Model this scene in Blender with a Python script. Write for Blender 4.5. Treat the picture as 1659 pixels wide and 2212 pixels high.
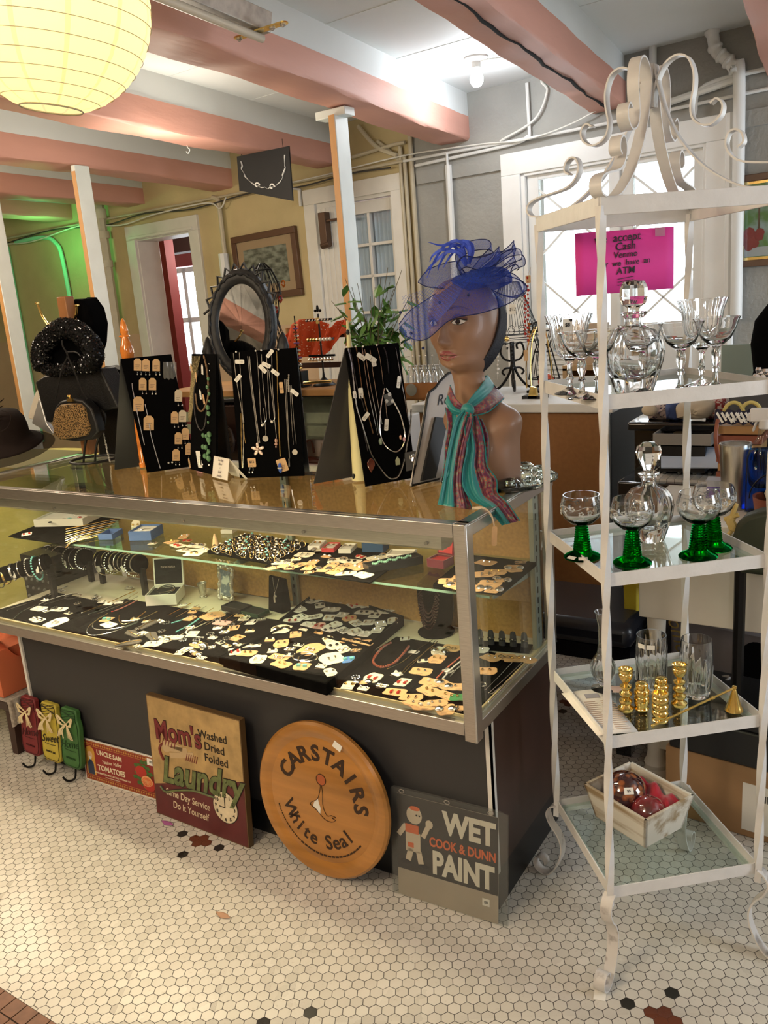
import bpy,bmesh,math,random
import numpy as np
from mathutils import Vector,Matrix,Euler
for _o in list(bpy.data.objects):bpy.data.objects.remove(_o)
S=bpy.context.scene;COL=S.collection
PI=math.pi;R_=math.radians
# ------------------------------------------------------------------ camera
IMW,IMH,FPX=1659,2212,1829.8
CAM=Vector((0.743,-1.469,1.416))
CR,CU,CF=Vector((0.85183,0.51822,-0.07662)),Vector((-0.0632,0.24739,0.96685)),Vector((-0.51999,0.8188,-0.24304))
CR.normalize();CF=(CF-CR*CF.dot(CR)).normalized();CU=CR.cross(CF)
cam=bpy.data.cameras.new('camera');camo=bpy.data.objects.new('camera',cam);COL.objects.link(camo)
camo.matrix_world=Matrix(((CR.x,CU.x,-CF.x,CAM.x),(CR.y,CU.y,-CF.y,CAM.y),(CR.z,CU.z,-CF.z,CAM.z),(0,0,0,1)))
cam.sensor_fit='HORIZONTAL';cam.sensor_width=36;cam.lens=36*FPX/IMW;cam.clip_start=.05
S.camera=camo
# ------------------------------------------------------------------ exposure, daylight, lamps
S.view_settings.view_transform='Standard';S.view_settings.look='None'
S.view_settings.gamma=1;S.view_settings.exposure=0.72;S.view_settings.use_curve_mapping=False
world=bpy.data.worlds.new('sky');S.world=world;world.use_nodes=True
bg=world.node_tree.nodes['Background'];bg.inputs[0].default_value=(0.86,0.94,1.0,1);bg.inputs[1].default_value=4.5
try:
 S.cycles.sample_clamp_indirect=4.0;S.cycles.caustics_reflective=False;S.cycles.caustics_refractive=False
 S.cycles.max_bounces=12;S.cycles.transparent_max_bounces=24
except Exception:pass
def light(name,kind,loc,power,color,size=.1,rot=None,sy=None,spot=None):
 l=bpy.data.lights.new(name,kind);l.energy=power;l.color=color
 if kind=='AREA':
  l.shape='RECTANGLE' if sy else 'DISK';l.size=size
  if sy:l.size_y=sy
 elif kind=='SPOT':l.spot_size=spot;l.spot_blend=.8;l.shadow_soft_size=size
 else:l.shadow_soft_size=size
 o=bpy.data.objects.new(name,l);COL.objects.link(o);o.location=loc
 if rot:o.rotation_euler=rot
 return o
WARM=(1.0,.84,.60);WHITE=(.93,.96,1.0)
# ceiling lamps of the shop behind and beside the photographer, the bulb by the grey wall
light('shop_lamp_light','POINT',(-.75,-2.1,2.12),50,WARM,.3)
light('shop_lamp_light','POINT',(-2.6,-1.2,2.15),27,WARM,.2)
light('shop_lamp_light','POINT',(1.6,-2.7,2.12),22,(1,.97,.93),.2)
light('shop_lamp_light','POINT',(-3.6,.9,2.1),17,WARM,.08)
light('shop_lamp_light','POINT',(-2.1,1.5,1.95),9,(1,.90,.74),.15)
light('green_lamp_light','POINT',(-5.0,3.0,2.02),3,(.15,1.0,.25),.05)
light('next_room_light','POINT',(-4.3,4.6,2.0),22,(1,.95,.88),.1)
# added cool daylight panels at the back and right walls, no windows built there
light('added_daylight','AREA',(1.55,2.62,1.45),34,(.84,.92,1),1.0,(R_(90),0,R_(5)),1.1)
light('added_daylight','AREA',(3.40,.6,1.45),26,(.84,.92,1),1.0,(R_(90),0,R_(90)),1.2)
# ------------------------------------------------------------------ picture -> place helpers
def ray(x,y):return CF+CR*((x-IMW/2)/FPX)-CU*((y-IMH/2)/FPX)
def atz(x,y,z):d=ray(x,y);return CAM+d*((z-CAM.z)/d.z)
def aty(x,y,Y):d=ray(x,y);return CAM+d*((Y-CAM.y)/d.y)
def atx(x,y,X):d=ray(x,y);return CAM+d*((X-CAM.x)/d.x)
def atd(x,y,D):return CAM+ray(x,y)*D
def atpl(x,y,P,n):d=ray(x,y);n=Vector(n);return CAM+d*((Vector(P)-CAM).dot(n)/d.dot(n))
WP=Vector((-.67,2.95,0));WD=Vector((math.cos(R_(-5)),math.sin(R_(-5)),0));WN=Vector((-WD.y,WD.x,0))
def wpt(s,off,z):return WP+WD*s-WN*off+Vector((0,0,z))
WM=Matrix(((WD.x,WN.x,0,WP.x),(WD.y,WN.y,0,WP.y),(0,0,1,0),(0,0,0,1)))
# ------------------------------------------------------------------ materials
MATS={}
def setin(n,k,v):
 if k in n.inputs:n.inputs[k].default_value=v
def mat(name,col=(.8,.8,.8),rough=.5,metal=0,spec=.5,var=0,vscale=20,bump=0,bscale=60,trans=0,ior=1.45,emis=0,ecol=None,col2=None,kind='noise',coat=0,sheen=0,sss=0,thr=(.4,.6),stretch=(1,1,1),coords='Object',detail=4):
 if name in MATS:return MATS[name]
 m=bpy.data.materials.new(name);m.use_nodes=True;nt=m.node_tree;b=nt.nodes['Principled BSDF']
 c=(*col,1);setin(b,'Base Color',c);setin(b,'Roughness',rough);setin(b,'Metallic',metal);setin(b,'Specular IOR Level',spec)
 setin(b,'Transmission Weight',trans);setin(b,'IOR',ior);setin(b,'Coat Weight',coat);setin(b,'Sheen Weight',sheen)
 if sss:setin(b,'Subsurface Weight',sss);setin(b,'Subsurface Radius',(.02,.01,.006));setin(b,'Subsurface Scale',1)
 if emis:setin(b,'Emission Color',(*(ecol or col),1));setin(b,'Emission Strength',emis)
 if var or bump or col2:
  tc=nt.nodes.new('ShaderNodeTexCoord');mp=nt.nodes.new('ShaderNodeMapping');mp.inputs['Scale'].default_value=stretch
  nt.links.new(tc.outputs[coords],mp.inputs['Vector'])
 def tex(scale,k='noise'):
  if k=='voronoi':
   t=nt.nodes.new('ShaderNodeTexVoronoi');t.inputs['Scale'].default_value=scale;out=t.outputs['Distance']
  elif k=='wave':
   t=nt.nodes.new('ShaderNodeTexWave');t.inputs['Scale'].default_value=scale;t.inputs['Distortion'].default_value=6;t.inputs['Detail'].default_value=3;out=t.outputs['Fac']
  else:
   t=nt.nodes.new('ShaderNodeTexNoise');t.inputs['Scale'].default_value=scale;t.inputs['Detail'].default_value=detail;out=t.outputs['Fac']
  nt.links.new(mp.outputs['Vector'],t.inputs['Vector']);return out
 if var or col2:
  o=tex(vscale,kind);rp=nt.nodes.new('ShaderNodeValToRGB');nt.links.new(o,rp.inputs[0])
  e=rp.color_ramp.elements
  e[0].position,e[1].position=thr if col2 else(.3,.7)
  if col2:e[0].color=(*col2,1);e[1].color=c
  else:
   e[0].color=(*[max(0,x*(1-var))for x in col],1);e[1].color=(*[min(1,x*(1+var))for x in col],1)
  nt.links.new(rp.outputs[0],b.inputs['Base Color'])
 if bump:
  o=tex(bscale);bp=nt.nodes.new('ShaderNodeBump');bp.inputs['Strength'].default_value=min(1,bump);bp.inputs['Distance'].default_value=.004*max(1,bump)
  nt.links.new(o,bp.inputs['Height']);nt.links.new(bp.outputs[0],b.inputs['Normal'])
 MATS[name]=m;return m
def glassy(name,col=(1,1,1),rough=0.0,ior=1.5):
 if name in MATS:return MATS[name]
 m=bpy.data.materials.new(name);m.use_nodes=True;nt=m.node_tree;nt.nodes.clear()
 o=nt.nodes.new('ShaderNodeOutputMaterial');g=nt.nodes.new('ShaderNodeBsdfGlass');g.inputs[0].default_value=(*col,1);g.inputs['Roughness'].default_value=rough;g.inputs['IOR'].default_value=ior
 nt.links.new(g.outputs[0],o.inputs[0]);MATS[name]=m;return m
def pane(name,tint=(.93,.97,.94),ior=1.5,rough=0.0,opac=0.0,ocol=(.8,.8,.8)):
 """thin flat glass: clear with Fresnel reflections"""
 if name in MATS:return MATS[name]
 m=bpy.data.materials.new(name);m.use_nodes=True;nt=m.node_tree;nt.nodes.clear()
 o=nt.nodes.new('ShaderNodeOutputMaterial');t=nt.nodes.new('ShaderNodeBsdfTransparent');t.inputs[0].default_value=(*tint,1)
 g=nt.nodes.new('ShaderNodeBsdfGlossy');g.inputs['Roughness'].default_value=rough
 f=nt.nodes.new('ShaderNodeFresnel');mx=nt.nodes.new('ShaderNodeMixShader')
 ge=nt.nodes.new('ShaderNodeNewGeometry');mr=nt.nodes.new('ShaderNodeMapRange');mr.inputs[3].default_value=ior;mr.inputs[4].default_value=1/ior
 nt.links.new(ge.outputs['Backfacing'],mr.inputs[0]);nt.links.new(mr.outputs[0],f.inputs[0])
 nt.links.new(f.outputs[0],mx.inputs[0]);nt.links.new(t.outputs[0],mx.inputs[1]);nt.links.new(g.outputs[0],mx.inputs[2])
 last=mx
 if opac:
  d=nt.nodes.new('ShaderNodeBsdfDiffuse');d.inputs[0].default_value=(*ocol,1);m2=nt.nodes.new('ShaderNodeMixShader');m2.inputs[0].default_value=opac
  nt.links.new(mx.outputs[0],m2.inputs[1]);nt.links.new(d.outputs[0],m2.inputs[2]);last=m2
 nt.links.new(last.outputs[0],o.inputs[0]);MATS[name]=m;return m
def sheer(name,col,opac,scale=900):
 """open weave fabric: part of it is thread, part is gap"""
 if name in MATS:return MATS[name]
 m=bpy.data.materials.new(name);m.use_nodes=True;nt=m.node_tree;nt.nodes.clear()
 o=nt.nodes.new('ShaderNodeOutputMaterial');t=nt.nodes.new('ShaderNodeBsdfTransparent');d=nt.nodes.new('ShaderNodeBsdfDiffuse');d.inputs[0].default_value=(*col,1)
 tr=nt.nodes.new('ShaderNodeBsdfTranslucent');tr.inputs[0].default_value=(*col,1);a=nt.nodes.new('ShaderNodeMixShader');a.inputs[0].default_value=.4
 nt.links.new(d.outputs[0],a.inputs[1]);nt.links.new(tr.outputs[0],a.inputs[2])
 n=nt.nodes.new('ShaderNodeTexNoise');n.inputs['Scale'].default_value=scale;tc=nt.nodes.new('ShaderNodeTexCoord');nt.links.new(tc.outputs['Object'],n.inputs['Vector'])
 mr=nt.nodes.new('ShaderNodeMapRange');mr.inputs[1].default_value=.35;mr.inputs[2].default_value=.65;mr.inputs[3].default_value=max(0,opac-.15);mr.inputs[4].default_value=min(1,opac+.15)
 nt.links.new(n.outputs['Fac'],mr.inputs[0]);mx=nt.nodes.new('ShaderNodeMixShader');nt.links.new(mr.outputs[0],mx.inputs[0])
 nt.links.new(t.outputs[0],mx.inputs[1]);nt.links.new(a.outputs[0],mx.inputs[2]);nt.links.new(mx.outputs[0],o.inputs[0]);MATS[name]=m;return m
 # ------------------------------------------------------------------ mesh builder
class MB:
 def __init__(s):s.v=[];s.f=[];s.mi=[];s.uv={};s.M=Matrix.Identity(4);s.m=0
 def _add(s,vs,fs):
  n=len(s.v);M=s.M
  s.v+=[tuple(M@Vector(p))for p in vs]
  s.f+=[tuple(i+n for i in f)for f in fs];s.mi+=[s.m]*len(fs);return n
 def box(s,c,d,rz=0,rx=0,ry=0):
  x,y,z=d[0]/2,d[1]/2,d[2]/2;E=Euler((rx,ry,rz)).to_matrix();c=Vector(c)
  vs=[c+E@Vector((a*x,b*y,e*z))for e in(-1,1)for a,b in((-1,-1),(1,-1),(1,1),(-1,1))]
  s._add(vs,[(3,2,1,0),(4,5,6,7),(0,1,5,4),(1,2,6,5),(2,3,7,6),(3,0,4,7)]);return s
 def bb(s,a,b):return s.box([(a[i]+b[i])/2 for i in range(3)],[abs(b[i]-a[i])for i in range(3)])
 def hexa(s,p):s._add(p,[(3,2,1,0),(4,5,6,7),(0,1,5,4),(1,2,6,5),(2,3,7,6),(3,0,4,7)]);return s
 def tube(s,pts,r,seg=8,closed=False,cap=True,twist=0,flat=1.0,up=None):
  P=[Vector(p)for p in pts];n=len(P)
  if n<2:return s
  rr=r if isinstance(r,(list,tuple))else[r]*n
  T=[]
  for i in range(n):
   a=P[(i-1)%n]if(closed or i>0)else P[i];b=P[(i+1)%n]if(closed or i<n-1)else P[i]
   t=(b-a);T.append(t.normalized()if t.length>1e-9 else Vector((0,0,1)))
  u=Vector(up)if up else(Vector((0,0,1))if abs(T[0].z)<.9 else Vector((1,0,0)))
  vs=[]
  for i in range(n):
   u=(u-T[i]*u.dot(T[i]));
   if u.length<1e-6:u=T[i].orthogonal()
   u.normalize();w=T[i].cross(u)
   for k in range(seg):
    a=2*PI*k/seg+twist*i+(PI/4 if seg==4 else 0)
    vs.append(P[i]+(u*math.cos(a)*flat+w*math.sin(a))*rr[i])
  fs=[]
  for i in range(n if closed else n-1):
   j=(i+1)%n
   for k in range(seg):
    l=(k+1)%seg;fs.append((i*seg+k,i*seg+l,j*seg+l,j*seg+k))
  if cap and not closed:fs.append(tuple(range(seg-1,-1,-1)));fs.append(tuple(range((n-1)*seg,n*seg)))
  s._add(vs,fs);return s
 def cyl(s,a,b,r,r2=None,seg=16):return s.tube([a,b],[r,r if r2 is None else r2],seg)
 def lathe(s,prof,c=(0,0,0),seg=24,sc=(1,1),flute=None,rot=None):
  c=Vector(c);n=len(prof);vs=[];fs=[]
  for i,(r,z)in enumerate(prof):
   for k in range(seg):
    a=2*PI*k/seg;q=r
    if flute and flute[0]<=i<=flute[1]:q=r*(1+flute[3]*math.cos(a*flute[2]))
    p=Vector((q*math.cos(a)*sc[0],q*math.sin(a)*sc[1],z))
    if rot:p=rot@p
    vs.append(c+p)
  for i in range(n-1):
   for k in range(seg):
    l=(k+1)%seg;fs.append((i*seg+k,i*seg+l,(i+1)*seg+l,(i+1)*seg+k))
  if prof[0][0]>1e-5:fs.append(tuple(range(seg-1,-1,-1)))
  if prof[-1][0]>1e-5:fs.append(tuple(range((n-1)*seg,n*seg)))
  s._add(vs,fs);return s
 def ball(s,c,r,seg=12,sc=(1,1,1)):
  n=max(4,seg//2);pr=[(math.sin(PI*i/n)*r,-math.cos(PI*i/n)*r*sc[2])for i in range(n+1)]
  pr[0]=(0,pr[0][1]);pr[-1]=(0,pr[-1][1]);return s.lathe(pr,c,seg,sc[:2])
 def torus(s,c,R,r,seg=24,rs=6,M=None,sc=(1,1)):
  c=Vector(c);pts=[]
  for k in range(seg):
   a=2*PI*k/seg;p=Vector((R*math.cos(a)*sc[0],R*math.sin(a)*sc[1],0))
   pts.append(c+(M@p if M else p))
  return s.tube(pts,r,rs,closed=True)
 def prism(s,poly,z0,z1,M=None):
  n=len(poly);vs=[Vector((p[0],p[1],z))for z in(z0,z1)for p in poly]
  if M:vs=[M@v for v in vs]
  fs=[tuple(range(n-1,-1,-1)),tuple(range(n,2*n))]+[(i,(i+1)%n,(i+1)%n+n,i+n)for i in range(n)]
  s._add(vs,fs);return s
 def grid(s,fn,nu,nv,closeu=False,thick=0):
  vs=[fn(i/(nu if closeu else nu-1),j/(nv-1))for j in range(nv)for i in range(nu)]
  fs=[];uvs=[]
  mu=nu if closeu else nu-1
  base=len(s.f)
  for j in range(nv-1):
   for i in range(mu):
    k=(i+1)%nu;fs.append((j*nu+i,j*nu+k,(j+1)*nu+k,(j+1)*nu+i))
    U0,U1,V0,V1=i/mu,(i+1)/mu,j/(nv-1),(j+1)/(nv-1);uvs.append(((U0,V0),(U1,V0),(U1,V1),(U0,V1)))
  s._add(vs,fs)
  for q,u in enumerate(uvs):s.uv[base+q]=u
  return s
 def ribbon(s,pts,w,th,side):
  """flat bar bent along pts, width w along the fixed direction side"""
  P=[Vector(p)for p in pts];sd=Vector(side).normalized();n=len(P);vs=[]
  for i in range(n):
   t=(P[min(i+1,n-1)]-P[max(i-1,0)]).normalized();nn=t.cross(sd).normalized()
   for a,b in((-1,-1),(1,-1),(1,1),(-1,1)):vs.append(P[i]+sd*(a*w/2)+nn*(b*th/2))
  fs=[(3,2,1,0),tuple(range((n-1)*4,n*4))]
  for i in range(n-1):
   for k in range(4):l=(k+1)%4;fs.append((i*4+k,i*4+l,(i+1)*4+l,(i+1)*4+k))
  s._add(vs,fs);return s
 def text(s,body,size,M,ext=.0004,shear=0,bold=0,align='CENTER',sx=1.0,spacing=1.0):
  vs,fs=text_data(body,ext,shear,bold,align,spacing)
  s._add([M@Vector((v[0]*size*sx,v[1]*size,v[2]))for v in vs],fs);return s
 def mesh(s,name,mats,sharp=38):
  me=bpy.data.meshes.new(name);me.from_pydata(s.v,[],s.f)
  for m in(mats if isinstance(mats,(list,tuple))else[mats]):me.materials.append(m)
  if any(s.mi):me.polygons.foreach_set('material_index',s.mi)
  if s.uv:
   l=me.uv_layers.new(name='UVMap')
   for p in me.polygons:
    u=s.uv.get(p.index)
    if u:
     for q,li in enumerate(p.loop_indices):l.data[li].uv=u[q]
  me.polygons.foreach_set('use_smooth',[True]*len(me.polygons))
  try:me.set_sharp_from_angle(angle=R_(sharp))
  except Exception:pass
  me.update();return me
_TX={}
def text_data(body,ext,shear,bold,align,spacing):
 k=(body,ext,shear,bold,align,spacing)
 if k in _TX:return _TX[k]
 cu=bpy.data.curves.new('t','FONT');cu.body=body;cu.size=1;cu.extrude=ext;cu.shear=shear;cu.offset=bold;cu.align_x=align;cu.align_y='CENTER';cu.space_character=spacing;cu.resolution_u=3
 o=bpy.data.objects.new('t',cu);COL.objects.link(o);bpy.context.view_layer.update()
 dg=bpy.context.evaluated_depsgraph_get();me=bpy.data.meshes.new_from_object(o.evaluated_get(dg))
 r=([tuple(v.co)for v in me.vertices],[tuple(p.vertices)for p in me.polygons])
 bpy.data.objects.remove(o);bpy.data.curves.remove(cu);bpy.data.meshes.remove(me);_TX[k]=r;return r
 # ------------------------------------------------------------------ things and parts
ROOTBASE={}
def tag(o,label=None,cat=None,group=None,kind=None):
 if label:o['label']=label
 if cat:o['category']=cat
 if group:o['group']=group
 if kind:o['kind']=kind
 return o
def thing(name,label,cat,loc=(0,0,0),rz=0,group=None,world=False,rot=None):
 """an Empty at the thing's base; world=True: its parts are built in world coordinates"""
 o=bpy.data.objects.new(name,None);COL.objects.link(o);o.empty_display_size=.05;o.location=loc
 o.rotation_euler=rot if rot else(0,0,rz)
 ROOTBASE[o.name]=Matrix.Translation(-Vector(loc))if world else None
 return tag(o,label,cat,group)
def part(name,mb,mats,parent=None,bevel=0,sub=0,label=None,solid=0,sharp=38,kind=None):
 me=mb.mesh(name,mats,sharp);o=bpy.data.objects.new(name,me);COL.objects.link(o)
 if parent is not None:
  o.parent=parent;inv=ROOTBASE.get(parent.name)
  if inv:o.matrix_parent_inverse=inv
 if solid:m=o.modifiers.new('s','SOLIDIFY');m.thickness=solid;m.offset=0
 if bevel:m=o.modifiers.new('b','BEVEL');m.width=bevel;m.segments=2;m.limit_method='ANGLE';m.angle_limit=R_(50)
 if sub:m=o.modifiers.new('u','SUBSURF');m.levels=sub;m.render_levels=sub
 if label:o['label']=label
 if kind:o['kind']=kind
 return o
def single(name,mb,mats,label,cat,group=None,kind=None,**k):
 return tag(part(name,mb,mats,None,**k),label,cat,group,kind)
def struct(name,mb,mats,parent=None,**k):
 o=part(name,mb,mats,parent,**k)
 if parent is None:o['kind']='structure'
 return o
def dup(root,loc,rz=None,label=None,group=None,rot=None):
 r=root.copy();COL.objects.link(r);r.location=loc
 if rz is not None:r.rotation_euler=(0,0,rz)
 if rot is not None:r.rotation_euler=rot
 if label:r['label']=label
 if group:r['group']=group
 for ch in list(root.children):
  c=ch.copy();COL.objects.link(c);c.parent=r
  for g in list(ch.children):
   d=g.copy();COL.objects.link(d);d.parent=c
 return r
def frame_from(o,xdir,up):
 """matrix with origin o, x along xdir, y as near up as possible, z = x cross y (out of the face)"""
 x=Vector(xdir).normalized();u=Vector(up);y=(u-x*u.dot(x)).normalized();z=x.cross(y);o=Vector(o)
 return Matrix(((x.x,y.x,z.x,o.x),(x.y,y.y,z.y,o.y),(x.z,y.z,z.z,o.z),(0,0,0,1)))
def lerp(a,b,t):return a+(b-a)*t
def smooth_path(pts,n=8):
 """Catmull-Rom through pts"""
 P=[Vector(p)for p in pts];P=[P[0]*2-P[1]]+P+[P[-1]*2-P[-2]];out=[]
 for i in range(1,len(P)-2):
  a,b,c,d=P[i-1:i+3]
  for k in range(n):
   t=k/n;out.append(.5*((2*b)+(c-a)*t+(2*a-5*b+4*c-d)*t*t+(3*b-a-3*c+d)*t**3))
 out.append(P[-2]);return out
def rounded(w,h,r,n=4):
 o=[]
 for cx,cy,a0 in((w/2-r,h/2-r,0),(-w/2+r,h/2-r,90),(-w/2+r,-h/2+r,180),(w/2-r,-h/2+r,270)):
  for k in range(n+1):a=R_(a0+90*k/n);o.append((cx+r*math.cos(a),cy+r*math.sin(a)))
 return o
 # common materials
M_white=mat('white_paint',(.80,.80,.78),.5,var=.04,vscale=6,bump=.25,bscale=30)
M_alu=mat('brushed_aluminium',(.62,.60,.57),.32,1,var=.12,vscale=30,stretch=(1,30,30))
M_black=mat('black_velvet',(.0022,.0022,.0026),.95,spec=.05)
M_blackplastic=mat('black_plastic',(.012,.012,.013),.35)
M_grey_board=mat('dark_grey_board',(.035,.034,.036),.45)
M_silver=mat('silver',(.85,.84,.82),.18,1)
M_gold=mat('gold_metal',(.90,.62,.22),.2,1)
M_brass=mat('brass',(.83,.60,.20),.16,1,var=.15,vscale=40)
M_paper=mat('white_card',(.82,.80,.74),.7)
M_kraft=mat('kraft_card',(.62,.40,.21),.75,var=.08,vscale=60)
M_ink=mat('ink',(.02,.02,.025),.6)
M_caseglass=pane('case_glass',(.97,.99,.97))
M_crystal=glassy('crystal_glass',(1,1,1),0,1.52)
M_iron=mat('black_iron',(.012,.011,.011),.42,.6)
# ================================================================== the setting
def hexfloor():
 m=bpy.data.materials.new('hex_tile_floor');m.use_nodes=True;nt=m.node_tree;b=nt.nodes['Principled BSDF']
 def val(x):
  return x
 def op(o,a,c=None,d=None):
  n=nt.nodes.new('ShaderNodeMath');n.operation=o
  for i,x in enumerate((a,c,d)):
   if x is None:continue
   if isinstance(x,(int,float)):n.inputs[i].default_value=x
   else:nt.links.new(x,n.inputs[i])
  return n.outputs[0]
 add=lambda a,c:op('ADD',a,c);sub=lambda a,c:op('SUBTRACT',a,c);mul=lambda a,c:op('MULTIPLY',a,c);ab=lambda a:op('ABSOLUTE',a)
 tc=nt.nodes.new('ShaderNodeTexCoord');sp=nt.nodes.new('ShaderNodeSeparateXYZ');nt.links.new(tc.outputs['Object'],sp.inputs[0])
 T=.027;an=R_(28.84);c,s=math.cos(an),math.sin(an)
 x0=sub(sp.outputs[0],-.2329);y0=sub(sp.outputs[1],-.36819)
 X=mul(add(mul(x0,c),mul(y0,s)),1/T);Y=mul(sub(mul(y0,c),mul(x0,s)),1/T)
 H=math.sqrt(3)
 def wrap(v,p):return sub(v,mul(op('FLOOR',add(mul(v,1/p),.5)),p))
 ax,ay=wrap(X,1.0),wrap(Y,H)
 bx,by=wrap(sub(X,.5),1.0),wrap(sub(Y,H/2),H)
 da=add(mul(ax,ax),mul(ay,ay));db=add(mul(bx,bx),mul(by,by))
 sel=op('LESS_THAN',da,db)
 gx=add(mul(sel,ax),mul(sub(1,sel),bx));gy=add(mul(sel,ay),mul(sub(1,sel),by))
 dist=op('MAXIMUM',ab(gx),add(mul(ab(gx),.5),mul(ab(gy),H/2)))
 cx,cy=sub(X,gx),sub(Y,gy)
 # slight wobble of the joints
 nz=nt.nodes.new('ShaderNodeTexNoise');nz.inputs['Scale'].default_value=22;nt.links.new(tc.outputs['Object'],nz.inputs['Vector'])
 gw=add(.450,mul(nz.outputs['Fac'],.022))
 mr=nt.nodes.new('ShaderNodeMapRange');mr.interpolation_type='SMOOTHSTEP'
 nt.links.new(dist,mr.inputs[0]);nt.links.new(gw,mr.inputs[1]);nt.links.new(add(gw,.028),mr.inputs[2])
 grout=mr.outputs[0]
 # rosettes on their own coarse lattice
 v1=(27.5,.8660254);v2=(-13.0,28*.8660254);det=v1[0]*v2[1]-v1[1]*v2[0]
 C0=(-14.25,25.5*.8660254);rx,ry=sub(cx,C0[0]),sub(cy,C0[1])
 ra=mul(sub(mul(rx,v2[1]),mul(ry,v2[0])),1/det);rb=mul(sub(mul(ry,v1[0]),mul(rx,v1[1])),1/det)
 fa=sub(ra,op('FLOOR',add(ra,.5)));fb=sub(rb,op('FLOOR',add(rb,.5)))
 px=add(mul(fa,v1[0]),mul(fb,v2[0]));py=add(mul(fa,v1[1]),mul(fb,v2[1]))
 def near(lst):
  acc=None
  for qx,qj in lst:
   d=add(ab(sub(px,qx)),ab(sub(py,qj*.8660254)));k=op('LESS_THAN',d,.3);acc=k if acc is None else op('MAXIMUM',acc,k)
  return acc
 red=near([(-.75,.5),(.25,.5),(-.25,-.5),(.75,-.5)])
 blk=near([(-2.25,1.5),(1.25,2.5),(2.25,-1.5),(-1.25,-2.5)])
 wn=nt.nodes.new('ShaderNodeTexWhiteNoise');wn.noise_dimensions='3D';cb=nt.nodes.new('ShaderNodeCombineXYZ');nt.links.new(add(cx,.013),cb.inputs[0]);nt.links.new(cy,cb.inputs[1]);nt.links.new(cb.outputs[0],wn.inputs['Vector'])
 def mixc(f,a,c_):
  n=nt.nodes.new('ShaderNodeMix');n.data_type='RGBA'
  if isinstance(f,(int,float)):n.inputs[0].default_value=f
  else:nt.links.new(f,n.inputs[0])
  for i,x in((6,a),(7,c_)):
   if isinstance(x,tuple):n.inputs[i].default_value=(*x,1)
   else:nt.links.new(x,n.inputs[i])
  return n.outputs[2]
 n2=nt.nodes.new('ShaderNodeTexNoise');n2.inputs['Scale'].default_value=3.5;n2.inputs['Detail'].default_value=6;nt.links.new(tc.outputs['Object'],n2.inputs['Vector'])
 n3=nt.nodes.new('ShaderNodeTexNoise');n3.inputs['Scale'].default_value=90;n3.inputs['Detail'].default_value=4;nt.links.new(tc.outputs['Object'],n3.inputs['Vector'])
 tile=mixc(wn.outputs['Value'],(.56,.53,.47),(.66,.63,.57))
 d2=nt.nodes.new('ShaderNodeMapRange');d2.inputs[1].default_value=.5;d2.inputs[2].default_value=.72;nt.links.new(n2.outputs['Fac'],d2.inputs[0]);d2.inputs[4].default_value=.45
 tile=mixc(d2.outputs[0],tile,(.46,.42,.36))
 d3=nt.nodes.new('ShaderNodeMapRange');d3.inputs[1].default_value=.62;d3.inputs[2].default_value=.75;nt.links.new(n3.outputs['Fac'],d3.inputs[0]);d3.inputs[4].default_value=.5
 tile=mixc(d3.outputs[0],tile,(.42,.37,.30))
 tile=mixc(red,tile,(.13,.035,.015));tile=mixc(blk,tile,(.022,.020,.018))
 colr=mixc(grout,tile,mixc(red,(.030,.024,.018),(.10,.03,.015)))
 nt.links.new(colr,b.inputs['Base Color'])
 nt.links.new(add(.20,add(mul(grout,.5),mul(n2.outputs['Fac'],.16))),b.inputs['Roughness'])
 bp=nt.nodes.new('ShaderNodeBump');bp.inputs['Strength'].default_value=.5;bp.inputs['Distance'].default_value=.0012
 nt.links.new(sub(mul(wn.outputs['Value'],.25),grout),bp.inputs['Height']);nt.links.new(bp.outputs[0],b.inputs['Normal'])
 return m
mb=MB();mb.box((-2,0,-.05),(11.4,13,.1));struct('floor',mb,hexfloor())
# brown square-tile border at the lower left
bA,bB=atz(0,2133,0),atz(122,2212,0)
bd=(bB-bA).normalized();bn=Vector((bd.y,-bd.x,0))
if bn.dot(CAM-bA)<0:bn=-bn
bm_=Matrix(((bd.x,bn.x,0,bA.x),(bd.y,bn.y,0,bA.y),(0,0,1,0),(0,0,0,1)))
M_btile=mat('brown_square_tile',(.17,.07,.035),.35,var=.25,vscale=30);M_btile2=mat('tan_square_tile',(.34,.19,.09),.35,var=.2,vscale=30);M_grout=mat('dark_grout',(.03,.022,.016),.8)
mb=MB();mb.M=bm_;mb.m=2;mb.bb((-2.6,0,0),(1.4,.34,.0012))
for r in range(8):
 for k in range(98):
  mb.m=1 if r in(2,3,4)and(k+r)%2 else 0
  if r<2:mb.m=0
  if r%1==0:mb.bb((-2.6+k*.041,.002+r*.042,.0012),(-2.6+k*.041+.038,.002+r*.042+.039,.003))
struct('trim_1',mb,[M_btile,M_btile2,M_grout])
ZC=2.445
M_ceil=mat('ceiling_plaster',(.74,.77,.77),.7,var=.05,vscale=1.5,bump=.3,bscale=14)
M_yel=mat('ochre_plaster',(.54,.44,.24),.65,var=.14,vscale=2.2,bump=.6,bscale=34)
M_yel2=mat('tan_plaster',(.55,.40,.27),.65,var=.10,vscale=3,bump=.6,bscale=34)
M_gry=mat('grey_stucco',(.33,.325,.30),.75,var=.08,vscale=4,bump=1.0,bscale=46)
M_off=mat('offwhite_paint',(.70,.68,.64),.42,var=.05,vscale=9,bump=.15,bscale=25)
M_pink=mat('salmon_beam_paint',(.64,.33,.26),.6,var=.10,vscale=5,bump=1.5,bscale=13,stretch=(1,.18,1),detail=6)
M_tanp=mat('shop_side_wall',(.50,.42,.30),.7)
mb=MB();mb.box((-2,-.5,ZC+.05),(11.4,12,.1))
for k in range(9):mb.box((-2,2.2-k*.62,ZC-.0006),(11,.004,.002),rz=R_(-5))
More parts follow.
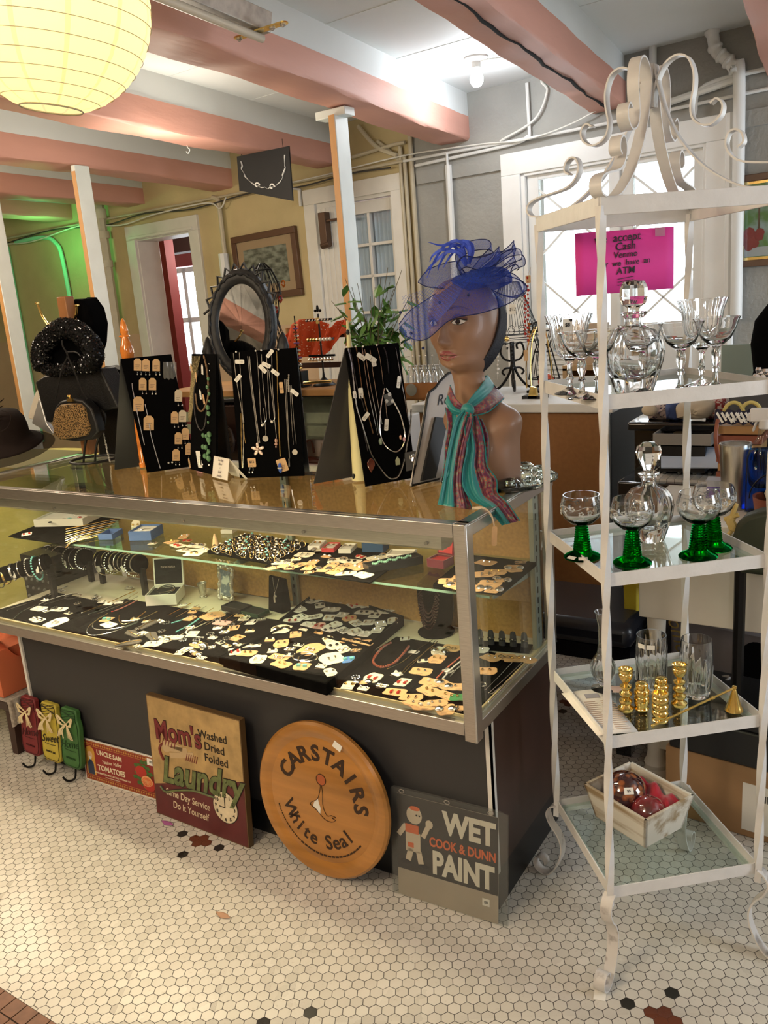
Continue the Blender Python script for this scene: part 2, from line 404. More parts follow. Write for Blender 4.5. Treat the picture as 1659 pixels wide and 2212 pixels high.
struct('ceiling',mb,M_ceil)
def wallpiece(mb,s0,s1,z0,z1):mb.bb((s0,0,z0),(s1,.22,z1))
mb=MB();mb.M=WM
mb.m=1;wallpiece(mb,-7.5,-3.62,0,1.30);wallpiece(mb,-2.98,-1.86,0,1.30)
mb.m=0;wallpiece(mb,-7.5,-3.62,1.30,ZC);wallpiece(mb,-2.98,-1.86,1.30,ZC);wallpiece(mb,-3.62,-2.98,2.0,ZC);wallpiece(mb,-1.86,-1.18,2.04,ZC)
wallpiece(mb,-1.18,-1.085,0,ZC)
struct('wall_back',mb,[M_yel,M_yel2])
mb=MB();mb.M=WM
wallpiece(mb,-1.085,-.38,0,ZC);wallpiece(mb,.56,4.4,0,ZC);wallpiece(mb,-.38,.56,0,.82);wallpiece(mb,-.38,.56,2.01,ZC)
mb.bb((-1.05,-.018,2.03),(4.4,.002,2.10))
struct('wall_back',mb,M_gry)
mb=MB();mb.box((-7.6,0,1.22),(.2,13,2.45));struct('wall_left',mb,M_tanp)
mb=MB();mb.box((3.55,0,1.22),(.2,13,2.45));struct('wall_right',mb,M_tanp)
mb=MB();mb.box((-2,-4.9,1.22),(11.4,.2,2.45));struct('wall_front',mb,M_tanp)
# ---------------------------------------------------------------- ceiling beams
BD=Vector((math.cos(R_(95)),math.sin(R_(95)),0));BX=Vector((BD.y,-BD.x,0))
random.seed(4)
M_crack=mat('dark_crack',(.004,.003,.003),.9)
def beam(s,w,length,where,crack=False,seed=0,drop=0):
 e=wpt(s,0,0);rnd=random.Random(seed);ph=[rnd.uniform(0,6)for _ in range(8)]
 t=thing('ceiling_beam',where,'beam',tuple(wpt(s,0,2.22)),world=True,group='salmon painted ceiling beams')
 mb=MB();h=.115
 prof=[(-.5,1),(-.5,.14),(-.485,.05),(-.45,0),(.44,0),(.485,.045),(.5,.13),(.5,1)]
 def fn(u,v):
  k=u*(len(prof));i=int(round(k))%len(prof);a,b=prof[i];L=v*length
  wob=.006*math.sin(3.1*L+ph[0]+a*3)+.004*math.sin(7.3*L+ph[1])+.003*math.sin(17*L+ph[2]+i)
  dz=.006*math.sin(2.3*L+ph[3])+.004*math.sin(9*L+ph[4]+i*2)
  return e-BD*L+BX*(a*(w+wob))+Vector((0,0,2.215-drop+b*h+(dz if b<.9 else 0)))
 mb.grid(lambda u,v:fn(u,v),8,60,closeu=True)
 part('timber',mb,M_pink,t,sharp=42)
 mb=MB();c=e-BD*(length/2)+Vector((0,0,2.388));mb.box(c,(w*.97,length,.118),rz=R_(5))
 part('white_upper_board',mb,M_ceil,t,label='white painted upper board')
 if crack:
  mb=MB();pts=[]
  for k in range(30):
   L=.02+k*.085;pts.append(e-BD*L+BX*(.012+.006*math.sin(k*.9)+.004*math.sin(k*2.3))+Vector((0,0,2.2115-.0005+.006*math.sin(2.3*L+ph[3])*.6)))
  mb.tube(pts,[.0055+.002*math.sin(k)for k in range(30)],6);part('crack',mb,M_crack,t,label='long dark crack')
 return t
beam(.88,.17,7.4,'ceiling beam at the top right corner of the photo',seed=1,crack=True)
beam(.075,.175,7.4,'salmon ceiling beam with a long dark crack, ending above the window',crack=True,seed=2)
beam(-.795,.185,7.4,'salmon ceiling beam resting on the white post left of the plant',seed=3)
beam(-1.70,.17,7.4,'salmon ceiling beam passing behind the paper lantern, above the black hanging sign',seed=4)
beam(-2.62,.19,7.4,'salmon ceiling beam ending at the wall just left of the black hanging sign',seed=5)
beam(-3.55,.20,7.4,'salmon ceiling beam ending above the doorway to the red room',seed=6)
beam(-4.45,.20,7.4,'farthest ceiling beam, lit orange and green at the left edge',seed=7)
beam(1.72,.17,7.4,'ceiling beam right of the photo',seed=8)
# ---------------------------------------------------------------- wooden posts
M_rawpine=mat('raw_pine',(.62,.33,.13),.55,var=.15,vscale=14,stretch=(1,1,.1))
M_paledrip=mat('pale_post_paint',(.72,.76,.74),.45,var=.05,vscale=8)
def post(p,top,lab,w=.034,d=.092,capw=0,rz=0):
 t=thing('wooden_post',lab,'post',(p[0],p[1],0),rz,group='white painted wooden posts under the beams')
 mb=MB();mb.bb((-w/2,-d/2,0),(w/2,d/2,top-(.03 if capw else 0)));
 o=part('shaft',mb,M_paledrip,t,bevel=.004)
 mb=MB();mb.bb((-w/2+.001,-d/2-.0015,0),(w/2-.002,-d/2-.0001,top-.03));part('bare_wood_side',mb,M_rawpine,t,label='unpainted orange pine side')
 if capw:mb=MB();mb.bb((-capw/2-.02,-.03,top-.035),(capw/2-.02,.04,top-.002));part('cap_block',mb,M_paledrip,t,bevel=.003)
 return t
post((-1.40,1.79),2.212,'white post with bare orange side and cap block, left of the leafy plant',capw=.16,rz=R_(-4))
post((-3.03,1.78),2.212,'white post between the black hats and the doorway to the red room',rz=R_(-2))
pq=aty(14,620,1.75);post((pq.x,1.75),2.212,'white post at the far left edge, beside the brown hat',rz=R_(-2))
# ---------------------------------------------------------------- window with diamond panes
def casing(mb,s0,s1,z0,z1,w,d=.022,sill=False):
 mb.bb((s0-w,-d,z1),(s1+w,.01,z1+w));mb.bb((s0-w,-d,z0-(0 if not sill else 0)),(s0,.01,z1));mb.bb((s1,-d,z0),(s1+w,.01,z1))
 if sill:mb.bb((s0-w-.03,-.06,z0-.035),(s1+w+.03,.02,z0))
mb=MB();mb.M=WM;casing(mb,-.40,.55,.86,1.995,.11,sill=True)
mb.bb((-.40,-.012,1.98),(.56,.10,2.01));mb.bb((-.40,-.012,.86),(-.375,.10,2.0));mb.bb((.535,-.012,.86),(.56,.10,2.0));mb.bb((.115,-.004,.86),(.135,.05,2.0))
mb.bb((-.375,.0,.86),(.535,.05,1.14))
w1=struct('window_1',mb,M_white,bevel=.003)
for si,(a,b)in enumerate(((-.372,.118),(.134,.533))):
 mb=MB();mb.M=WM;g0,g1,y0,y1=a+.062,b-.045,1.20,1.955
 mb.bb((a,.01,1.13),(g0,.04,1.98));mb.bb((g1,.01,1.13),(b,.04,1.98));mb.bb((g0,.01,1.13),(g1,.04,y0));mb.bb((g0,.01,y1),(g1,.04,1.98))
 part('sash',mb,M_white,w1,bevel=.002)
 mb=MB();mb.M=WM
 W_,H_=g1-g0,y1-y0
 for sg in(1,-1):
  for k in range(-3,4):
  # line z = y1-.05 + k*.46 - sg*.86*(x-x0)
   c=(y1-.05)+k*.46 if sg==1 else(y1-.05)+k*.46-.86*0
   P=[]
   x0=g0 if sg==1 else g1
   for i in range(41):
    x=g0+W_*i/40;z=c-.86*abs(x-x0)
    if y0<=z<=y1:P.append((x,z))
   if len(P)>2:mb.tube([(P[0][0],.024,P[0][1]),(P[-1][0],.024,P[-1][1])],.0075,4)
 part('diamond_muntins',mb,M_white,w1)
 mb=MB();mb.M=WM;mb.bb((g0,.024,y0),(g1,.027,y1));part('glass',mb,pane('window_glass',(.97,.99,1)),w1)
 mb=MB();mb.M=WM
 if si==0:
  for k in range(9):mb.bb((a+.02,-.012,.90+k*.026),(b-.06,-.004,.918+k*.026))
  part('blind',mb,M_white,w1)
  # ---------------------------------------------------------------- glazed door
mb=MB();mb.M=WM;casing(mb,-1.82,-1.235,0,2.02,.09)
mb.bb((-1.86,0,0),(-1.66,.16,2.02));mb.bb((-1.66,.0,2.0),(-1.18,.16,2.04));mb.bb((-1.21,0,0),(-1.18,.16,2.0))
for k in range(5):mb.bb((-1.855+k*.038,-.004,.02),(-1.827+k*.038,.002,1.99))
d2=struct('door_2',mb,M_off,bevel=.002)
mb=MB();mb.M=WM;dl,dr=-1.655,-1.212
xs=[dl+.055,-1.452,-1.432,dr-.062];zs=[.92,1.118,1.136,1.334,1.352,1.55,1.568,1.735,1.753,1.925]
mb.bb((dl,.02,.02),(xs[0],.055,1.995));mb.bb((xs[3],.02,.02),(dr,.055,1.995));mb.bb((xs[0],.02,.02),(xs[3],.055,zs[0]));mb.bb((xs[0],.02,zs[-1]),(xs[3],.055,1.995));mb.bb((xs[1],.022,zs[0]),(xs[2],.052,zs[-1]))
for i in range(1,8,2):mb.bb((xs[0],.022,zs[i]),(xs[3],.052,zs[i+1]))
part('door_leaf',mb,M_off,d2,bevel=.002)
mb=MB();mb.M=WM;mb.bb((xs[0],.036,zs[0]),(xs[3],.039,zs[-1]));part('glass',mb,pane('window_glass'),d2)
M_curt=mat('pale_blue_curtain',(.55,.63,.72),.8,var=.15,vscale=30,stretch=(1,1,.05));
mb=MB();mb.M=WM;mb.grid(lambda u,v:(lerp(xs[0]-.02,xs[3]+.02,u),.075+.008*math.sin(u*70),lerp(zs[0]-.05,zs[-1]+.05,v)),80,3);part('curtain',mb,M_curt,d2)
mb=MB();mb.M=WM;mb.box((-1.735,-.04,1.86),(.055,.05,.20));mb.cyl((-1.765,-.045,1.765),(-1.70,-.045,1.775),.022);mb.bb((-1.72,-.055,1.90),(-1.50,-.045,1.915));part('door_closer',mb,mat('bronze',(.10,.06,.04),.4,.6),d2,bevel=.003,label='dark bronze door closer')
# ---------------------------------------------------------------- doorway to the red room
mb=MB();mb.M=WM;casing(mb,-3.60,-3.0,0,1.985,.10);mb.bb((-3.62,0,0),(-3.595,.2,1.99));mb.bb((-3.005,0,0),(-2.98,.2,1.99));mb.bb((-3.62,0,1.975),(-2.98,.2,2.0));mb.bb((-3.65,-.035,1.99),(-2.95,-.01,2.01))
struct('door_1',mb,M_off,bevel=.003)
M_red=mat('red_plaster',(.30,.055,.05),.6,var=.06,vscale=4)
mb=MB();mb.M=WM;mb.bb((-8.2,.80,0),(-4.25,.90,ZC));mb.bb((-8.2,.9,0),(-8.1,3.1,ZC));struct('wall_left',mb,M_red)
mb=MB();mb.M=WM;mb.bb((-8.2,3.1,2.0),(-2.6,3.25,ZC));mb.bb((-8.2,3.1,0),(-2.6,3.25,.75));mb.bb((-5.2,3.1,.75),(-2.6,3.25,2.0));mb.bb((-2.66,.22,0),(-2.6,3.3,ZC));struct('wall_back',mb,M_red)
mb=MB();mb.M=WM;mb.bb((-8.2,.22,ZC),(-2.6,3.4,ZC+.1));struct('ceiling',mb,M_ceil)
mb=MB();mb.M=WM
for x in(-7.6,-7.1,-6.6,-6.1,-5.6,-5.2):mb.bb((x-.03,3.02,.75),(x+.03,3.1,1.97))
for z in(.75,1.35,1.95):mb.bb((-8.1,3.02,z-.03),(-5.2,3.1,z+.03))
struct('window_2',mb,M_white)
mb=MB();mb.M=WM;mb.bb((-6.0,1.6,2.02),(-2.7,1.8,2.2));single('ceiling_beam',mb,mat('aged_wood',(.12,.09,.07),.7),'grey timber beam inside the red room seen through the doorway','beam')
# ---------------------------------------------------------------- pipes and cables on the wall
M_pipe=mat('painted_pipe',(.52,.46,.34),.5,var=.06);M_pipew=mat('white_pipe',(.72,.72,.70),.45);M_cable=mat('dark_cable',(.05,.045,.04),.6);M_cabw=mat('white_cable',(.70,.69,.64),.5)
def pipe(pts,r,m,lab,cat='pipe',name='pipe',n=6,seg=8,off=.035,col=()):
 P=[WM@Vector((s,-off,z))for s,z in pts]if len(pts[0])==2 else[WM@Vector(p)for p in pts]
 mb=MB();mb.tube(smooth_path(P,n)if len(P)>2 else P,r,seg)
 for c,l,rr in col:mb.cyl(WM@Vector((c[0],-off,c[1]-l/2)),WM@Vector((c[0],-off,c[1]+l/2)),rr)
 return single(name,mb,m,lab,cat)
pipe([(-5.6,2.165),(-1.12,2.165)],.008,M_pipe,'thin conduit running along the top of the ochre wall',name='conduit')
pipe([(-1.12,2.165),(-.1,2.155)],.008,M_pipew,'thin conduit along the grey wall under the beam end',name='conduit',off=.03)
pipe([(-.1,2.155),(.3,2.16),(2.2,2.20)],.008,M_pipew,'white conduit above the window running to the right',name='conduit',off=.03)
pipe([(-5.5,2.11),(-4.6,2.16),(-3.9,2.12),(-3.4,2.15),(-2.9,2.12),(-2.3,2.15),(-1.9,2.13),(-1.5,2.15),(-1.2,2.14)],.005,M_cable,'dark cable sagging along the ochre wall','cable','cable',off=.05)
pipe([(-5.5,2.14),(-4.9,2.10),(-4.2,2.15),(-3.7,2.10),(-3.3,2.13),(-2.75,2.14),(-2.62,2.09),(-2.55,2.15)],.005,M_cabw,'white cable looping along the ochre wall at left','cable','cable',off=.055)
pipe([(-2.3,2.16),(-1.7,2.17),(-1.1,2.19),(-.6,2.17),(-.35,2.15),(-.1,2.18),(.1,2.24)],.004,M_cabw,'white cable hanging along the wall left of the window','cable','cable',off=.05)
pipe([(-1.075,ZC),(-1.07,.3)],.014,M_pipe,'vertical tan pipe nearest the grey wall in the corner group',off=.02)
pipe([(-1.12,2.2),(-1.115,.3)],.012,M_pipe,'vertical tan pipe in the middle of the corner group',off=.02)
pipe([(-1.30,2.3),(-1.155,2.17),(-1.15,2.1),(-1.15,.3)],.011,M_pipe,'bent tan pipe at the left of the corner group',off=.02)
pipe([(-1.56,2.33),(-1.53,2.26),(-1.50,2.24),(-1.2,2.26),(-1.1,2.26)],.010,M_pipe,'tan pipe with an elbow under the ceiling above the glazed door')
pipe([(-1.42,2.40),(-1.30,2.27),(-1.16,2.2)],.013,M_pipe,'slanting tan pipe above the glazed door')
pipe([(-.828,2.16),(-.824,1.2)],.007,M_pipew,'thin white pipe above the sleeve on the grey wall')
pipe([(-.826,2.10),(-.824,.9)],.019,M_pipew,'white sleeved pipe on the grey wall left of the window',off=.03)
pipe([(-2.70,2.17),(-2.66,2.155),(-2.645,2.1),(-2.645,1.75)],.016,M_pipe,'tan pipe with a bend left of the framed print')
pipe([(-2.645,1.80),(-2.645,.9)],.034,M_pipew,'thick white sleeved pipe left of the framed print',off=.05)
pipe([(-3.90,ZC),(-3.93,.1)],.048,M_pipe,'large cast drain pipe with collars beside the doorway',off=.08,col=(((-3.905,2.05),.05,.06),((-3.915,1.84),.05,.06),((-3.90,2.20),.07,.056)))
pipe([(-4.12,2.3),(-4.10,1.5),(-4.06,.4)],.010,M_pipe,'thin tan pipe left of the drain pipe',off=.04)
pipe([(-4.02,2.2),(-4.05,1.7),(-4.0,1.2),(-4.02,.9)],.004,M_pipe,'thin cord beside the drain pipe','cord','cord',off=.05)
M_gp=mat('green_lit_pipe',(.30,.75,.50),.4)  # green of the coloured light put into the pipe colour
pipe([(-5.15,2.12),(-4.75,2.12),(-4.58,2.06),(-4.52,1.9),(-4.50,1.2)],.017,M_gp,'pipe lit bright green dropping down the ochre wall')
pipe([(-5.32,2.1),(-5.30,.4)],.03,M_gp,'broad pipe lit green at the far left')
# right side pipes above the window
pipe([(.31,ZC),(.31,2.35)],.017,M_pipew,'short white pipe stub under the ceiling above the window')
pipe([(.31,2.36),(.31,2.1)],.011,M_pipew,'thin white pipe below the stub above the window')
pipe([(-.34,2.42),(-.335,2.2),(-.335,2.16)],.009,M_pipew,'thin white pipe down the grey wall near the bulb',off=.02)
pipe([(-.34,2.17),(-.45,2.145),(-1.05,2.13)],.009,M_pipew,'thin white pipe joining along the grey wall',off=.02)
pipe([(.50,2.12),(.55,2.235),(.9,2.25)],.010,M_pipew,'white pipe with an elbow right of the stub')
pipe([(.20,2.17),(.55,2.215),(.70,2.235)],.016,M_pipew,'thicker white pipe ending in a tee above the window')
q=[(.58,ZC),(.60,2.36),(.64,2.32),(.68,2.27),(.70,2.20),(.71,1.2)]
mb=MB();P=smooth_path([WM@Vector((s,-.06,z))for s,z in q],8)
mb.tube(P,[.026+(.007 if(i//2)%3==0 and i<30 else 0)for i in range(len(P))],10);single('pipe',mb,M_pipew,'lumpy insulated white pipe with two bends at the upper right','pipe')
pipe([(.66,2.1),(.67,.9)],.022,M_pipew,'vertical white pipe at the right edge of the window frame',off=.03)
# ---------------------------------------------------------------- bare bulb on the ceiling
bp_=Vector((-1.03,2.40,ZC));t=thing('ceiling_bulb','bare white light bulb in a ceiling socket near the grey wall','light bulb',tuple(bp_))
mb=MB();mb.lathe([(.055,0),(.055,-.008),(.045,-.016),(.022,-.020),(.020,-.045),(0,-.045)][::-1],seg=24);part('socket',mb,M_white,t)
mb=MB();mb.lathe([(0,-.125),(.018,-.121),(.029,-.105),(.031,-.09),(.026,-.072),(.016,-.055),(.015,-.046)],seg=20);part('bulb',mb,mat('lit_bulb',(1,1,1),.3,emis=22,ecol=(.93,.97,1)),t)
light('bulb_light','POINT',(bp_.x,bp_.y,bp_.z-.15),6,(.88,.94,1.0),.035)
P=[Vector((bp_.x+.02,bp_.y,ZC-.02)),Vector((-.86,2.50,ZC-.012)),Vector((-.62,2.72,ZC-.008)),WM@Vector((-.25,-.02,ZC-.02)),WM@Vector((-.23,-.02,2.36)),WM@Vector((-.30,-.03,2.24)),WM@Vector((-.5,-.03,2.17))]
mb=MB();mb.tube(smooth_path(P,8),.006,8);single('cable',mb,M_cabw,'white cable from the bare bulb down to the wall conduit','cable')
# small emitters of the place
mb=MB();p=atz(405,318,2.2);mb.tube(smooth_path([p+Vector((0,0,.02)),p,p+Vector((.012,0,-.012)),p+Vector((0,0,-.028)),p+Vector((-.012,0,-.018))],5),.0022,6);single('cup_hook',mb,M_pipew,'small white cup hook screwed under a ceiling beam','hook')
# fluorescent channel under the near beam
A=atz(300,-40,2.225);B=atz(572,72,2.205);d=(B-A).normalized();sd=d.cross(Vector((0,0,1)))
t=thing('lamp_channel','old metal lamp channel with a drilled end bracket under the ceiling beam','light fixture',tuple(B),world=True)
FMx=frame_from(B,d,(0,0,1));M_oldmetal=mat('aged_zinc',(.42,.38,.34),.45,.7,var=.2,vscale=30)
mb=MB();mb.M=FMx;mb.hexa([(-1.2,-.004,-.024),(0,-.004,-.024),(0,-.004,.024),(-1.2,-.004,.024),(-1.2,.05,-.034),(0,.05,-.034),(0,.05,.034),(-1.2,.05,.034)]);part('channel',mb,M_oldmetal,t,bevel=.002)
mb=MB();mb.M=FMx;mb.cyl((-1.2,-.02,.004),(-.02,-.02,.004),.012,seg=14);part('tube',mb,mat('dusty_tube',(.55,.50,.42),.35),t)
br0,br1=atz(508,84,2.20),atz(620,47,2.20);bmx=frame_from((br0+br1)/2,br1-br0,(0,0,1));L=(br1-br0).length
mb=MB();mb.M=bmx;mb.prism([(x,y)for x,y in rounded(L,.028,.013)],-.002,.002,Matrix.Rotation(R_(90),4,'X'));part('end_bracket',mb,M_brass,t)
for k in(-.42,-.2,.22,.42):mb=MB();mb.M=bmx;mb.cyl((k*L,-.006,0),(k*L,.0,0),.009);mb.cyl((k*L,-.010,0),(k*L,-.004,0),.004);part('screw',mb,M_oldmetal,t)
# ================================================================== paper lantern
LC=atd(104,12,1.56);LR=.184
t=thing('paper_lantern','round cream paper lantern with wire ribs hanging at the upper left','lantern',tuple(LC-Vector((0,0,LR))),world=True)
ax=Matrix.Rotation(R_(8),4,'Y')@Matrix.Rotation(R_(-3),4,'X')
LMx=Matrix.Translation(LC)@ax
m=bpy.data.materials.new('lantern_paper');m.use_nodes=True;nt=m.node_tree;nt.nodes.clear()
o=nt.nodes.new('ShaderNodeOutputMaterial');df=nt.nodes.new('ShaderNodeBsdfDiffuse');tr=nt.nodes.new('ShaderNodeBsdfTranslucent');mx=nt.nodes.new('ShaderNodeMixShader');mx.inputs[0].default_value=.62
df.inputs[0].default_value=(.88,.84,.66,1);tr.inputs[0].default_value=(.90,.80,.46,1)
nt.links.new(df.outputs[0],mx.inputs[1]);nt.links.new(tr.outputs[0],mx.inputs[2]);nt.links.new(mx.outputs[0],o.inputs[0])
m2=m.copy();m2.name='lantern_paper_overlap';[n for n in m2.node_tree.nodes if n.type=='BSDF_TRANSLUCENT'][0].inputs[0].default_value=(.66,.52,.30,1)
mb=MB();mb.M=LMx;seg=96;hole=R_(162)
pan=12
def lr(ph,th):
 k=(ph/R_(9.2))%1;return LR*(1-.010*math.sin(PI*k))*(.97+.03*1)
rings=60
n0=len(mb.f)
mb.grid(lambda u,v:(lambda ph,th:(lr(ph,th)*math.sin(ph)*math.cos(th),lr(ph,th)*math.sin(ph)*math.sin(th),lr(ph,th)*math.cos(ph)))(lerp(R_(16),hole,v),u*2*PI),120,rings,closeu=True)
for q in range(n0,len(mb.f)):
 i=(q-n0)%120
 if i%10 in(0,):mb.mi[q]=1
part('paper_shade',mb,[m,m2],t,sharp=180)
mb=MB();mb.M=LMx
for k in range(1,17):
 ph=R_(9.2*k+4)
 if R_(16)<ph<hole:mb.torus((0,0,LR*1.0*math.cos(ph)),LR*1.002*math.sin(ph),.0007,80,4)
part('wire_ribs',mb,mat('rib_wire',(.30,.26,.17),.6),t)
mb=MB();mb.M=LMx;mb.torus((0,0,LR*math.cos(hole)),LR*math.sin(hole),.0016,60,6);part('rim_ring',mb,mat('rib_wire'),t)
mb=MB();mb.M=LMx;mb.ball((0,0,.01),.03,16,(1,1,1.25));part('bulb',mb,mat('warm_bulb',(1,.95,.8),.3,emis=8,ecol=(1,.86,.60)),t)
mb=MB();mb.tube([LMx@Vector((0,0,.05)),LMx@Vector((0,0,.21)),LMx@Vector((0,0,.3))],.003,6);part('cord',mb,M_cabw,t)
light('lantern_light','POINT',tuple(LC+Vector((0,0,.03))),2.6,(1,.84,.55),.05)
# ================================================================== jewellery display case
CL,CDp,ZB,ZT=-1.785,.494,.490,.965
DECK=.528
M_wal=mat('dark_walnut_laminate',(.045,.022,.017),.35,var=.35,vscale=6,stretch=(1,1,.06),kind='noise')
M_kick=mat('black_kick',(.008,.008,.009),.4)
M_part=mat('particle_board',(.50,.29,.10),.6,var=.18,vscale=120)
M_deck=mat('cream_deck',(.72,.66,.50),.6)
t=case=thing('display_case','long glass jewellery display case with aluminium frame on a dark grey base','display case',(-.9,.25,0),world=True)
mb=MB();mb.bb((-1.655,.08,0),(-.006,.48,.105));part('kick_plinth',mb,M_kick,t)
mb=MB();mb.bb((-1.67,.073,.103),(-.004,.086,ZB));part('front_panel',mb,M_grey_board,t)
mb=MB();mb.bb((-.016,.0862,.103),(-.004,.487,ZB));part('side_panel',mb,M_wal,t,label='dark walnut side panel')
mb=MB();mb.bb((-1.67,.0862,.103),(-1.658,.487,ZB));part('side_panel',mb,M_wal,t)
mb=MB();mb.bb((-.0139,.066,.103),(0,.0729,ZB));mb.bb((-.0038,.066,.103),(0,.084,ZB));part('corner_strip',mb,M_off,t,label='off-white corner strip')
mb=MB();mb.bb((-1.675,.066,.103),(-1.664,.0729,ZB));part('corner_strip',mb,M_off,t)
mb=MB();mb.bb((-1.655,.47,.105),(-.018,.487,ZB));part('back_panel',mb,M_wal,t)
rw=.030
mb=MB()
mb.bb((CL,0,ZB),(-rw,.014,ZB+rw));mb.bb((CL,0,ZT-rw),(-rw,.014,ZT));mb.bb((CL,.014,ZT-.004),(-.0,.028,ZT));mb.bb((-.028,.014,ZT-.004),(0,CDp,ZT));mb.bb((CL,CDp-.02,ZT-.02),(0,CDp,ZT));mb.bb((CL,0,ZT-.004),(CL+.028,CDp,ZT))
part('front_rail',mb,M_alu,t,bevel=.0015)
mb=MB()
mb.bb((-.014,.028,ZB),(0,CDp,ZB+rw));mb.bb((-.014,.028,ZT-rw),(0,CDp,ZT-.004));mb.bb((CL,.028,ZB),(CL+.014,CDp,ZB+rw));mb.bb((CL,.028,ZT-rw),(CL+.014,CDp,ZT-.004));mb.bb((CL,CDp-.012,ZB),(0,CDp,ZB+rw))
part('end_rail',mb,M_alu,t,bevel=.0015)
mb=MB();mb.bb((-rw+.001,-.0015,ZB-.012),(-.0,.014,ZT));mb.bb((-.014,-.001,ZB-.012),(.0015,rw,ZT-.002));part('corner_post',mb,M_alu,t,bevel=.002)
mb=MB();mb.bb((CL,0,ZB),(CL+.016,.028,ZT));part('corner_post',mb,M_alu,t,bevel=.0015)
for x in(-.022,CL+.002):mb=MB();mb.bb((x,CDp-.03,ZB),(x+.02,CDp,ZT));part('back_post',mb,M_alu,t,bevel=.001)
mb=MB();mb.bb((CL+.01,.016,ZB+.006),(-.012,CDp-.012,DECK-.004));part('deck',mb,M_deck,t)
mb=MB();mb.bb((CL+.017,.0145,DECK-.003),(-.031,.0185,DECK+.003));mb.m=0;mb.bb((-.0185,.03,DECK-.003),(-.0145,CDp-.03,DECK+.003));part('deck_edge',mb,mat('pale_gold_edge',(.72,.60,.34),.35,.4),t)
mb=MB();mb.bb((CL+.014,.004,ZB+.028),(-rw,.009,ZT-.028));part('front_glass',mb,M_caseglass,t)
mb=MB();mb.bb((CL+.02,.026,ZT-.0085),(-.024,CDp-.018,ZT-.0035));part('top_glass',mb,M_caseglass,t)
mb=MB();mb.bb((-.010,.03,ZB+.028),(-.005,CDp-.03,ZT-.028));part('end_glass',mb,M_caseglass,t)
mb=MB();mb.bb((CL+.004,.03,ZB+.028),(CL+.009,CDp-.03,ZT-.028));part('end_glass',mb,M_caseglass,t)
for a,b,y in((-1.60,-.80,.478),(-.835,-.03,.466)):
 mb=MB();mb.bb((a,y,DECK),(b,y+.008,ZT-.03));part('sliding_door',mb,M_part,t)
M_std=mat('grey_green_steel',(.36,.40,.36),.4,.5)
for x in(-.83,-.05):
 mb=MB();mb.bb((x,.448,DECK),(x+.022,.460,ZT-.02));mb.m=1
 for k in range(16):mb.bb((x+.008,.4470,DECK+.03+k*.026),(x+.013,.4482,DECK+.042+k*.026))
 part('shelf_standard',mb,[M_std,M_crack],t)
for x in(-.012,):
 mb=MB();mb.bb((-.030,.40,DECK),(-.018,.43,ZT-.03));mb.m=1
 for k in range(14):mb.bb((-.0182,.412,DECK+.04+k*.027),(-.0176,.418,DECK+.056+k*.027))
 part('shelf_standard',mb,[M_std,M_crack],t)
SH=.745
mb=MB();mb.bb((CL+.03,.170,SH),(-.035,.452,SH+.006));part('glass_shelf',mb,pane('green_edge_glass',(.82,.93,.86)),t)
mb=MB();mb.bb((CL+.03,.1695,SH),(-.035,.1703,SH+.006));part('shelf_edge',mb,mat('green_glass_edge',(.20,.34,.26),.15),t,label='green glass edge')
for x in(-1.7,-.819,-.04):mb=MB();mb.hexa([(x-.003,.45,SH-.03),(x+.003,.45,SH-.03),(x+.003,.20,SH-.012),(x-.003,.20,SH-.012),(x-.003,.45,SH-.001),(x+.003,.45,SH-.001),(x+.003,.20,SH-.001),(x-.003,.20,SH-.001)]);part('shelf_bracket',mb,M_std,t)
mb=MB();hx0,hx1=CL+.02,-.066
P=[(.016,.934),(.016,.905),(.024,.899),(.060,.899),(.075,.912),(.075,.934)]
for side,x in((0,hx0),):
 vs=[(hx0,y,z)for y,z in P]+[(hx1,y,z)for y,z in P];n=len(P)
 mb._add(vs,[tuple(range(n)),tuple(range(2*n-1,n-1,-1))]+[(i,i+n,(i+1)%n+n,(i+1)%n)for i in range(n)])
part('light_hood',mb,M_alu,t,bevel=.001)
for x in(-1.3,-.80,-.42,-.10):mb=MB();mb.cyl((x,.0155,.915),(x,.010,.915),.004);part('hood_screw',mb,M_oldmetal,t)
mb=MB();mb.cyl((CL+.06,.084,.912),(-.09,.084,.912),.008,seg=12);part('strip_lamp',mb,mat('warm_strip',(1,.9,.7),.4,emis=9,ecol=(1,.80,.48)),t)
light('case_strip_light','AREA',(-.90,.086,.895),6.0,(1,.82,.54),1.62,(R_(-14),0,0),.02)
CASETOP=ZT
# ================================================================== signs leaning on the base
def lean(name,label,cat,pl,pr,h,ang=8,group=None):
 """Empty at the foot of a board that leans back; local x along the foot, local z up the board, local -y out of its face"""
 d=(pr-pl);rz=math.atan2(d.y,d.x);o=thing(name,label,cat,tuple(pl),group=group,rot=(R_(-ang),0,rz));return o,d.length
FACE=Matrix.Rotation(R_(90),4,'X')
def T(x,z,y=-.001,rot=0):return Matrix.Translation((x,y,z))@Matrix.Rotation(-rot,4,'Y')@FACE
def plate(mb,poly,y0,y1):mb.prism(poly,y0,y1,FACE)
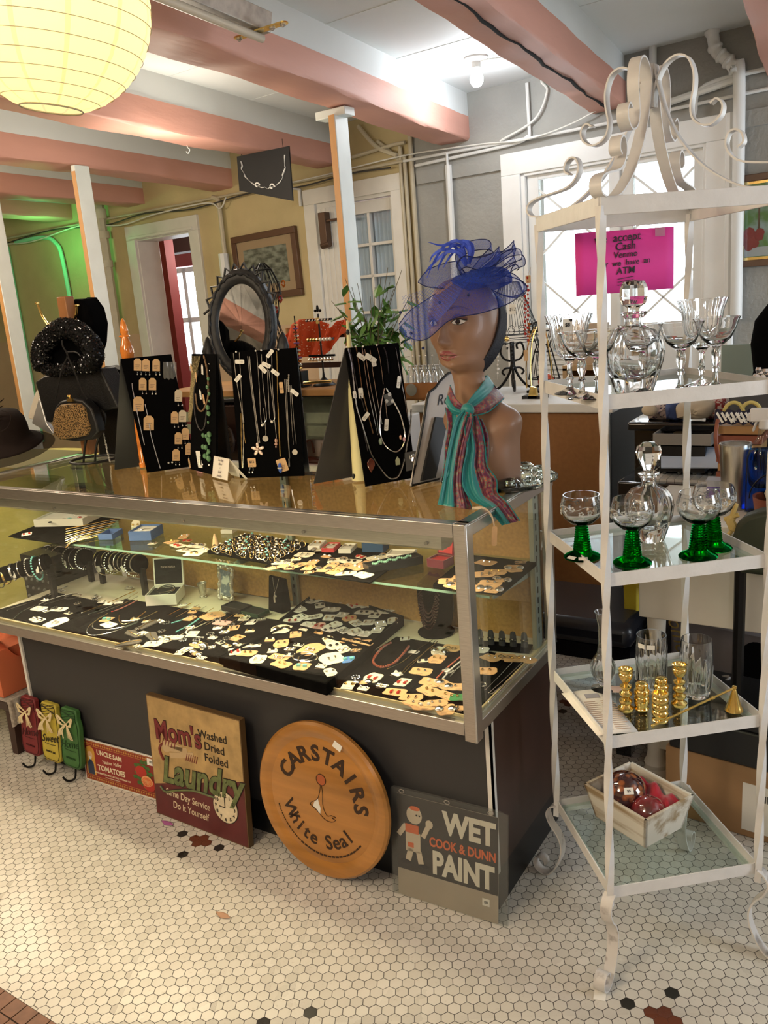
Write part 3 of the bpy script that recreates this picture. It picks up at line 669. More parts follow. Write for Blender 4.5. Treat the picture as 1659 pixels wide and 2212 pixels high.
# --- mason jar plaques with hooks
def jar(px,py,col,dk,word,lab,hz):
 p=atz(px,py,0);p=Vector((p.x+.052,.040,0));o=thing('jar_plaque',lab,'wall hook',(p.x,p.y,0),group='jar shaped plaques with hooks',rot=(R_(-6.5),0,R_(-2)))
 w,h=.096,.198;z0=.044
 def outline(s=1.0):
  o_=[]
  pts=[(.30,0),(.43,.03),(.5,.12),(.5,.70),(.46,.80),(.40,.845),(.405,.96),(.34,1.0)]
  L=[(x,y)for x,y in pts];R=[(-x,y)for x,y in reversed(pts)]
  return[(x*w*s,z0+h/2+(y-.5)*h*(s+(1-s)*.3))for x,y in L+R]
 m_=mat('jar_paint_'+word,col,.55,var=.12,vscale=30);md=mat('jar_dark_'+word,dk,.6)
 mb=MB();plate(mb,outline(1),0,.02);part('plaque',mb,m_,o,bevel=.004)
 mb=MB()
 ol=[Vector((x,-.0212,z))for x,z in outline(.90)];mb.tube(ol,.0010,5,closed=True)
 for k in range(7):
  zz=z0+h*(.83+.022*k);mb.tube([Vector((x*w,-.0212,zz+.006*math.sin(x*6+k)))for x in np.linspace(-.34,.34,8)],.0009+.0003*(k%2),5)
 part('incised_lines',mb,md,o)
 mb=MB();mb.text(word,.036,T(0,z0+h*.40,-.0212,R_(8)),.0006,shear=.45,bold=.006);mb.tube([(x*w,-.0214,z0+h*.30+.02*x*x)for x in np.linspace(-.28,.3,8)],.001,5);mb.text('MASON JAR',.009,T(0,z0+h*.17,-.0212),.0004,bold=.01);part('lettering',mb,md,o)
 mb=MB();c=Vector((-.008,-.024,z0+h*.745));rnd=random.Random(px)
 for s in(-1,1):
  for k in range(5):
   a=.010+.003*k;L=[c,c+Vector((s*(.012+a),-.006,.014+.003*k)),c+Vector((s*(.026+a*.5),-.006,.004*k)),c+Vector((s*.012,-.004,-.004)),c]
   mb.tube(smooth_path(L,5),.0010,4,flat=2)
   e=c+Vector((s*(.010+.007*k),-.006,-.035-.012*rnd.random()));mb.tube(smooth_path([c,(c+e)/2+Vector((s*.006,-.004,.002)),e],5),.0011,4,flat=2)
 part('raffia_bow',mb,mat('raffia',(.72,.60,.36),.7),o)
 mb=MB();x0=.004;mb.tube(smooth_path([(x0,-.008,z0+.02),(x0,-.010,z0-.015),(x0,-.014,z0-.034),(x0-.004,-.024,.004),(x0-.012,-.036,.006),(x0-.020,-.044,.020)],6),.0033,8);part('hook',mb,M_iron,o)
jar(66,1642,(.19,.022,.026),(.06,.008,.010),'Home','dark red jar-shaped plaque with raffia bow and hook, leftmost of three',0)
jar(112,1655,(.50,.40,.055),(.03,.025,.010),'Sweet','yellow jar-shaped plaque lettered Sweet with raffia bow and hook',0)
jar(153,1670,(.05,.15,.04),(.012,.05,.014),'Home ','green jar-shaped plaque with raffia bow and hook, next to the tomato sign',0)
# --- tomato sign
o,L=lean('tin_sign','small red Uncle Sam tomato crate sign leaning on the case base','sign',atz(189,1681,0),atz(346,1729,0),.15,4)
L=.318;hgt=.142
M_signw=mat('sign_white_edge',(.75,.73,.68),.5)
mb=MB();plate(mb,[(0,0),(L,0),(L,hgt),(0,hgt)],0,.004);part('board',mb,M_signw,o)
M_sred=mat('crate_red',(.26,.025,.022),.45);M_sgold=mat('crate_gold',(.50,.27,.06),.5)
mb=MB();e=.004;plate(mb,[(e,e),(L-e,e),(L-e,hgt-e),(e,hgt-e)],.004,.0045);mb.m=1
for z in(.013,hgt-.013):
 for k in range(30):mb.box((.012+k*.0102,-.0048,z),(.0055,.0008,.0055),ry=R_(45))
 mb.bb((e,-.0052,z-.0075),(L-e,-.0046,z-.0065));mb.bb((e,-.0052,z+.0065),(L-e,-.0046,z+.0075))
part('printed_face',mb,[M_sred,M_sgold],o)
mb=MB();mb.text('UNCLE SAM',.0225,T(.118,.104,-.005,R_(-2)),.0004,bold=.022,sx=.92);mb.text('TOMATOES',.0250,T(.122,.054,-.005),.0004,bold=.024,sx=.92);mb.text('Yakima Valley',.0155,T(.125,.079,-.005,R_(3)),.0004,shear=.4,bold=.004);mb.text('WASHINGTON FRUIT & COLD STORAGE CO',.0078,T(.125,.035,-.005),.0003,bold=.01);mb.text('YAKIMA, WASHINGTON U.S.A.',.0048,T(.125,.026,-.005),.0003)
part('lettering',mb,mat('sign_cream',(.80,.72,.52),.5),o)
mb=MB();plate(mb,[(.010,.024),(.052,.024),(.052,.10)]+[(.031+.021*math.cos(a),.10+.02*math.sin(a))for a in np.linspace(.2,PI,8)],.0046,.005);part('portrait_panel',mb,mat('orange_gold',(.62,.33,.06),.5),o,label='small portrait of a bearded man in blue')
mb=MB();plate(mb,[(.016,.025),(.046,.025),(.044,.062),(.034,.076),(.026,.076),(.018,.062)],.005,.0056);mb.m=1;mb.ball((.031,-.0052,.090),.011,12,(1,.1,1.2));mb.m=2;mb.ball((.031,-.0056,.083),.007,10,(1,.1,1.2));part('portrait_figure',mb,[mat('navy',(.03,.05,.10),.5),mat('face_tone',(.70,.45,.28),.5),M_signw],o)
mb=MB()
for k in range(26):
 a=k*2.4;r=.010+.0012*k;mb.ball((.262+r*math.cos(a)*.9,-.0052,.075+r*math.sin(a)*1.2),.010,8,(1,.08,.7))
part('leaves',mb,mat('print_green',(.06,.14,.03),.5),o)
mb=MB();mb.ball((.254,-.006,.082),.024,16,(1,.06,.8));mb.ball((.283,-.0064,.046),.026,16,(1,.06,.9));mb.m=1;mb.ball((.278,-.0074,.056),.024,18,(1,.05,.75));mb.m=2;mb.ball((.278,-.0084,.056),.020,18,(1,.03,.70));mb.m=1
for k in range(7):a=PI*k/7;mb.tube([(.278-.019*math.cos(a),-.0090,.056-.014*math.sin(a)),(.278+.019*math.cos(a),-.0090,.056+.014*math.sin(a))],.0009,4)
part('tomatoes',mb,[mat('tomato_red',(.45,.03,.02),.4),mat('tomato_pale',(.75,.36,.16),.5),mat('tomato_orange',(.72,.16,.05),.5)],o)
mb=MB();plate(mb,[(L-.034,hgt-.03),(L-.004,hgt-.03),(L-.004,hgt-.008),(L-.034,hgt-.008)],.0056,.006);mb.m=1;mb.text('$5',.010,T(L-.019,hgt-.019,-.0062),.0002,bold=.02);part('price_label',mb,[M_paper,M_ink],o)
# --- laundry sign
o,L=lean('wooden_sign',"square wooden Mom's Laundry sign with painted clock leaning on the case base",'sign',atz(350,1749,0),atz(550,1826,0),.36,4)
L=.365;hgt=.372;cutl,cutr=.095,.195
M_lt=mat('worn_tan_paint',(.42,.28,.115),.5,var=.22,vscale=26);M_mar=mat('maroon_paint',(.115,.020,.022),.5,var=.15,vscale=20);M_brn=mat('sign_edge_brown',(.13,.075,.03),.5)
mb=MB();plate(mb,[(0,0),(L,0),(L,hgt),(0,hgt)],0,.019);part('board',mb,M_brn,o)
mb=MB();plate(mb,[(.003,cutl),(L-.003,cutr),(L-.003,hgt-.003),(.003,hgt-.003)],.019,.0195);mb.m=1;plate(mb,[(.003,.003),(L-.003,.003),(L-.003,cutr),(.003,cutl)],.019,.0195);part('painted_face',mb,[M_lt,M_mar],o)
M_crm=mat('cream_lettering',(.66,.56,.38),.55);M_olive=mat('olive_lettering',(.13,.16,.055),.5,var=.3,vscale=60);M_dk=mat('dark_outline',(.02,.012,.008),.6)
y=-.0200
mb=MB();mb.text("Mom's",.082,T(.120,.275,y,R_(3)),.0004,bold=.045,sx=.86);part('lettering_outline',mb,M_dk,o)
mb=MB();mb.text("Mom's",.082,T(.120,.275,y-.0006,R_(3)),.0004,bold=.022,sx=.86);part('lettering',mb,mat('maroon_lettering',(.17,.018,.022),.5),o,label="maroon Mom's lettering")
mb=MB();mb.text("Washed",.033,T(.258,.300,y,R_(2)),.0004,bold=.012);mb.text("Dried",.033,T(.262,.266,y),.0004,bold=.012);mb.text("Folded",.033,T(.266,.232,y),.0004,bold=.012);part('lettering',mb,M_dk,o,label='small dark lettering')
mb=MB();mb.text("Laundry",.112,T(.196,.160,y-.0008,R_(4)),.0004,shear=.30,bold=.048,sx=.86);mb.tube(smooth_path([(.03,y,.095),(.05,y,.083),(.10,y,.10),(.17,y,.118),(.25,y,.12)],6),.004,5);part('lettering_outline',mb,M_dk,o)
mb=MB();mb.text("Laundry",.112,T(.196,.160,y-.0016,R_(4)),.0004,shear=.30,bold=.026,sx=.86);mb.tube(smooth_path([(.03,y-.003,.095),(.05,y-.003,.083),(.10,y-.003,.10),(.17,y-.003,.118),(.25,y-.003,.12)],6),.0025,5);part('lettering',mb,M_olive,o,label='olive script lettering')
mb=MB();mb.text("Same Day Service",.030,T(.138,.082,y,R_(-1)),.0004,shear=.1,bold=.004,sx=.82);mb.text("Do It Yourself",.030,T(.146,.048,y,R_(-1)),.0004,shear=.1,bold=.004,sx=.82);part('lettering',mb,M_crm,o,label='cream lettering')
mb=MB()
for k,(cx,cz,l,a)in enumerate(((.11,.228,.09,-8),(.13,.215,.10,-14),(.10,.236,.07,4))):mb.box((cx,y,cz),(l,.001,.016),ry=R_(a))
mb.ball((.066,y,.226),.020,12,(1,.05,.9));part('painted_hands',mb,mat('pale_flesh_paint',(.50,.36,.20),.5),o,label='painted hands holding gingham cloth')
mb=MB()
for k in range(6):mb.box((.045+k*.012,y-.0008,.243-k*.001),(.003,.0006,.022),ry=R_(20));mb.box((.15+k*.008,y-.0008,.215),(.0025,.0006,.024),ry=R_(20))
mb.tube(smooth_path([(.052,y-.001,.232),(.040,y-.001,.216),(.046,y-.001,.196),(.055,y-.001,.182)],5),.004,5);part('painted_cuffs',mb,mat('cuff_red',(.20,.035,.03),.5),o)
cc=(.288,.100);mb=MB();mb.cyl((cc[0],y+.001,cc[1]),(cc[0],y-.0006,cc[1]),.0475,seg=40);mb.m=1;mb.cyl((cc[0],y,cc[1]),(cc[0],y-.0014,cc[1]),.045,seg=40);part('clock_face',mb,[M_dk,mat('clock_cream',(.68,.58,.40),.5,var=.15,vscale=40)],o)
mb=MB()
for k in range(12):
 a=R_(90-30*(k+1));mb.text(str(k+1),.0145,T(cc[0]+.0355*math.cos(a),cc[1]+.0355*math.sin(a),y-.0018),.0003,bold=.02)
mb.bb((cc[0]-.0012,y-.0026,cc[1]),(cc[0]+.0012,y-.0018,cc[1]+.031));mb.bb((cc[0]-.022,y-.0026,cc[1]-.001),(cc[0],y-.0018,cc[1]+.0012));part('clock_markings',mb,M_dk,o)
# --- round wooden sign
c=atz(712,1888,0);o=thing('round_wooden_sign','round wooden Carstairs White Seal sign leaning on the case base','sign',(c.x-.01,c.y+.004,0),rot=(R_(-6),0,R_(-2)))
M_oak=mat('varnished_oak',(.40,.175,.035),.30,var=.28,vscale=9,stretch=(.25,1,3),coat=.4);M_burn=mat('burnt_lettering',(.035,.014,.006),.5)
Rr=.205;RY=Matrix.Rotation(R_(90),4,'X')
mb=MB();mb.lathe([(0,-.012),(Rr*.97,-.012),(Rr,-.006),(Rr,.004),(Rr*.97,.010),(Rr*.90,.011),(Rr*.86,.0085),(Rr*.80,.003),(Rr*.78,.004),(0,.004)],(0,-.012,Rr),80,rot=RY);part('board',mb,M_oak,o,sharp=25)
def arc_text(mb,s,rad,a0,a1,size,y,inward=False,bold=.02,shear=0):
 n=len(s)
 for k,ch in enumerate(s):
  if ch==' ':continue
  a=R_(lerp(a0,a1,k/(n-1)));x,z=rad*math.cos(a),rad*math.sin(a)
  rot=(a-PI/2)if not inward else(a+PI/2)
  mb.text(ch,size,Matrix.Translation((x,y,Rr+z))@Matrix.Rotation(-rot,4,'Y')@FACE,.0005,bold=bold,shear=shear)
mb=MB();arc_text(mb,'CARSTAIRS',.122,152,4,.058,-.0168,bold=.030);arc_text(mb,'White Seal',.112,207,318,.052,-.0168,True,bold=.012)
for k in range(26):a=R_(200+k*4.9);mb.box((.148*math.cos(a),-.0166,Rr+.148*math.sin(a)),(.010,.0008,.0025 if k<9 else .0045),ry=-(a+PI/2))
part('lettering',mb,M_burn,o)
mb=MB();y=-.0166
mb.tube(smooth_path([(.0,y,Rr+.040),(-.004,y,Rr+.02),(-.012,y,Rr),(-.030,y,Rr-.012),(-.034,y,Rr-.020),(-.012,y,Rr-.032),(.010,y,Rr-.048),(.030,y,Rr-.050),(.044,y,Rr-.042),(.034,y,Rr-.038),(.046,y,Rr-.034),(.032,y,Rr-.032),(.018,y,Rr-.036),(.006,y,Rr-.014),(.006,y,Rr+.02),(.003,y,Rr+.04)],5),.0009,4)
mb.torus((.002,y,Rr+.056),.015,.001,24,4,M=RY);part('seal_outline',mb,M_burn,o,label='outline of a seal balancing a ball')
mb=MB();mb.cyl((.002,-.0160,Rr+.056),(.002,-.0164,Rr+.056),.0145,seg=24);part('ball_paint',mb,mat('ball_brown',(.40,.10,.03),.4),o)
mb=MB();plate(mb,[(-.022,Rr-.010),(-.010,Rr+.002),(-.006,Rr-.012),(-.002,Rr-.022),(-.004,Rr-.040),(-.014,Rr-.028),(-.026,Rr-.022)],.0158,.0166);part('white_paint_patch',mb,M_signw,o)
mb=MB();mb.M=Matrix.Translation((.062,-.0235,Rr+.162))@Matrix.Rotation(R_(25),4,'Y');mb.box((0,0,0),(.026,.0008,.018));part('price_label',mb,M_paper,o)
# --- wet paint sign in a plastic sleeve
o,L=lean('paint_sign','Wet Paint card in a clear plastic sleeve leaning at the right end of the case','sign',atz(862,1928,0),atz(1053,1988,0),.27,6.5)
L=.262;hgt=.262
M_char=mat('charcoal_print',(.035,.032,.032),.5);M_cbrd=mat('grey_cardboard',(.42,.36,.29),.65,var=.06,vscale=12)
mb=MB();plate(mb,[(0,0),(L,0),(L,hgt),(0,hgt)],0,.002);mb.m=1;plate(mb,[(0,.070),(L,.070),(L,hgt),(0,hgt)],.002,.0023);part('card',mb,[M_cbrd,M_char],o)
mb=MB();y=-.0026;mb.text('WET',.076,T(.190,.214,y),.0004,bold=.045,sx=.80);mb.text('PAINT',.078,T(.173,.106,y),.0004,bold=.045,sx=.72);part('lettering',mb,mat('print_cream',(.74,.70,.60),.5),o,label='big cream WET PAINT lettering')
mb=MB();mb.text('COOK & DUNN',.032,T(.172,.160,y,R_(1)),.0004,bold=.030,sx=.74);part('lettering',mb,mat('print_orange',(.72,.15,.045),.5),o,label='orange lettering')
# generic painter figure: cap, head, overalls, boots
mb=MB();y=-.0027;x0,z0=.047,.168
M_pc=mat('figure_cream',(.66,.56,.44),.5);M_po=mat('print_orange',(.72,.15,.045),.5)
mb.ball((x0,y,z0+.048),.021,16,(1,.03,1.1));mb.box((x0-.004,y,z0-.022),(.040,.0006,.050));mb.box((x0-.014,y,z0-.056),(.015,.0006,.032),ry=R_(15));mb.box((x0+.014,y,z0-.058),(.015,.0006,.032),ry=R_(-12));mb.box((x0-.033,y,z0+.004),(.013,.0006,.036),ry=R_(35));mb.box((x0+.030,y,z0+.012),(.012,.0006,.034),ry=R_(25));mb.ball((x0+.040,y,z0+.034),.010,10,(1,.04,1.1));mb.m=1
mb.box((x0-.006,y-.0008,z0+.012),(.036,.0004,.022));mb.ball((x0+.002,y-.001,z0+.066),.012,10,(1.2,.04,.5));mb.box((x0-.010,y-.0008,z0-.030),(.016,.0004,.012));mb.m=2
mb.ball((x0-.024,y-.001,z0-.076),.012,10,(1.2,.04,.5));mb.ball((x0+.026,y-.001,z0-.078),.012,10,(1.2,.04,.5));mb.ball((x0+.007,y-.002,z0+.05),.0022,6,(1,.3,1));mb.ball((x0+.015,y-.002,z0+.05),.0022,6,(1,.3,1))
part('printed_figure',mb,[M_pc,M_po,M_ink],o,label='printed figure of a waving painter')
mb=MB();mb.box((.232,-.003,.046),(.018,.0006,.018));mb.m=1;mb.text('$8',.009,T(.232,.046,-.0036),.0002,bold=.02);part('price_label',mb,[M_paper,M_ink],o)
M_sleeve=pane('plastic_sleeve',(.93,.94,.93),1.3,.2,.04,(.5,.5,.5))
mb=MB();plate(mb,[(-.016,-.002),(L+.024,-.002),(L+.024,hgt+.012),(L+.008,hgt+.020),(-.006,hgt+.020),(-.016,hgt+.012)],.0045,.0048);plate(mb,[(-.016,-.002),(L+.024,-.002),(L+.024,hgt+.012),(-.016,hgt+.012)],-.0015,-.0012);part('plastic_sleeve',mb,M_sleeve,o)
mb=MB();mb.m=0
for x in(.015,.135,.245):mb.torus((x,-.0052,hgt+.009),.0045,.0010,14,5,M=RY,sc=(1.5,1))
part('sleeve_hole',mb,M_oldmetal,o)
# ================================================================== white wrought iron shelf rack
RC=Vector((.307,.225,0));RA=-.096;RS=.324;RR=RS/math.sqrt(2)
M_iw=mat('white_enamelled_iron',(.68,.67,.66),.42,var=.05,vscale=30,bump=.2,bscale=70)
M_iwd=mat('worn_white_iron',(.64,.62,.60),.5,col2=(.28,.25,.24),vscale=28,thr=(.30,.44),detail=6)
M_shelfglass=pane('shelf_glass',(.88,.95,.92))
def corner(k):a=RA+k*PI/2;return Vector((math.cos(a),math.sin(a),0))
rack=t=thing('display_rack','tall white wrought iron rack with glass shelves and scrolled top','shelf rack',tuple(RC),world=True)
ZTOP=1.538;ZBOT=.205
for k,nm in enumerate(('right','back','left','front')):
 c=RC+corner(k)*RR;mb=MB();pts=[c+Vector((0,0,lerp(ZBOT-.03,ZTOP,i/110)))for i in range(111)]
 mb.tube(pts,.0092,4,twist=.125);part('twisted_post',mb,M_iw,t,sharp=60)
 # flat bar frame on top
def sqpts(s,z):return[RC+corner(k)*(s/math.sqrt(2))+Vector((0,0,z))for k in range(4)]
def bars(s,z,h,th,name,m,par,inset=0):
 P=sqpts(s,z)
 mb=MB()
 for k in range(4):
  a,b=P[k],P[(k+1)%4];mb.tube([a,b],[h*.7071,h*.7071],4,flat=1)if False else mb.ribbon([a,b],h,th,(0,0,1))
 return part(name,mb,m,par,bevel=.001)
bars(RS+.006,ZTOP,.030,.005,'top_frame',M_iw,t)
# scrolls: profiles in the vertical plane through each corner (r outward, z up)
main=[(.229,1.552),(.19,1.553),(.152,1.565),(.10,1.601),(.06,1.648),(.036,1.690),(.02,1.74),(.011,1.785)]
loop=[(.008,1.715),(.011,1.740),(.019,1.766),(.033,1.784),(.052,1.791),(.070,1.783),(.080,1.760),(.081,1.735),(.076,1.705),(.079,1.685),(.091,1.672),(.110,1.668),(.127,1.680),(.130,1.697),(.120,1.708),(.109,1.702)]
low=[(.229,1.553),(.244,1.557),(.250,1.569),(.243,1.581),(.222,1.589),(.190,1.594),(.163,1.600),(.146,1.612),(.137,1.630),(.141,1.648),(.152,1.653),(.163,1.645),(.166,1.631),(.157,1.623)]
side_scroll=[(.150,1.600),(.155,1.625),(.140,1.645),(.118,1.655),(.098,1.67),(.092,1.69),(.102,1.705),(.118,1.703),(.122,1.690)]
for k in range(4):
 d=corner(k);sd=Vector((-d.y,d.x,0))
 for nm,prof,w in(('arched_bar',main,.021),('loop_scroll',loop,.021),('base_scroll',low,.021)):
  P=smooth_path([RC+d*r+Vector((0,0,z))for r,z in prof],7);mb=MB();mb.ribbon(P,w,.0032,sd);part(nm,mb,M_iw,t,sharp=50)
  # trays
for z in(1.21,.88,.546,.205):
 s=RS+(-.002)
 s2=RS-.012
 mb=MB();P=[]
 for k in range(4):
  c=RC+corner(k)*(RR-.016);
  for q in range(-3,4):
   a=RA+k*PI/2+q*R_(15);P.append(c+Vector((math.cos(a),math.sin(a),0))*.011+Vector((0,0,z)))
 n=len(P)
 vs=[]
 for p in P:
  o_=(p-RC-Vector((0,0,z))).normalized()
  vs+=[p+Vector((0,0,-.013)),p+Vector((0,0,.013)),p-o_*.0035+Vector((0,0,.013)),p-o_*.0035+Vector((0,0,-.004)),p-o_*.020+Vector((0,0,-.004)),p-o_*.020+Vector((0,0,-.013))]
 fs=[]
 for i in range(n):
  j=(i+1)%n
  for q in range(6):r=(q+1)%6;fs.append((i*6+q,j*6+q,j*6+r,i*6+r))
 mb._add(vs,fs);tray=part('tray_frame',mb,M_iw,t,sharp=45)
 g=[RC+corner(k)*(RR-.014)+Vector((0,0,0))for k in range(4)]
 mb=MB();mb.prism([(p.x,p.y)for p in g],z-.0035,z+.0015);gp=part('glass_plate',mb,M_shelfglass,tray)
 gp.matrix_parent_inverse=Matrix.Identity(4)
 gp.parent=tray
 # bottom scroll feet
foot=[(.229,.200),(.236,.170),(.222,.140),(.206,.115),(.200,.085),(.210,.055),(.228,.030),(.246,.012),(.264,.006),(.282,.014),(.288,.034),(.276,.050),(.262,.046),(.258,.034)]
foot=[(.229,.205),(.243,.196),(.252,.176),(.243,.150),(.226,.128),(.216,.100),(.218,.070),(.228,.042),(.240,.020),(.256,.0045),(.274,.0045),(.288,.016),(.290,.034),(.278,.046),(.264,.042),(.260,.030)]
for k in range(4):
 d=corner(k);sd=Vector((-d.y,d.x,0));P=smooth_path([RC+d*r+Vector((0,0,z))for r,z in foot],7);mb=MB();mb.ribbon(P,.024,.0035,sd);part('scroll_foot',mb,M_iwd,t,sharp=50)
 # folded paper under the front foot
f=RC+corner(3)*.285;mb=MB();mb.box((f.x,f.y-.004,.0012),(.024,.024,.0012),rz=R_(12));single('folded_paper',mb,M_paper,'small white paper square under the front foot of the rack','paper')
def onshelf(px,py,z):p=atz(px,py,z);return Vector((p.x,p.y,z+.0017))
ZG={1:1.21,2:.88,3:.546,4:.205}
# --- pink notice taped to the back of the top frame
a_,b_=RC+corner(2)*(RR+.002),RC+corner(1)*(RR+.002)
dd=(b_-a_).normalized()
nL=atpl(1238,505,a_+Vector((0,0,1.5)),dd.cross(Vector((0,0,1))));nR=atpl(1452,490,a_+Vector((0,0,1.5)),dd.cross(Vector((0,0,1))));nB=atpl(1242,640,a_+Vector((0,0,1.5)),dd.cross(Vector((0,0,1))))
xx=(nR-nL).normalized();Wd=(nR-nL).length;Hh=(nL-nB).length
NM=frame_from(nB,(dd.x,dd.y,0),(0,0,1));NM=Matrix.Translation(-(NM.col[2].xyz)*-.006)@NM
Wd=abs((nR-nL).dot(dd));Hh=nL.z-nB.z
o=thing('paper_notice','bright pink handwritten payment notice taped to the top of the white rack','notice',tuple(NM.translation),world=True)
mb=MB();mb.M=NM;mb.grid(lambda u,v:(u*Wd,v*Hh,.0012*math.sin(u*5)+.0005),12,3);part('sheet',mb,mat('hot_pink_paper',(.80,.055,.36),.7),o,solid=.0004)
def hand(txt,x,z,sz):mb.text(txt,sz,NM@Matrix.Translation((Wd*x,Hh*z,.0030))@Matrix.Rotation(R_(2),4,'Z'),.0003,shear=.12,bold=.004)
mb=MB();hand('we  accept',.42,.88,.023);hand('Cash',.50,.74,.022);hand('Venmo',.50,.61,.018);hand('or  we  have  an',.50,.48,.0165);hand('ATM',.50,.35,.020)
for z in(.22,.17,.12):mb.tube([NM@Vector((Wd*.42,Hh*z,.003)),NM@Vector((Wd*.58,Hh*(z+.03),.003))],.0008,4)
part('handwriting',mb,M_ink,o)
mb=MB();mb.M=NM;mb.bb((Wd*.80,Hh*.86,.0035),(Wd*.9,Hh*1.04,.0038));part('tape',mb,pane('clear_tape',(.9,.9,.9),1.4,.3,.12),o)
# ------------------------------------------------------------------ glassware
def stem_glass(name,label,group,prof,loc,m=M_crystal,seg=40,flute=None,rz=0):
 o=thing(name,label,'glass',tuple(loc),rz,group)
 mb=MB();mb.lathe(prof,seg=seg,flute=flute);return o,mb
def goblet_prof(H,rb,rf,bowlh,lip=1.0,t=.0016,knob=True):
 """solid foot and stem, hollow bowl: outside up, inside down"""
 s=H-bowlh
 out=[(0,0),(rf,0),(rf,.0015),(rf*.6,.006),(.006,.012),(.0045,s*.35),(.0075 if knob else .0045,s*.45),(.0045,s*.55),(.0048,s*.85),(.009,s*.97)]
 bowl=[(rb*.45,s+bowlh*.06),(rb*.72,s+bowlh*.22),(rb*.86,s+bowlh*.5),(rb*.92,s+bowlh*.75),(rb*lip,H)]
 inn=[(rb*lip-t,H),(rb*.92-t,s+bowlh*.75),(rb*.86-t,s+bowlh*.5),(rb*.72-t,s+bowlh*.24),(rb*.40,s+bowlh*.10),(0,s+bowlh*.085)]
 return out+bowl+inn
def coupe_prof(H,rb,rf,t=.0013):
 s=H*.60;return[(0,0),(rf,0),(rf,.0015),(rf*.5,.005),(.006,.012),(.0042,.03),(.0075,s*.45),(.0045,s*.55),(.0085,s*.72),(.0085,s*.86),(.006,s*.97),(rb*.35,s+.004),(rb*.62,s+.014),(rb*.80,s+.030),(rb*.90,s+.042),(rb,H),(rb-t,H),(rb*.90-t,s+.043),(rb*.78,s+.031),(rb*.58,s+.016),(rb*.3,s+.008),(0,s+.006)]
GT='tall fluted crystal goblets on the top shelf';GCp='etched crystal coupes on the top shelf'
def put(o,px,py,z,**k):pass
for px,py,H,rb,lab in((1232,852,.150,.040,'tall fluted crystal goblet with price tag, behind the front left post'),(1515,835,.160,.040,'tall fluted crystal goblet at the right of the top shelf')):
 o,mb=stem_glass('crystal_goblet',lab,GT,goblet_prof(H*1.0,rb,.030,H*.56,1.12),onshelf(px,py,ZG[1]),flute=(10,18,22,.020),seg=88)
 part('glass_body',mb,M_crystal,o)
 if px<1300:mb=MB();mb.box((.012,-.040,H*.88),(.018,.0006,.022),rz=R_(35));mb.m=1;mb.text('$8',.009,Matrix.Translation((.0122,-.0412,H*.88))@Matrix.Rotation(R_(35),4,'Z')@FACE,.0002,bold=.02);part('price_tag',mb,[M_paper,M_ink],o)
for px,py,H,lab in((1258,862,.120,'etched crystal coupe just left of the front post'),(1292,862,.122,'etched crystal coupe directly behind the front post of the rack'),(1384,850,.125,'etched crystal coupe standing before the big decanter'),(1470,848,.125,'etched crystal coupe nearest the right side of the decanter'),(1545,842,.128,'etched crystal coupe farthest right on the top shelf')):
 o,mb=stem_glass('crystal_coupe',lab,GCp,coupe_prof(H,.041,.027),onshelf(px,py,ZG[1]));part('glass_body',mb,M_crystal,o)
def decanter(px,py,z,H,rb,label,stop='facet',twist=0,off=(0,0)):
 p=onshelf(px,py,z);o=thing('crystal_decanter',label,'decanter',(p.x+off[0],p.y+off[1],p.z),rz=.3)
 h=H*.62
 mb=MB();prof=[(0,0),(rb*.62,0),(rb*.66,.004),(rb*.74,h*.15),(rb*.95,h*.45),(rb,h*.62),(rb*.93,h*.78),(rb*.70,h*.91),(rb*.36,h*.97),(rb*.30,h*1.02),(rb*.31,h*1.10),(rb*.42,h*1.15),(rb*.44,h*1.17),(rb*.42,h*1.185),(rb*.26,h*1.17),(rb*.24,h*1.02),(rb*.30,h*.95),(rb*.62,h*.87),(rb*.84,h*.74),(rb*.88,h*.60),(rb*.80,h*.42),(rb*.58,h*.26),(0,h*.20)]
 mb.lathe(prof,seg=64,flute=(3,7,8,.035));part('bottle',mb,M_crystal,o)
 mb=MB()
 if stop=='facet':mb.lathe([(0,h*1.05),(rb*.20,h*1.05),(rb*.23,h*1.18),(rb*.22,h*1.25),(rb*.40,h*1.30),(rb*.47,h*1.40),(rb*.46,h*1.52),(rb*.36,h*1.62),(0,h*1.65)],seg=8)
 else:mb.lathe([(0,h*1.05),(rb*.20,h*1.05),(rb*.23,h*1.18),(rb*.22,h*1.24),(rb*.42,h*1.42),(rb*.52,h*1.55),(rb*.46,h*1.66),(rb*.25,h*1.72),(0,h*1.73)],seg=10,sc=(1,.62))
 part('stopper',mb,M_crystal,o,sharp=12);return o
decanter(1379,852,ZG[1],.200,.053,'large crystal decanter with faceted ball stopper on the top shelf',off=(-.012,.016))
decanter(1393,1175,ZG[2],.195,.050,'crystal decanter with fan stopper standing among the green stemmed glasses','fan',off=(.0,.03))
M_greeng=glassy('emerald_glass',(.01,.50,.10),0,1.5);M_frost=pane('frosted_etching',(.9,.92,.92),1.3,.4,.40,(.80,.84,.84))
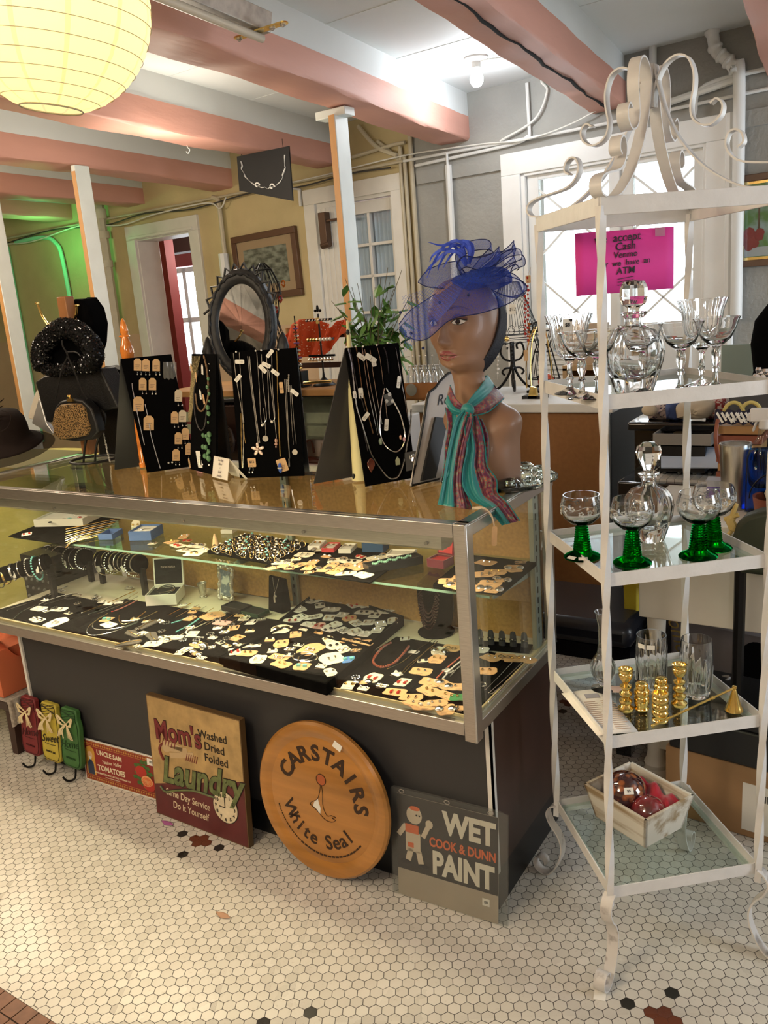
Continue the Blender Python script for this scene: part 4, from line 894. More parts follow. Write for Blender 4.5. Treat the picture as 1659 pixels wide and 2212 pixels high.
for px,py,lab in((1258,1205,'green stemmed wine glass with price stickers on its foot, farthest left'),(1366,1218,'green stemmed wine glass nearest the front edge of the shelf'),(1508,1204,'green stemmed wine glass at the front right of the shelf'),(1540,1186,'green stemmed wine glass at the back right of the shelf')):
 p=onshelf(px,py,ZG[2]);sc=.92
 o=thing('roemer_glass',lab,'wine glass',tuple(p),group='green stemmed glasses on the second shelf')
 mb=MB();pr=[(0,.0),(.036,0),(.037,.002),(.034,.005),(.022,.011),(.0165,.016)]
 for i in range(10):z=.016+i*.0050;r=.0150-i*.0006;pr+=[(r-.001,z),(r+.0032,z+.0013),(r+.0032,z+.0026),(r-.001,z+.004)]
 pr+=[(.009,.067),(0,.067)];mb.lathe(pr,seg=36);part('ribbed_stem',mb,M_greeng,o,label='emerald green ribbed stem and foot',sharp=30)
 mb=MB();mb.lathe([(0,.0672),(.010,.0674),(.022,.072),(.034,.083),(.040,.097),(.0405,.108),(.0385,.120),(.0355,.130),(.0343,.130),(.0373,.120),(.0393,.108),(.0388,.097),(.033,.085),(.021,.075),(0,.0715)],seg=44);part('bowl',mb,M_crystal,o)
 mb=MB();rnd=random.Random(px)
 for k in range(15):
  a=k*2*PI/15;z=.104+.006*math.sin(k*1.9)
  for q in range(5):
   b=q*1.256;
   c=Vector(((.0412)*math.cos(a+.09*math.cos(b)),(.0412)*math.sin(a+.09*math.cos(b)),z+.0036*math.sin(b)))
   mb.box(c,(.0006,.0034,.0034),rz=a,rx=b)
 pts=[Vector((.0411*math.cos(a),.0411*math.sin(a),.110+.0035*math.sin(a*5)))for a in np.linspace(0,2*PI,60)[:-1]];mb.tube(pts,.0007,4,closed=True)
 part('etched_vine',mb,M_frost,o)
 if px==1258:
  for q,(ax_,wz)in enumerate(((-1.9,.016),(-1.2,.016))):mb=MB();mb.box((.034*math.cos(ax_),.034*math.sin(ax_),.0072),(.018,.009,.0004),rz=ax_+PI/2,rx=.35);part('price_sticker',mb,M_paper,o)
  # third shelf: bud vase, two tumblers, brass pieces
p=onshelf(1303,1490,ZG[3]);o=thing('bud_vase','slim cut crystal bud vase behind the front post, on the third shelf','vase',tuple(p))
mb=MB();mb.lathe([(0,0),(.026,0),(.026,.003),(.010,.008),(.008,.014),(.018,.024),(.026,.042),(.027,.058),(.020,.074),(.012,.088),(.0095,.110),(.0095,.150),(.014,.176),(.0165,.182),(.0150,.182),(.0125,.175),(.0075,.150),(.0075,.110),(.010,.088),(.017,.072),(.022,.056),(.021,.042),(.012,.028),(0,.022)],seg=48,flute=(5,8,16,.03));part('glass_body',mb,M_crystal,o)
p=onshelf(1330,1495,ZG[3]);mb=MB();mb.box((p.x,p.y,p.z+.005),(.026,.018,.0008),rx=R_(24),rz=R_(20));single('price_tag',mb,mat('pink_tag',(.80,.60,.52),.7),'small pink price tag lying beside the bud vase','tag')
for px,py,lab in((1407,1490,'cut crystal tumbler with two white stickers near its rim'),(1503,1502,'cut crystal tumbler right of the brass candlestick')):
 p=onshelf(px,py,ZG[3]);o=thing('crystal_tumbler',lab,'tumbler',tuple(p),group='tall cut crystal tumblers');mb=MB();H=.128
 mb.lathe([(0,0),(.026,0),(.028,.003),(.031,.03),(.033,.07),(.0335,.10),(.031,H),(.0296,H),(.032,.10),(.0315,.07),(.0290,.03),(.024,.014),(0,.012)],seg=60,flute=(2,4,15,.025));part('glass_body',mb,M_crystal,o)
 mb=MB()
 for k in range(9):
  a=k*2*PI/9
  for s_ in(-1,0,1):
   mb.tube([(.0318*math.cos(a),.0318*math.sin(a),.022),(.0340*math.cos(a+s_*.2),.0340*math.sin(a+s_*.2),.070)],[.0012,.0005],4)
 part('cut_fan',mb,M_frost,o)
 if px<1450:
  for a in(-1.95,-1.35):mb=MB();mb.box((.0345*math.cos(a),.0345*math.sin(a),.112),(.016,.0006,.010),rz=a+PI/2);part('price_sticker',mb,M_paper,o)
def brass(px,py,prof,lab,cat='candlestick',group=None,hollow=None):
 p=onshelf(px,py,ZG[3]);o=thing('brass_'+cat.replace(' ','_'),lab,cat,tuple(p),group=group);mb=MB();mb.lathe(prof,seg=32);part('turned_body',mb,M_brass,o,sharp=50);return o
cs=[(0,0),(.015,0),(.0165,.003),(.0165,.007),(.012,.010),(.009,.014),(.0135,.019),(.0135,.024),(.008,.028),(.008,.031),(.013,.036),(.013,.040),(.0075,.044),(.007,.047),(.012,.052),(.012,.056),(.006,.060),(.0065,.064),(.012,.071),(.0145,.079),(.0145,.083),(.0125,.085),(.015,.090),(.0155,.093),(.0125,.094),(.011,.088),(0,.080)]
brass(1352,1535,cs,'turned brass candlestick, leftmost of the pair',group='turned brass candlesticks');brass(1467,1525,cs,'turned brass candlestick, rightmost of the pair',group='turned brass candlesticks')
sh=[(0,0),(.0145,0),(.0155,.003),(.0135,.006),(.0135,.010),(.0155,.013),(.0155,.027),(.0135,.030),(.0155,.034),(.0155,.044),(.012,.047),(.013,.049),(.013,.057),(.010,.061),(0,.063)]
brass(1386,1533,sh,'brass shaker, left one of two','shaker','brass shakers');brass(1428,1522,sh,'brass shaker farther back, partly hidden behind the brass cup','shaker','brass shakers')
cup=[(0,0),(.0155,0),(.0165,.003),(.0135,.007),(.0135,.010),(.0165,.014),(.0165,.020),(.0135,.024),(.0165,.028),(.0165,.034),(.0135,.038),(.0165,.043),(.0165,.050),(.0135,.054),(.0165,.059),(.0158,.062),(.0135,.062),(.012,.05),(0,.040)]
brass(1426,1558,cup,'ribbed brass cup candle holder in front of the shakers','candle holder')
a_=onshelf(1585,1536,ZG[3]);hz=.052;o=thing('candle_snuffer','brass candle snuffer with long handle lying across the shelf','snuffer',tuple(a_))
mb=MB();mb.lathe([(.017,0),(.0185,.0015),(.015,.010),(.010,.025),(.006,.040),(.0035,.047),(.005,.050),(.004,.054),(0,.056),(0,.050),(.005,.036),(.013,.010),(.0165,.001)],seg=28);part('bell',mb,M_brass,o)
e_=onshelf(1410,1574,ZG[3])-a_;mb=MB();s0=Vector((0,0,.050));e1=Vector((e_.x,e_.y,.0045));mb.tube([s0,e1],[.0022,.0026],10);mb.ball(e1,.0042,10);mb.tube([lerp(s0,e1,.25),lerp(s0,e1,.29)],.0036,10);part('handle',mb,M_brass,o)
# printed leaflet on the third shelf
P=[onshelf(1213,1500,ZG[3]),onshelf(1290,1592,ZG[3]),onshelf(1380,1585,ZG[3]),onshelf(1302,1490,ZG[3])]
o=thing('printed_leaflet','sheet of printed text lying on the third shelf at the left','leaflet',tuple(P[0]),world=True)
mb=MB();z=Vector((0,0,.001));mb.grid(lambda u,v:lerp(lerp(P[0],P[3],u),lerp(P[1],P[2],u),v)+z*(1+1.5*math.sin(u*3)),6,6);part('sheet',mb,mat('leaflet_paper',(.82,.78,.72),.6),o,solid=.0004)
LM=frame_from(P[1]+z*3.2,P[2]-P[1],P[0]-P[1]);wL=(P[2]-P[1]).length;hL=(P[0]-P[1]).length
mb=MB();
for k in range(15):
 for c in range(2):mb.M=LM;mb.bb((wL*(.10+.42*c),hL*(.08+k*.045),0),(wL*(.46+.42*c-.04*(k%3)),hL*(.092+k*.045),.0002))
part('printed_lines',mb,mat('faded_print',(.52,.38,.30),.7),o)
mb=MB();mb.M=LM;mb.bb((wL*.2,hL*.80,0),(wL*.56,hL*.90,.0003));part('printed_picture',mb,mat('grey_print',(.35,.34,.38),.7),o)
# bottom shelf: white wooden box with glass balls
bx0=[onshelf(1297,1745,.216),onshelf(1462,1848,.216),onshelf(1500,1760,.216)]
p=bx0[1];xdir=(bx0[0]-bx0[1]);ang=math.atan2(-xdir.y,-xdir.x)
o=thing('wooden_box','whitewashed wooden box with flared sides on the bottom shelf','box',(0,0,0));
o.location=(.307-.035,.225+.03,.2075);o.rotation_euler=(0,0,ang)
M_ww=mat('whitewashed_wood',(.72,.68,.60),.7,col2=(.36,.26,.15),vscale=26,stretch=(.12,1,1.2),thr=(.36,.52),detail=8)
bw,bd,bh,fl,th=.150,.120,.085,.018,.007
def flare(x,y,z):k=z/bh;return(x*(bw/2+fl*k),y*(bd/2+fl*k),z)
for(x0,y0,x1,y1)in((-1,-1,1,-1),(1,-1,1,1),(1,1,-1,1),(-1,1,-1,-1)):
 a0,b0,a1,b1=[Vector(flare(*q))for q in((x0,y0,0),(x1,y1,0),(x0,y0,bh),(x1,y1,bh))]
 c=Vector((0,0,0));inw=-((a0+b0)/2-Vector((0,0,0))).normalized()*th
 mb=MB();mb.hexa([a0,b0,b0+inw,a0+inw,a1,b1,b1+inw,a1+inw]);part('side_board',mb,M_ww,o,bevel=.001)
mb=MB();mb.bb((-bw/2,-bd/2,0),(bw/2,bd/2,.006));part('base_board',mb,M_ww,o)
BXM=Matrix.Translation(o.location)@Matrix.Rotation(ang,4,'Z')
def inbox(x,y,z):return tuple(BXM@Vector((x,y,z)))
M_glb1=mat('speckled_glass',(.05,.012,.014),.04,coat=1,spec=.9,col2=(.34,.10,.03),kind='voronoi',vscale=55,thr=(.25,.5))
M_glb2=mat('red_swirl_glass',(.33,.02,.03),.04,coat=1,spec=.9,col2=(.10,.03,.03),vscale=14,thr=(.35,.6))
o=thing('glass_ball','dark speckled glass ball with white price sticker, in the wooden box','glass ball',inbox(-.030,-.010,.012));mb=MB();mb.ball((0,0,.052),.051,36);part('globe',mb,M_glb1,o)
mb=MB();q=Vector((.38,-.70,.60)).normalized();mb.M=Matrix.Translation(Vector((0,0,.052))+q*.0515)@q.to_track_quat('Z','Y').to_matrix().to_4x4();mb.box((0,0,0),(.021,.015,.0006));mb.m=1;mb.text('$5',.008,Matrix.Translation((0,0,.0008)),.0002,bold=.02);part('price_label',mb,[M_paper,M_ink],o)
o=thing('glass_ball','red marbled glass ball at the right of the wooden box','glass ball',inbox(.043,-.012,.010));mb=MB();mb.ball((0,0,.040),.040,36);part('globe',mb,M_glb2,o)
mb=MB();rnd=random.Random(3);mb.grid(lambda u,v:BXM@Vector((lerp(-.06,.075,u),lerp(-.052,.055,v),.045+.028*v+.007*math.sin(u*19+v*5)+.005*math.sin(v*17+u*9))),30,22);single('red_cloth',mb,mat('red_satin',(.42,.012,.030),.45,sheen=.3),'crumpled red cloth lining the wooden box','cloth',solid=.001)
# ================================================================== mannequin bust
TOP=ZT+.0005
M_skin=mat('mannequin_skin',(.27,.15,.093),.42,spec=.4,coat=.08,var=.03,vscale=8)
BC=Vector((-.108,.328,0))
# glass relish tray under the bust
tr=thing('glass_tray','scalloped clear glass serving tray under the mannequin bust','tray',(BC.x+.022,BC.y+.03,TOP))
M_tray=glassy('tray_glass',(.97,1,.99),0,1.5)
mb=MB();mb.lathe([(0,0),(.118,0),(.128,.006),(.142,.014),(.143,.018),(.128,.012),(.118,.006),(0,.005)],seg=60,sc=(1,.92));part('plate',mb,M_tray,tr)
for k in range(11):
 a=k*2*PI/11+.2;mb=MB();c=(.112*math.cos(a),.103*math.sin(a),.008)
 mb.lathe([(0,0),(.020,0),(.026,.008),(.024,.018),(.016,.024),(.010,.022),(.008,.010),(0,.008)],c,seg=16);part('glass_cup',mb,M_tray,tr)
bz=TOP+.0065
b=thing('mannequin_bust','brown female mannequin head and shoulders with painted face, standing on the display case','mannequin',(BC.x,BC.y,bz),R_(-6))
# local frame: face towards -y, x to the figure's left (picture right)
def interp(tab,z):
 for i in range(len(tab)-1):
  if tab[i][0]<=z<=tab[i+1][0]:
   h=tab[i+1][0]-tab[i][0];t=(z-tab[i][0])/h;o_=[]
   for k in range(1,len(tab[i])):
    a,b_=tab[i][k],tab[i+1][k]
    m0=(b_-tab[i-1][k])/(tab[i+1][0]-tab[i-1][0])*h if i>0 else(b_-a)
    m1=(tab[i+2][k]-a)/(tab[i+2][0]-tab[i][0])*h if i+2<len(tab)else(b_-a)
    o_.append((2*t**3-3*t*t+1)*a+(t**3-2*t*t+t)*m0+(3*t*t-2*t**3)*b_+(t**3-t*t)*m1)
   return o_
 return list(tab[-1][1:])
 # z: half width x, front depth, back depth, centre y, centre x, squareness
prof=[(0,.076,.062,.062,0,.012,2.4),(.05,.076,.064,.064,0,.012,2.4),(.10,.079,.066,.064,0,.010,2.3),(.130,.084,.064,.062,0,.006,2.2),(.152,.088,.058,.058,.002,.002,2.0),(.172,.084,.050,.054,.004,-.004,2.0),(.188,.066,.042,.048,.006,-.012,2),(.200,.052,.038,.042,.006,-.018,2),(.218,.044,.036,.038,.004,-.022,2),(.250,.038,.035,.036,0,-.025,2),(.275,.038,.037,.038,-.004,-.026,2),(.287,.043,.055,.050,-.004,-.024,2),(.300,.052,.074,.068,-.004,-.026,2.1),(.320,.062,.080,.080,0,-.028,2.15),(.350,.071,.083,.092,0,-.030,2.15),(.385,.077,.084,.100,0,-.032,2.15),(.415,.077,.083,.100,0,-.034,2.1),(.445,.070,.075,.090,0,-.036,2),(.468,.054,.058,.070,0,-.037,2),(.482,.034,.037,.045,0,-.038,2),(.489,.012,.014,.016,0,-.038,2),(.490,.001,.001,.001,0,-.038,2)]
TURN=R_(-1)
def g(x,z,cx,cz,sx,sz):return math.exp(-((x-cx)/sx)**2-((z-cz)/sz)**2)
FZ=.372
def bust_pt(u,v):
 z=.49*v if v<.5 else .49*v
 w,df,db,cy,cx,n=interp(prof,z)
 a=2*PI*u;c,s_=math.cos(a),math.sin(a)
 r=(abs(c)**n+abs(s_)**n)**(-1/n)
 x=w*r*c;y=(df if s_<0 else db)*r*s_
 if z>.27 and s_<0:
  k=min(1,(z-.27)/.015);q=0;x_,z_=x,z;x=x/1.10;z=.277+(z-.277)/1.22
  q+=.0185*g(x,z,0,.338,.0085,.010)+.010*g(x,z,0,.352,.006,.016)+.005*g(x,z,0,.366,.006,.016)
  q+=.0045*(g(x,z,.0095,.334,.005,.005)+g(x,z,-.0095,.334,.005,.005))
  q-=.0085*(g(x,z,.030,FZ,.016,.010)+g(x,z,-.030,FZ,.016,.010))
  q+=.0050*(g(x,z,.030,FZ-.001,.0115,.0062)+g(x,z,-.030,FZ-.001,.0115,.0062))
  q+=.0030*(g(x,z,.028,.391,.020,.007)+g(x,z,-.028,.391,.020,.007))
  q+=.0072*g(x,z,0,.3165,.017,.0040)+.0078*g(x,z,0,.3085,.0145,.0042)-.0030*g(x,z,0,.3125,.020,.0014)
  q-=.0030*g(x,z,0,.299,.015,.0045)+.0025*g(x,z,0,.324,.004,.004)
  q+=.0075*g(x,z,0,.287,.015,.010)+.0045*(g(x,z,.046,.340,.018,.016)+g(x,z,-.046,.340,.018,.016))
  q+=.003*g(x,z,0,.415,.045,.03)
  q-=.006*(g(x,z,.052,.312,.016,.022)+g(x,z,-.052,.312,.016,.022))
  x,z=x_,z_;y-=q*1.25*k
 if z<.27:
  for sx in(-1,1):
   d=g(abs(x)if x*sx>0 else 9,z,.078,.146,.024,.028);x+=sx*.012*d;z+=.006*d;y-=.004*d
  y-=.010*(g(x,z,.045,.075,.030,.032)+g(x,z,-.045,.075,.030,.032))*(1 if s_<0 else 0)
  y+=.004*g(abs(x),z,.03,.196,.02,.008)*(1 if s_<0 else 0)
 tk=max(0,min(1,(z-.205)/.07));tk=tk*tk*(3-2*tk);an=TURN*tk
 X,Y=x*math.cos(an)-y*math.sin(an),x*math.sin(an)+y*math.cos(an)
 return(X+cx,Y+cy-.004*tk,z-.010*tk)
mb=MB();mb.grid(bust_pt,200,300,closeu=True);mb._add([(x,y,z)for x,y,z in[bust_pt(k/40,0)for k in range(40)]],[tuple(range(39,-1,-1))]);part('body',mb,M_skin,b,sharp=180)
def face_M(x,z,lift=.0006):
 """matrix on the face surface at face coordinates x, z"""
 x*=1.10;z=.277+(z-.277)*1.22
 def P(x,z):
  best=None
  lo,hi=.5,1.0
  for k in range(60):
   u=lo+(hi-lo)*k/59
   w,df,db,cy,cx,n=interp(prof,z);a=2*PI*u;r=(abs(math.cos(a))**n+abs(math.sin(a))**n)**(-1/n);xx=w*r*math.cos(a)
   if best is None or abs(xx-x)<best[0]:best=(abs(xx-x),u)
  u0=best[1]
  for _ in range(14):
   for du in(-.002,.002,-.0005,.0005):
    a=2*PI*(u0+du);r=(abs(math.cos(a))**n+abs(math.sin(a))**n)**(-1/n)
    if abs(w*r*math.cos(a)-x)<best[0]:best=(abs(w*r*math.cos(a)-x),u0+du)
   u0=best[1]
  return Vector(bust_pt(u0,z/.49))
 p,px,pz=P(x,z),P(x+.003,z),P(x,z+.003)
 n=(px-p).cross(pz-p).normalized()
 if n.y>0:n=-n
 M=frame_from(p+n*lift,px-p,(0,0,1));return M
def decal(mb,pts,cx,cz,lift=.0007):
 """thin painted shape following the face: pts in head coordinates round cx, cz"""
 P=[face_M(cx+x,cz+z,lift).translation for x,z in pts];c=face_M(cx,cz,lift+.0002).translation;n=len(P)
 mb._add([c]+P,[(0,1+i,1+(i+1)%n)for i in range(n)])
def decal_strip(mb,pts,w,lift=.0009,rows=5):
 n=len(pts);V=[]
 for r in range(rows):V+=[face_M(x,z+h*(2*r/(rows-1)-1),lift).translation for(x,z),h in zip(pts,w)]
 mb._add(V,[(r*n+i,r*n+i+1,(r+1)*n+i+1,(r+1)*n+i)for r in range(rows-1)for i in range(n-1)])
M_eyew=mat('painted_eye_white',(.70,.66,.60),.2);M_iris=mat('painted_iris',(.025,.015,.012),.1,coat=1);M_lid=mat('plum_eyeshadow',(.13,.055,.055),.5);M_liner=mat('eye_liner',(.010,.007,.007),.4);M_lip=mat('mauve_lipstick',(.30,.085,.085),.2,coat=.6);M_brow=mat('painted_brow',(.14,.070,.045),.6)
for sx,nm in((1,'eye'),(-1,'eye')):
 c=sx*.030;L=[(-.0125,-.001),(-.008,.0032),(-.002,.0048),(.005,.0045),(.0110,.0022),(.0140,.0005),(.010,-.0026),(.004,-.0042),(-.003,-.0042),(-.009,-.0030)]
 L=[(x*sx,z)for x,z in L]
 mb=MB();decal(mb,L,c,FZ,.0009);mb.m=1;decal(mb,[(.0048*math.cos(a)-.0005,.0046*math.sin(a))for a in np.linspace(0,2*PI,18)[:-1]],c,FZ+.0002,.0013);part(nm,mb,[M_eyew,M_iris],b)
 mb=MB();q=[(-.0135,-.001),(-.008,.0040),(-.002,.0058),(.005,.0054),(.0110,.0032),(.0165,.0022)];decal_strip(mb,[(c+x*sx,FZ+z)for x,z in q],[.0007,.0010,.0012,.0014,.0014,.0008],.0015)
 q=[(-.009,-.0034),(-.003,-.0048),(.004,-.0048),(.011,-.0030)];decal_strip(mb,[(c+x*sx,FZ+z)for x,z in q],[.0003,.0004,.0004,.0004],.0013)
 part('eye_liner',mb,M_liner,b)
 mb=MB();q=[(-.0125,.003),(-.007,.0085),(-.001,.0105),(.006,.0100),(.012,.0078),(.0170,.0050)];decal_strip(mb,[(c+x*sx,FZ+z)for x,z in q],[.001,.0034,.0042,.0042,.0034,.0012],.0008);part('eye_shadow',mb,M_lid,b)
 mb=MB();q=[(-.015,.0205),(-.008,.0245),(0,.0268),(.009,.0262),(.018,.0220),(.023,.0180)];decal_strip(mb,[(c+x*sx,FZ+z)for x,z in q],[.0012,.0018,.0016,.0013,.0009,.0003],.0007);part('eyebrow',mb,M_brow,b)
mb=MB();decal_strip(mb,[(-.0215,.3128),(-.015,.3152),(-.008,.3172),(-.003,.3178),(0,.3168),(.003,.3178),(.008,.3172),(.015,.3152),(.0215,.3128)],[.0003,.0019,.0034,.0042,.0038,.0042,.0034,.0019,.0003],.0006)
decal_strip(mb,[(-.0205,.3122),(-.014,.3095),(-.007,.3078),(0,.3073),(.007,.3078),(.014,.3095),(.0205,.3122)],[.0003,.0026,.0042,.0048,.0042,.0026,.0003],.0006);part('lips',mb,M_lip,b)
mb=MB();decal_strip(mb,[(-.020,.3127),(-.01,.3126),(0,.3120),(.01,.3126),(.020,.3127)],[.0002,.0005,.0006,.0005,.0002],.0012);part('mouth_line',mb,mat('lip_line',(.07,.015,.018),.5),b)
BM=Matrix.Translation((BC.x,BC.y,bz))@Matrix.Rotation(R_(-6),4,'Z')
HC=BM@Vector((-.034,0,.40))
# ------------------------------------------------------------------ black stretch headband
HB=BM@Matrix.Translation((-.030,-.004,-.010))@Matrix.Rotation(TURN,4,'Z')
def hb_pt(a,t):
# loop running from the crown down behind the ears to the nape
 tilt=R_(-26);y=.004+(t-.5)*.034;rx,rz=.0785,.112
 p=Vector((rx*math.cos(a),y+.022,.385+rz*math.sin(a)*.95));p.z-=.004
 q=Matrix.Rotation(tilt,3,'X')@(p-Vector((0,0,.385)))+Vector((0,.010,.380));return HB@q
mb=MB();mb.grid(lambda u,v:hb_pt(2*PI*u,v),60,6,closeu=True);hbn=single('headband',mb,mat('navy_knit',(.010,.011,.018),.6,bump=.6,bscale=260),'dark stretch headband round the mannequin head under the blue hat','headband',solid=.003)
# ------------------------------------------------------------------ blue fascinator hat
M_sin=sheer('blue_sinamay',(.06,.11,.55),.46,700);M_sind=mat('navy_wired_edge',(.010,.016,.085),.6);M_fea=mat('royal_blue_feather',(.05,.10,.62),.6,var=.25,vscale=80);M_net=mat('blue_net',(.07,.13,.55),.6)
hd=1.965
def HP(x,y,d=0):return atd(x,y,hd+d)
hat=thing('fascinator_hat','blue sinamay fascinator hat with loops, feathers and dotted net veil on the mannequin head','hat',tuple(HC+Vector((0,0,.07))),world=True)
def sheet(A,B,n=10,nv=12,bulge=0,dirv=None,wave=0):
 """surface between two smooth edge curves"""
 PA,PB=smooth_path(A,n),smooth_path(B,n);m=min(len(PA),len(PB));dv=dirv or-CF
 def f(u,v):
  i=min(m-1,int(round(u*(m-1))));p=lerp(PA[i],PB[i],v);return p+dv*(bulge*math.sin(PI*v)*math.sin(PI*u)**.5+wave*math.sin(u*22+v*3)*math.sin(PI*v))
 mb=MB();mb.grid(f,m,nv);return mb,PA,PB
def leaf(front,back,name='brim',bulge=0,wave=.0015):
 mb,PA,PB=sheet(front,back,bulge=bulge,wave=wave);o=part(name,mb,M_sin,hat,solid=0)
 mb=MB();mb.tube(PA,.0011,5);mb.tube(PB,.0011,5);part('wired_edge',mb,M_sind,hat);return o
 # broad tilted brim: lower edge and upper edge
leaf([HP(862,712,-.10),HP(880,728,-.115),HP(920,733,-.12),HP(975,690,-.135),HP(1040,676,-.12),HP(1100,655,-.07),HP(1136,627,.01)],[HP(862,700,-.08),HP(885,672,-.06),HP(925,645,-.06),HP(975,612,-.075),HP(1030,592,-.07),HP(1100,588,.0),HP(1137,618,.03)],'brim',bulge=.022,wave=.0010)
leaf([HP(903,610,-.06),HP(925,620,-.07),HP(965,622,-.08),HP(1010,612,-.07),HP(1060,590,-.06),HP(1095,572,-.02),HP(1128,560,.0)],[HP(903,608,-.02),HP(925,583,.01),HP(965,568,.02),HP(1010,560,.03),HP(1060,548,.04),HP(1098,540,.05),HP(1112,528,.04)],'upper_layer',bulge=.02)
M_sin2=sheer('blue_sinamay_double',(.05,.10,.52),.66,700)
cp=HP(1022,616,-.015);mb=MB();mb.M=Matrix.Translation(cp)@Matrix.Rotation(R_(-14),4,'Y')
mb.lathe([(.088,-.018),(.090,-.008),(.086,.008),(.074,.018),(.050,.026),(.022,.030),(0,.031)][::1],seg=40,sc=(1,1));part('crown_cap',mb,M_sin2,hat,sharp=180)
# upright loops of the bow
def loopy(pts,w,name,dirw):
 P=smooth_path([HP(*p)for p in pts],9);dw=dirw.normalized();mb=MB();m=len(P)
 mb.grid(lambda u,v:P[min(m-1,int(round(u*(m-1))))]+dw*(v-.5)*w*(.45+.55*math.sin(PI*u)),m,8);part(name,mb,M_sin,hat)
 for v in(0,1):mb=MB();mb.tube([P[i]+dw*(v-.5)*w*(.45+.55*math.sin(PI*i/(m-1)))for i in range(m)],.0011,5);part('wired_edge',mb,M_sind,hat)
upv=Vector((0,0,1))
loopy([(1010,600,-.03),(985,565,-.04),(1010,535,-.03),(1050,528,-.01),(1063,540,.0),(1040,565,-.02),(1012,598,-.03)],.040,'bow_loop',(CF*.7+upv*.7))
loopy([(1010,600,-.05),(992,580,-.07),(1005,565,-.07),(1035,570,-.06),(1065,560,-.05),(1080,545,-.03),(1060,575,-.03),(1020,600,-.04)],.034,'bow_loop',(CF*.5+upv*.8))
loopy([(1030,600,-.02),(1060,575,.0),(1095,550,.01),(1125,545,.01),(1130,565,.0),(1110,575,-.02),(1070,600,-.02),(1030,612,-.03)],.044,'bow_loop',(CF*.8+upv*.5))
loopy([(1020,600,.02),(1060,570,.03),(1100,540,.04),(1112,528,.04),(1108,545,.02),(1112,560,.0),(1098,572,-.01),(1075,590,.0)],.030,'bow_loop',(CF*.6+upv*.6))
loopy([(1020,605,.0),(1065,595,.02),(1110,600,.03),(1134,615,.03),(1128,636,.01),(1095,640,.0),(1050,620,.0)],.036,'bow_loop',(CF*.9+upv*.3))
rnd=random.Random(8)
feath=[[(1005,575),(990,540),(965,528),(940,560),(922,600)],[(1008,572),(1000,535),(975,532),(950,570),(946,585)],[(1012,570),(1010,535),(985,520),(955,530),(925,523)],[(1012,570),(1015,540),(1005,521),(975,525),(945,541)],[(1008,574),(994,548),(965,545),(930,575),(918,592)],[(1015,570),(1022,545),(1018,526),(1002,528),(995,540)],[(1010,570),(1000,545),(985,540),(968,560),(958,578)],[(1014,568),(1012,540),(996,524),(985,516)],[(1016,568),(1020,540),(1012,522),(998,528),(1004,545)],[(1005,575),(985,545),(955,540),(935,552),(928,566)]]
for q,F_ in enumerate(feath):
 P=smooth_path([HP(x,y,-.05+.012*rnd.uniform(-1,1))for x,y in F_],7);m=len(P);mb=MB()
 mb.tube(P,[.0035*math.sin(PI*min(.98,.12+.86*i/(m-1)))+.0004 for i in range(m)],6,flat=.25,up=tuple(CF));part('feather',mb,M_fea,hat)
 # net veil: crossing threads and chenille dots over the face
mb=MB()
def veil(u,v):
 a=HP(lerp(868,1030,u),lerp(640,590,u),-.03-.05*math.sin(PI*u));c=HP(lerp(872,985,u),lerp(760,648,u**1.2),-.13-.03*math.sin(PI*u));p=lerp(a,c,v);return p-CF*.02*math.sin(PI*v)
N=20
for k in range(-N,N):
 for sg in(1,-1):
  P=[]
  for i in range(25):
   v=i/24;u=k/N+(.55*v if sg>0 else .55*(1-v));
   if 0<=u<=1:P.append(veil(u,v))
  if len(P)>2:mb.tube(P,.00032,3,cap=False)
part('net_veil',mb,M_net,hat)
for x,y in((865,675),(888,720),(950,653),(1012,637),(914,752),(1135,570)):
 if y<600:continue
 mb=MB();mb.ball(HP(x,y,-.13),.0036,8);part('veil_dot',mb,M_sind,hat)
 # ------------------------------------------------------------------ silk scarf
msc=bpy.data.materials.new('silk_paisley_scarf');msc.use_nodes=True;nt=msc.node_tree;pb=nt.nodes['Principled BSDF'];pb.inputs['Roughness'].default_value=.42;setin(pb,'Sheen Weight',.4)
uvn=nt.nodes.new('ShaderNodeUVMap');sx_=nt.nodes.new('ShaderNodeSeparateXYZ');nt.links.new(uvn.outputs[0],sx_.inputs[0])
tc=nt.nodes.new('ShaderNodeTexCoord');vo=nt.nodes.new('ShaderNodeTexVoronoi');vo.inputs['Scale'].default_value=95;nt.links.new(tc.outputs['Object'],vo.inputs['Vector'])
rp=nt.nodes.new('ShaderNodeValToRGB');nt.links.new(vo.outputs['Distance'],rp.inputs[0]);E_=rp.color_ramp.elements;E_[0].color=(.55,.10,.03,1);E_[0].position=.12;E_[1].color=(.10,.008,.045,1);E_[1].position=.62
e2=rp.color_ramp.elements.new(.30);e2.color=(.03,.16,.12,1);e3=rp.color_ramp.elements.new(.45);e3.color=(.30,.03,.03,1)
m1=nt.nodes.new('ShaderNodeMath');m1.operation='LESS_THAN';m1.inputs[1].default_value=.46;nt.links.new(sx_.outputs[0],m1.inputs[0])
mxx=nt.nodes.new('ShaderNodeMix');mxx.data_type='RGBA';nt.links.new(m1.outputs[0],mxx.inputs[0]);nt.links.new(rp.outputs[0],mxx.inputs[6]);mxx.inputs[7].default_value=(.004,.22,.22,1);nt.links.new(mxx.outputs[2],pb.inputs['Base Color'])
scf=thing('silk_scarf','teal and red paisley silk scarf knotted round the mannequin neck, draped over the case edge','scarf',tuple(BM@Vector((0,-.07,.17))),world=True)
sd_=1.965
def SP(x,y,d=0):return atd(x,y,sd_+d)
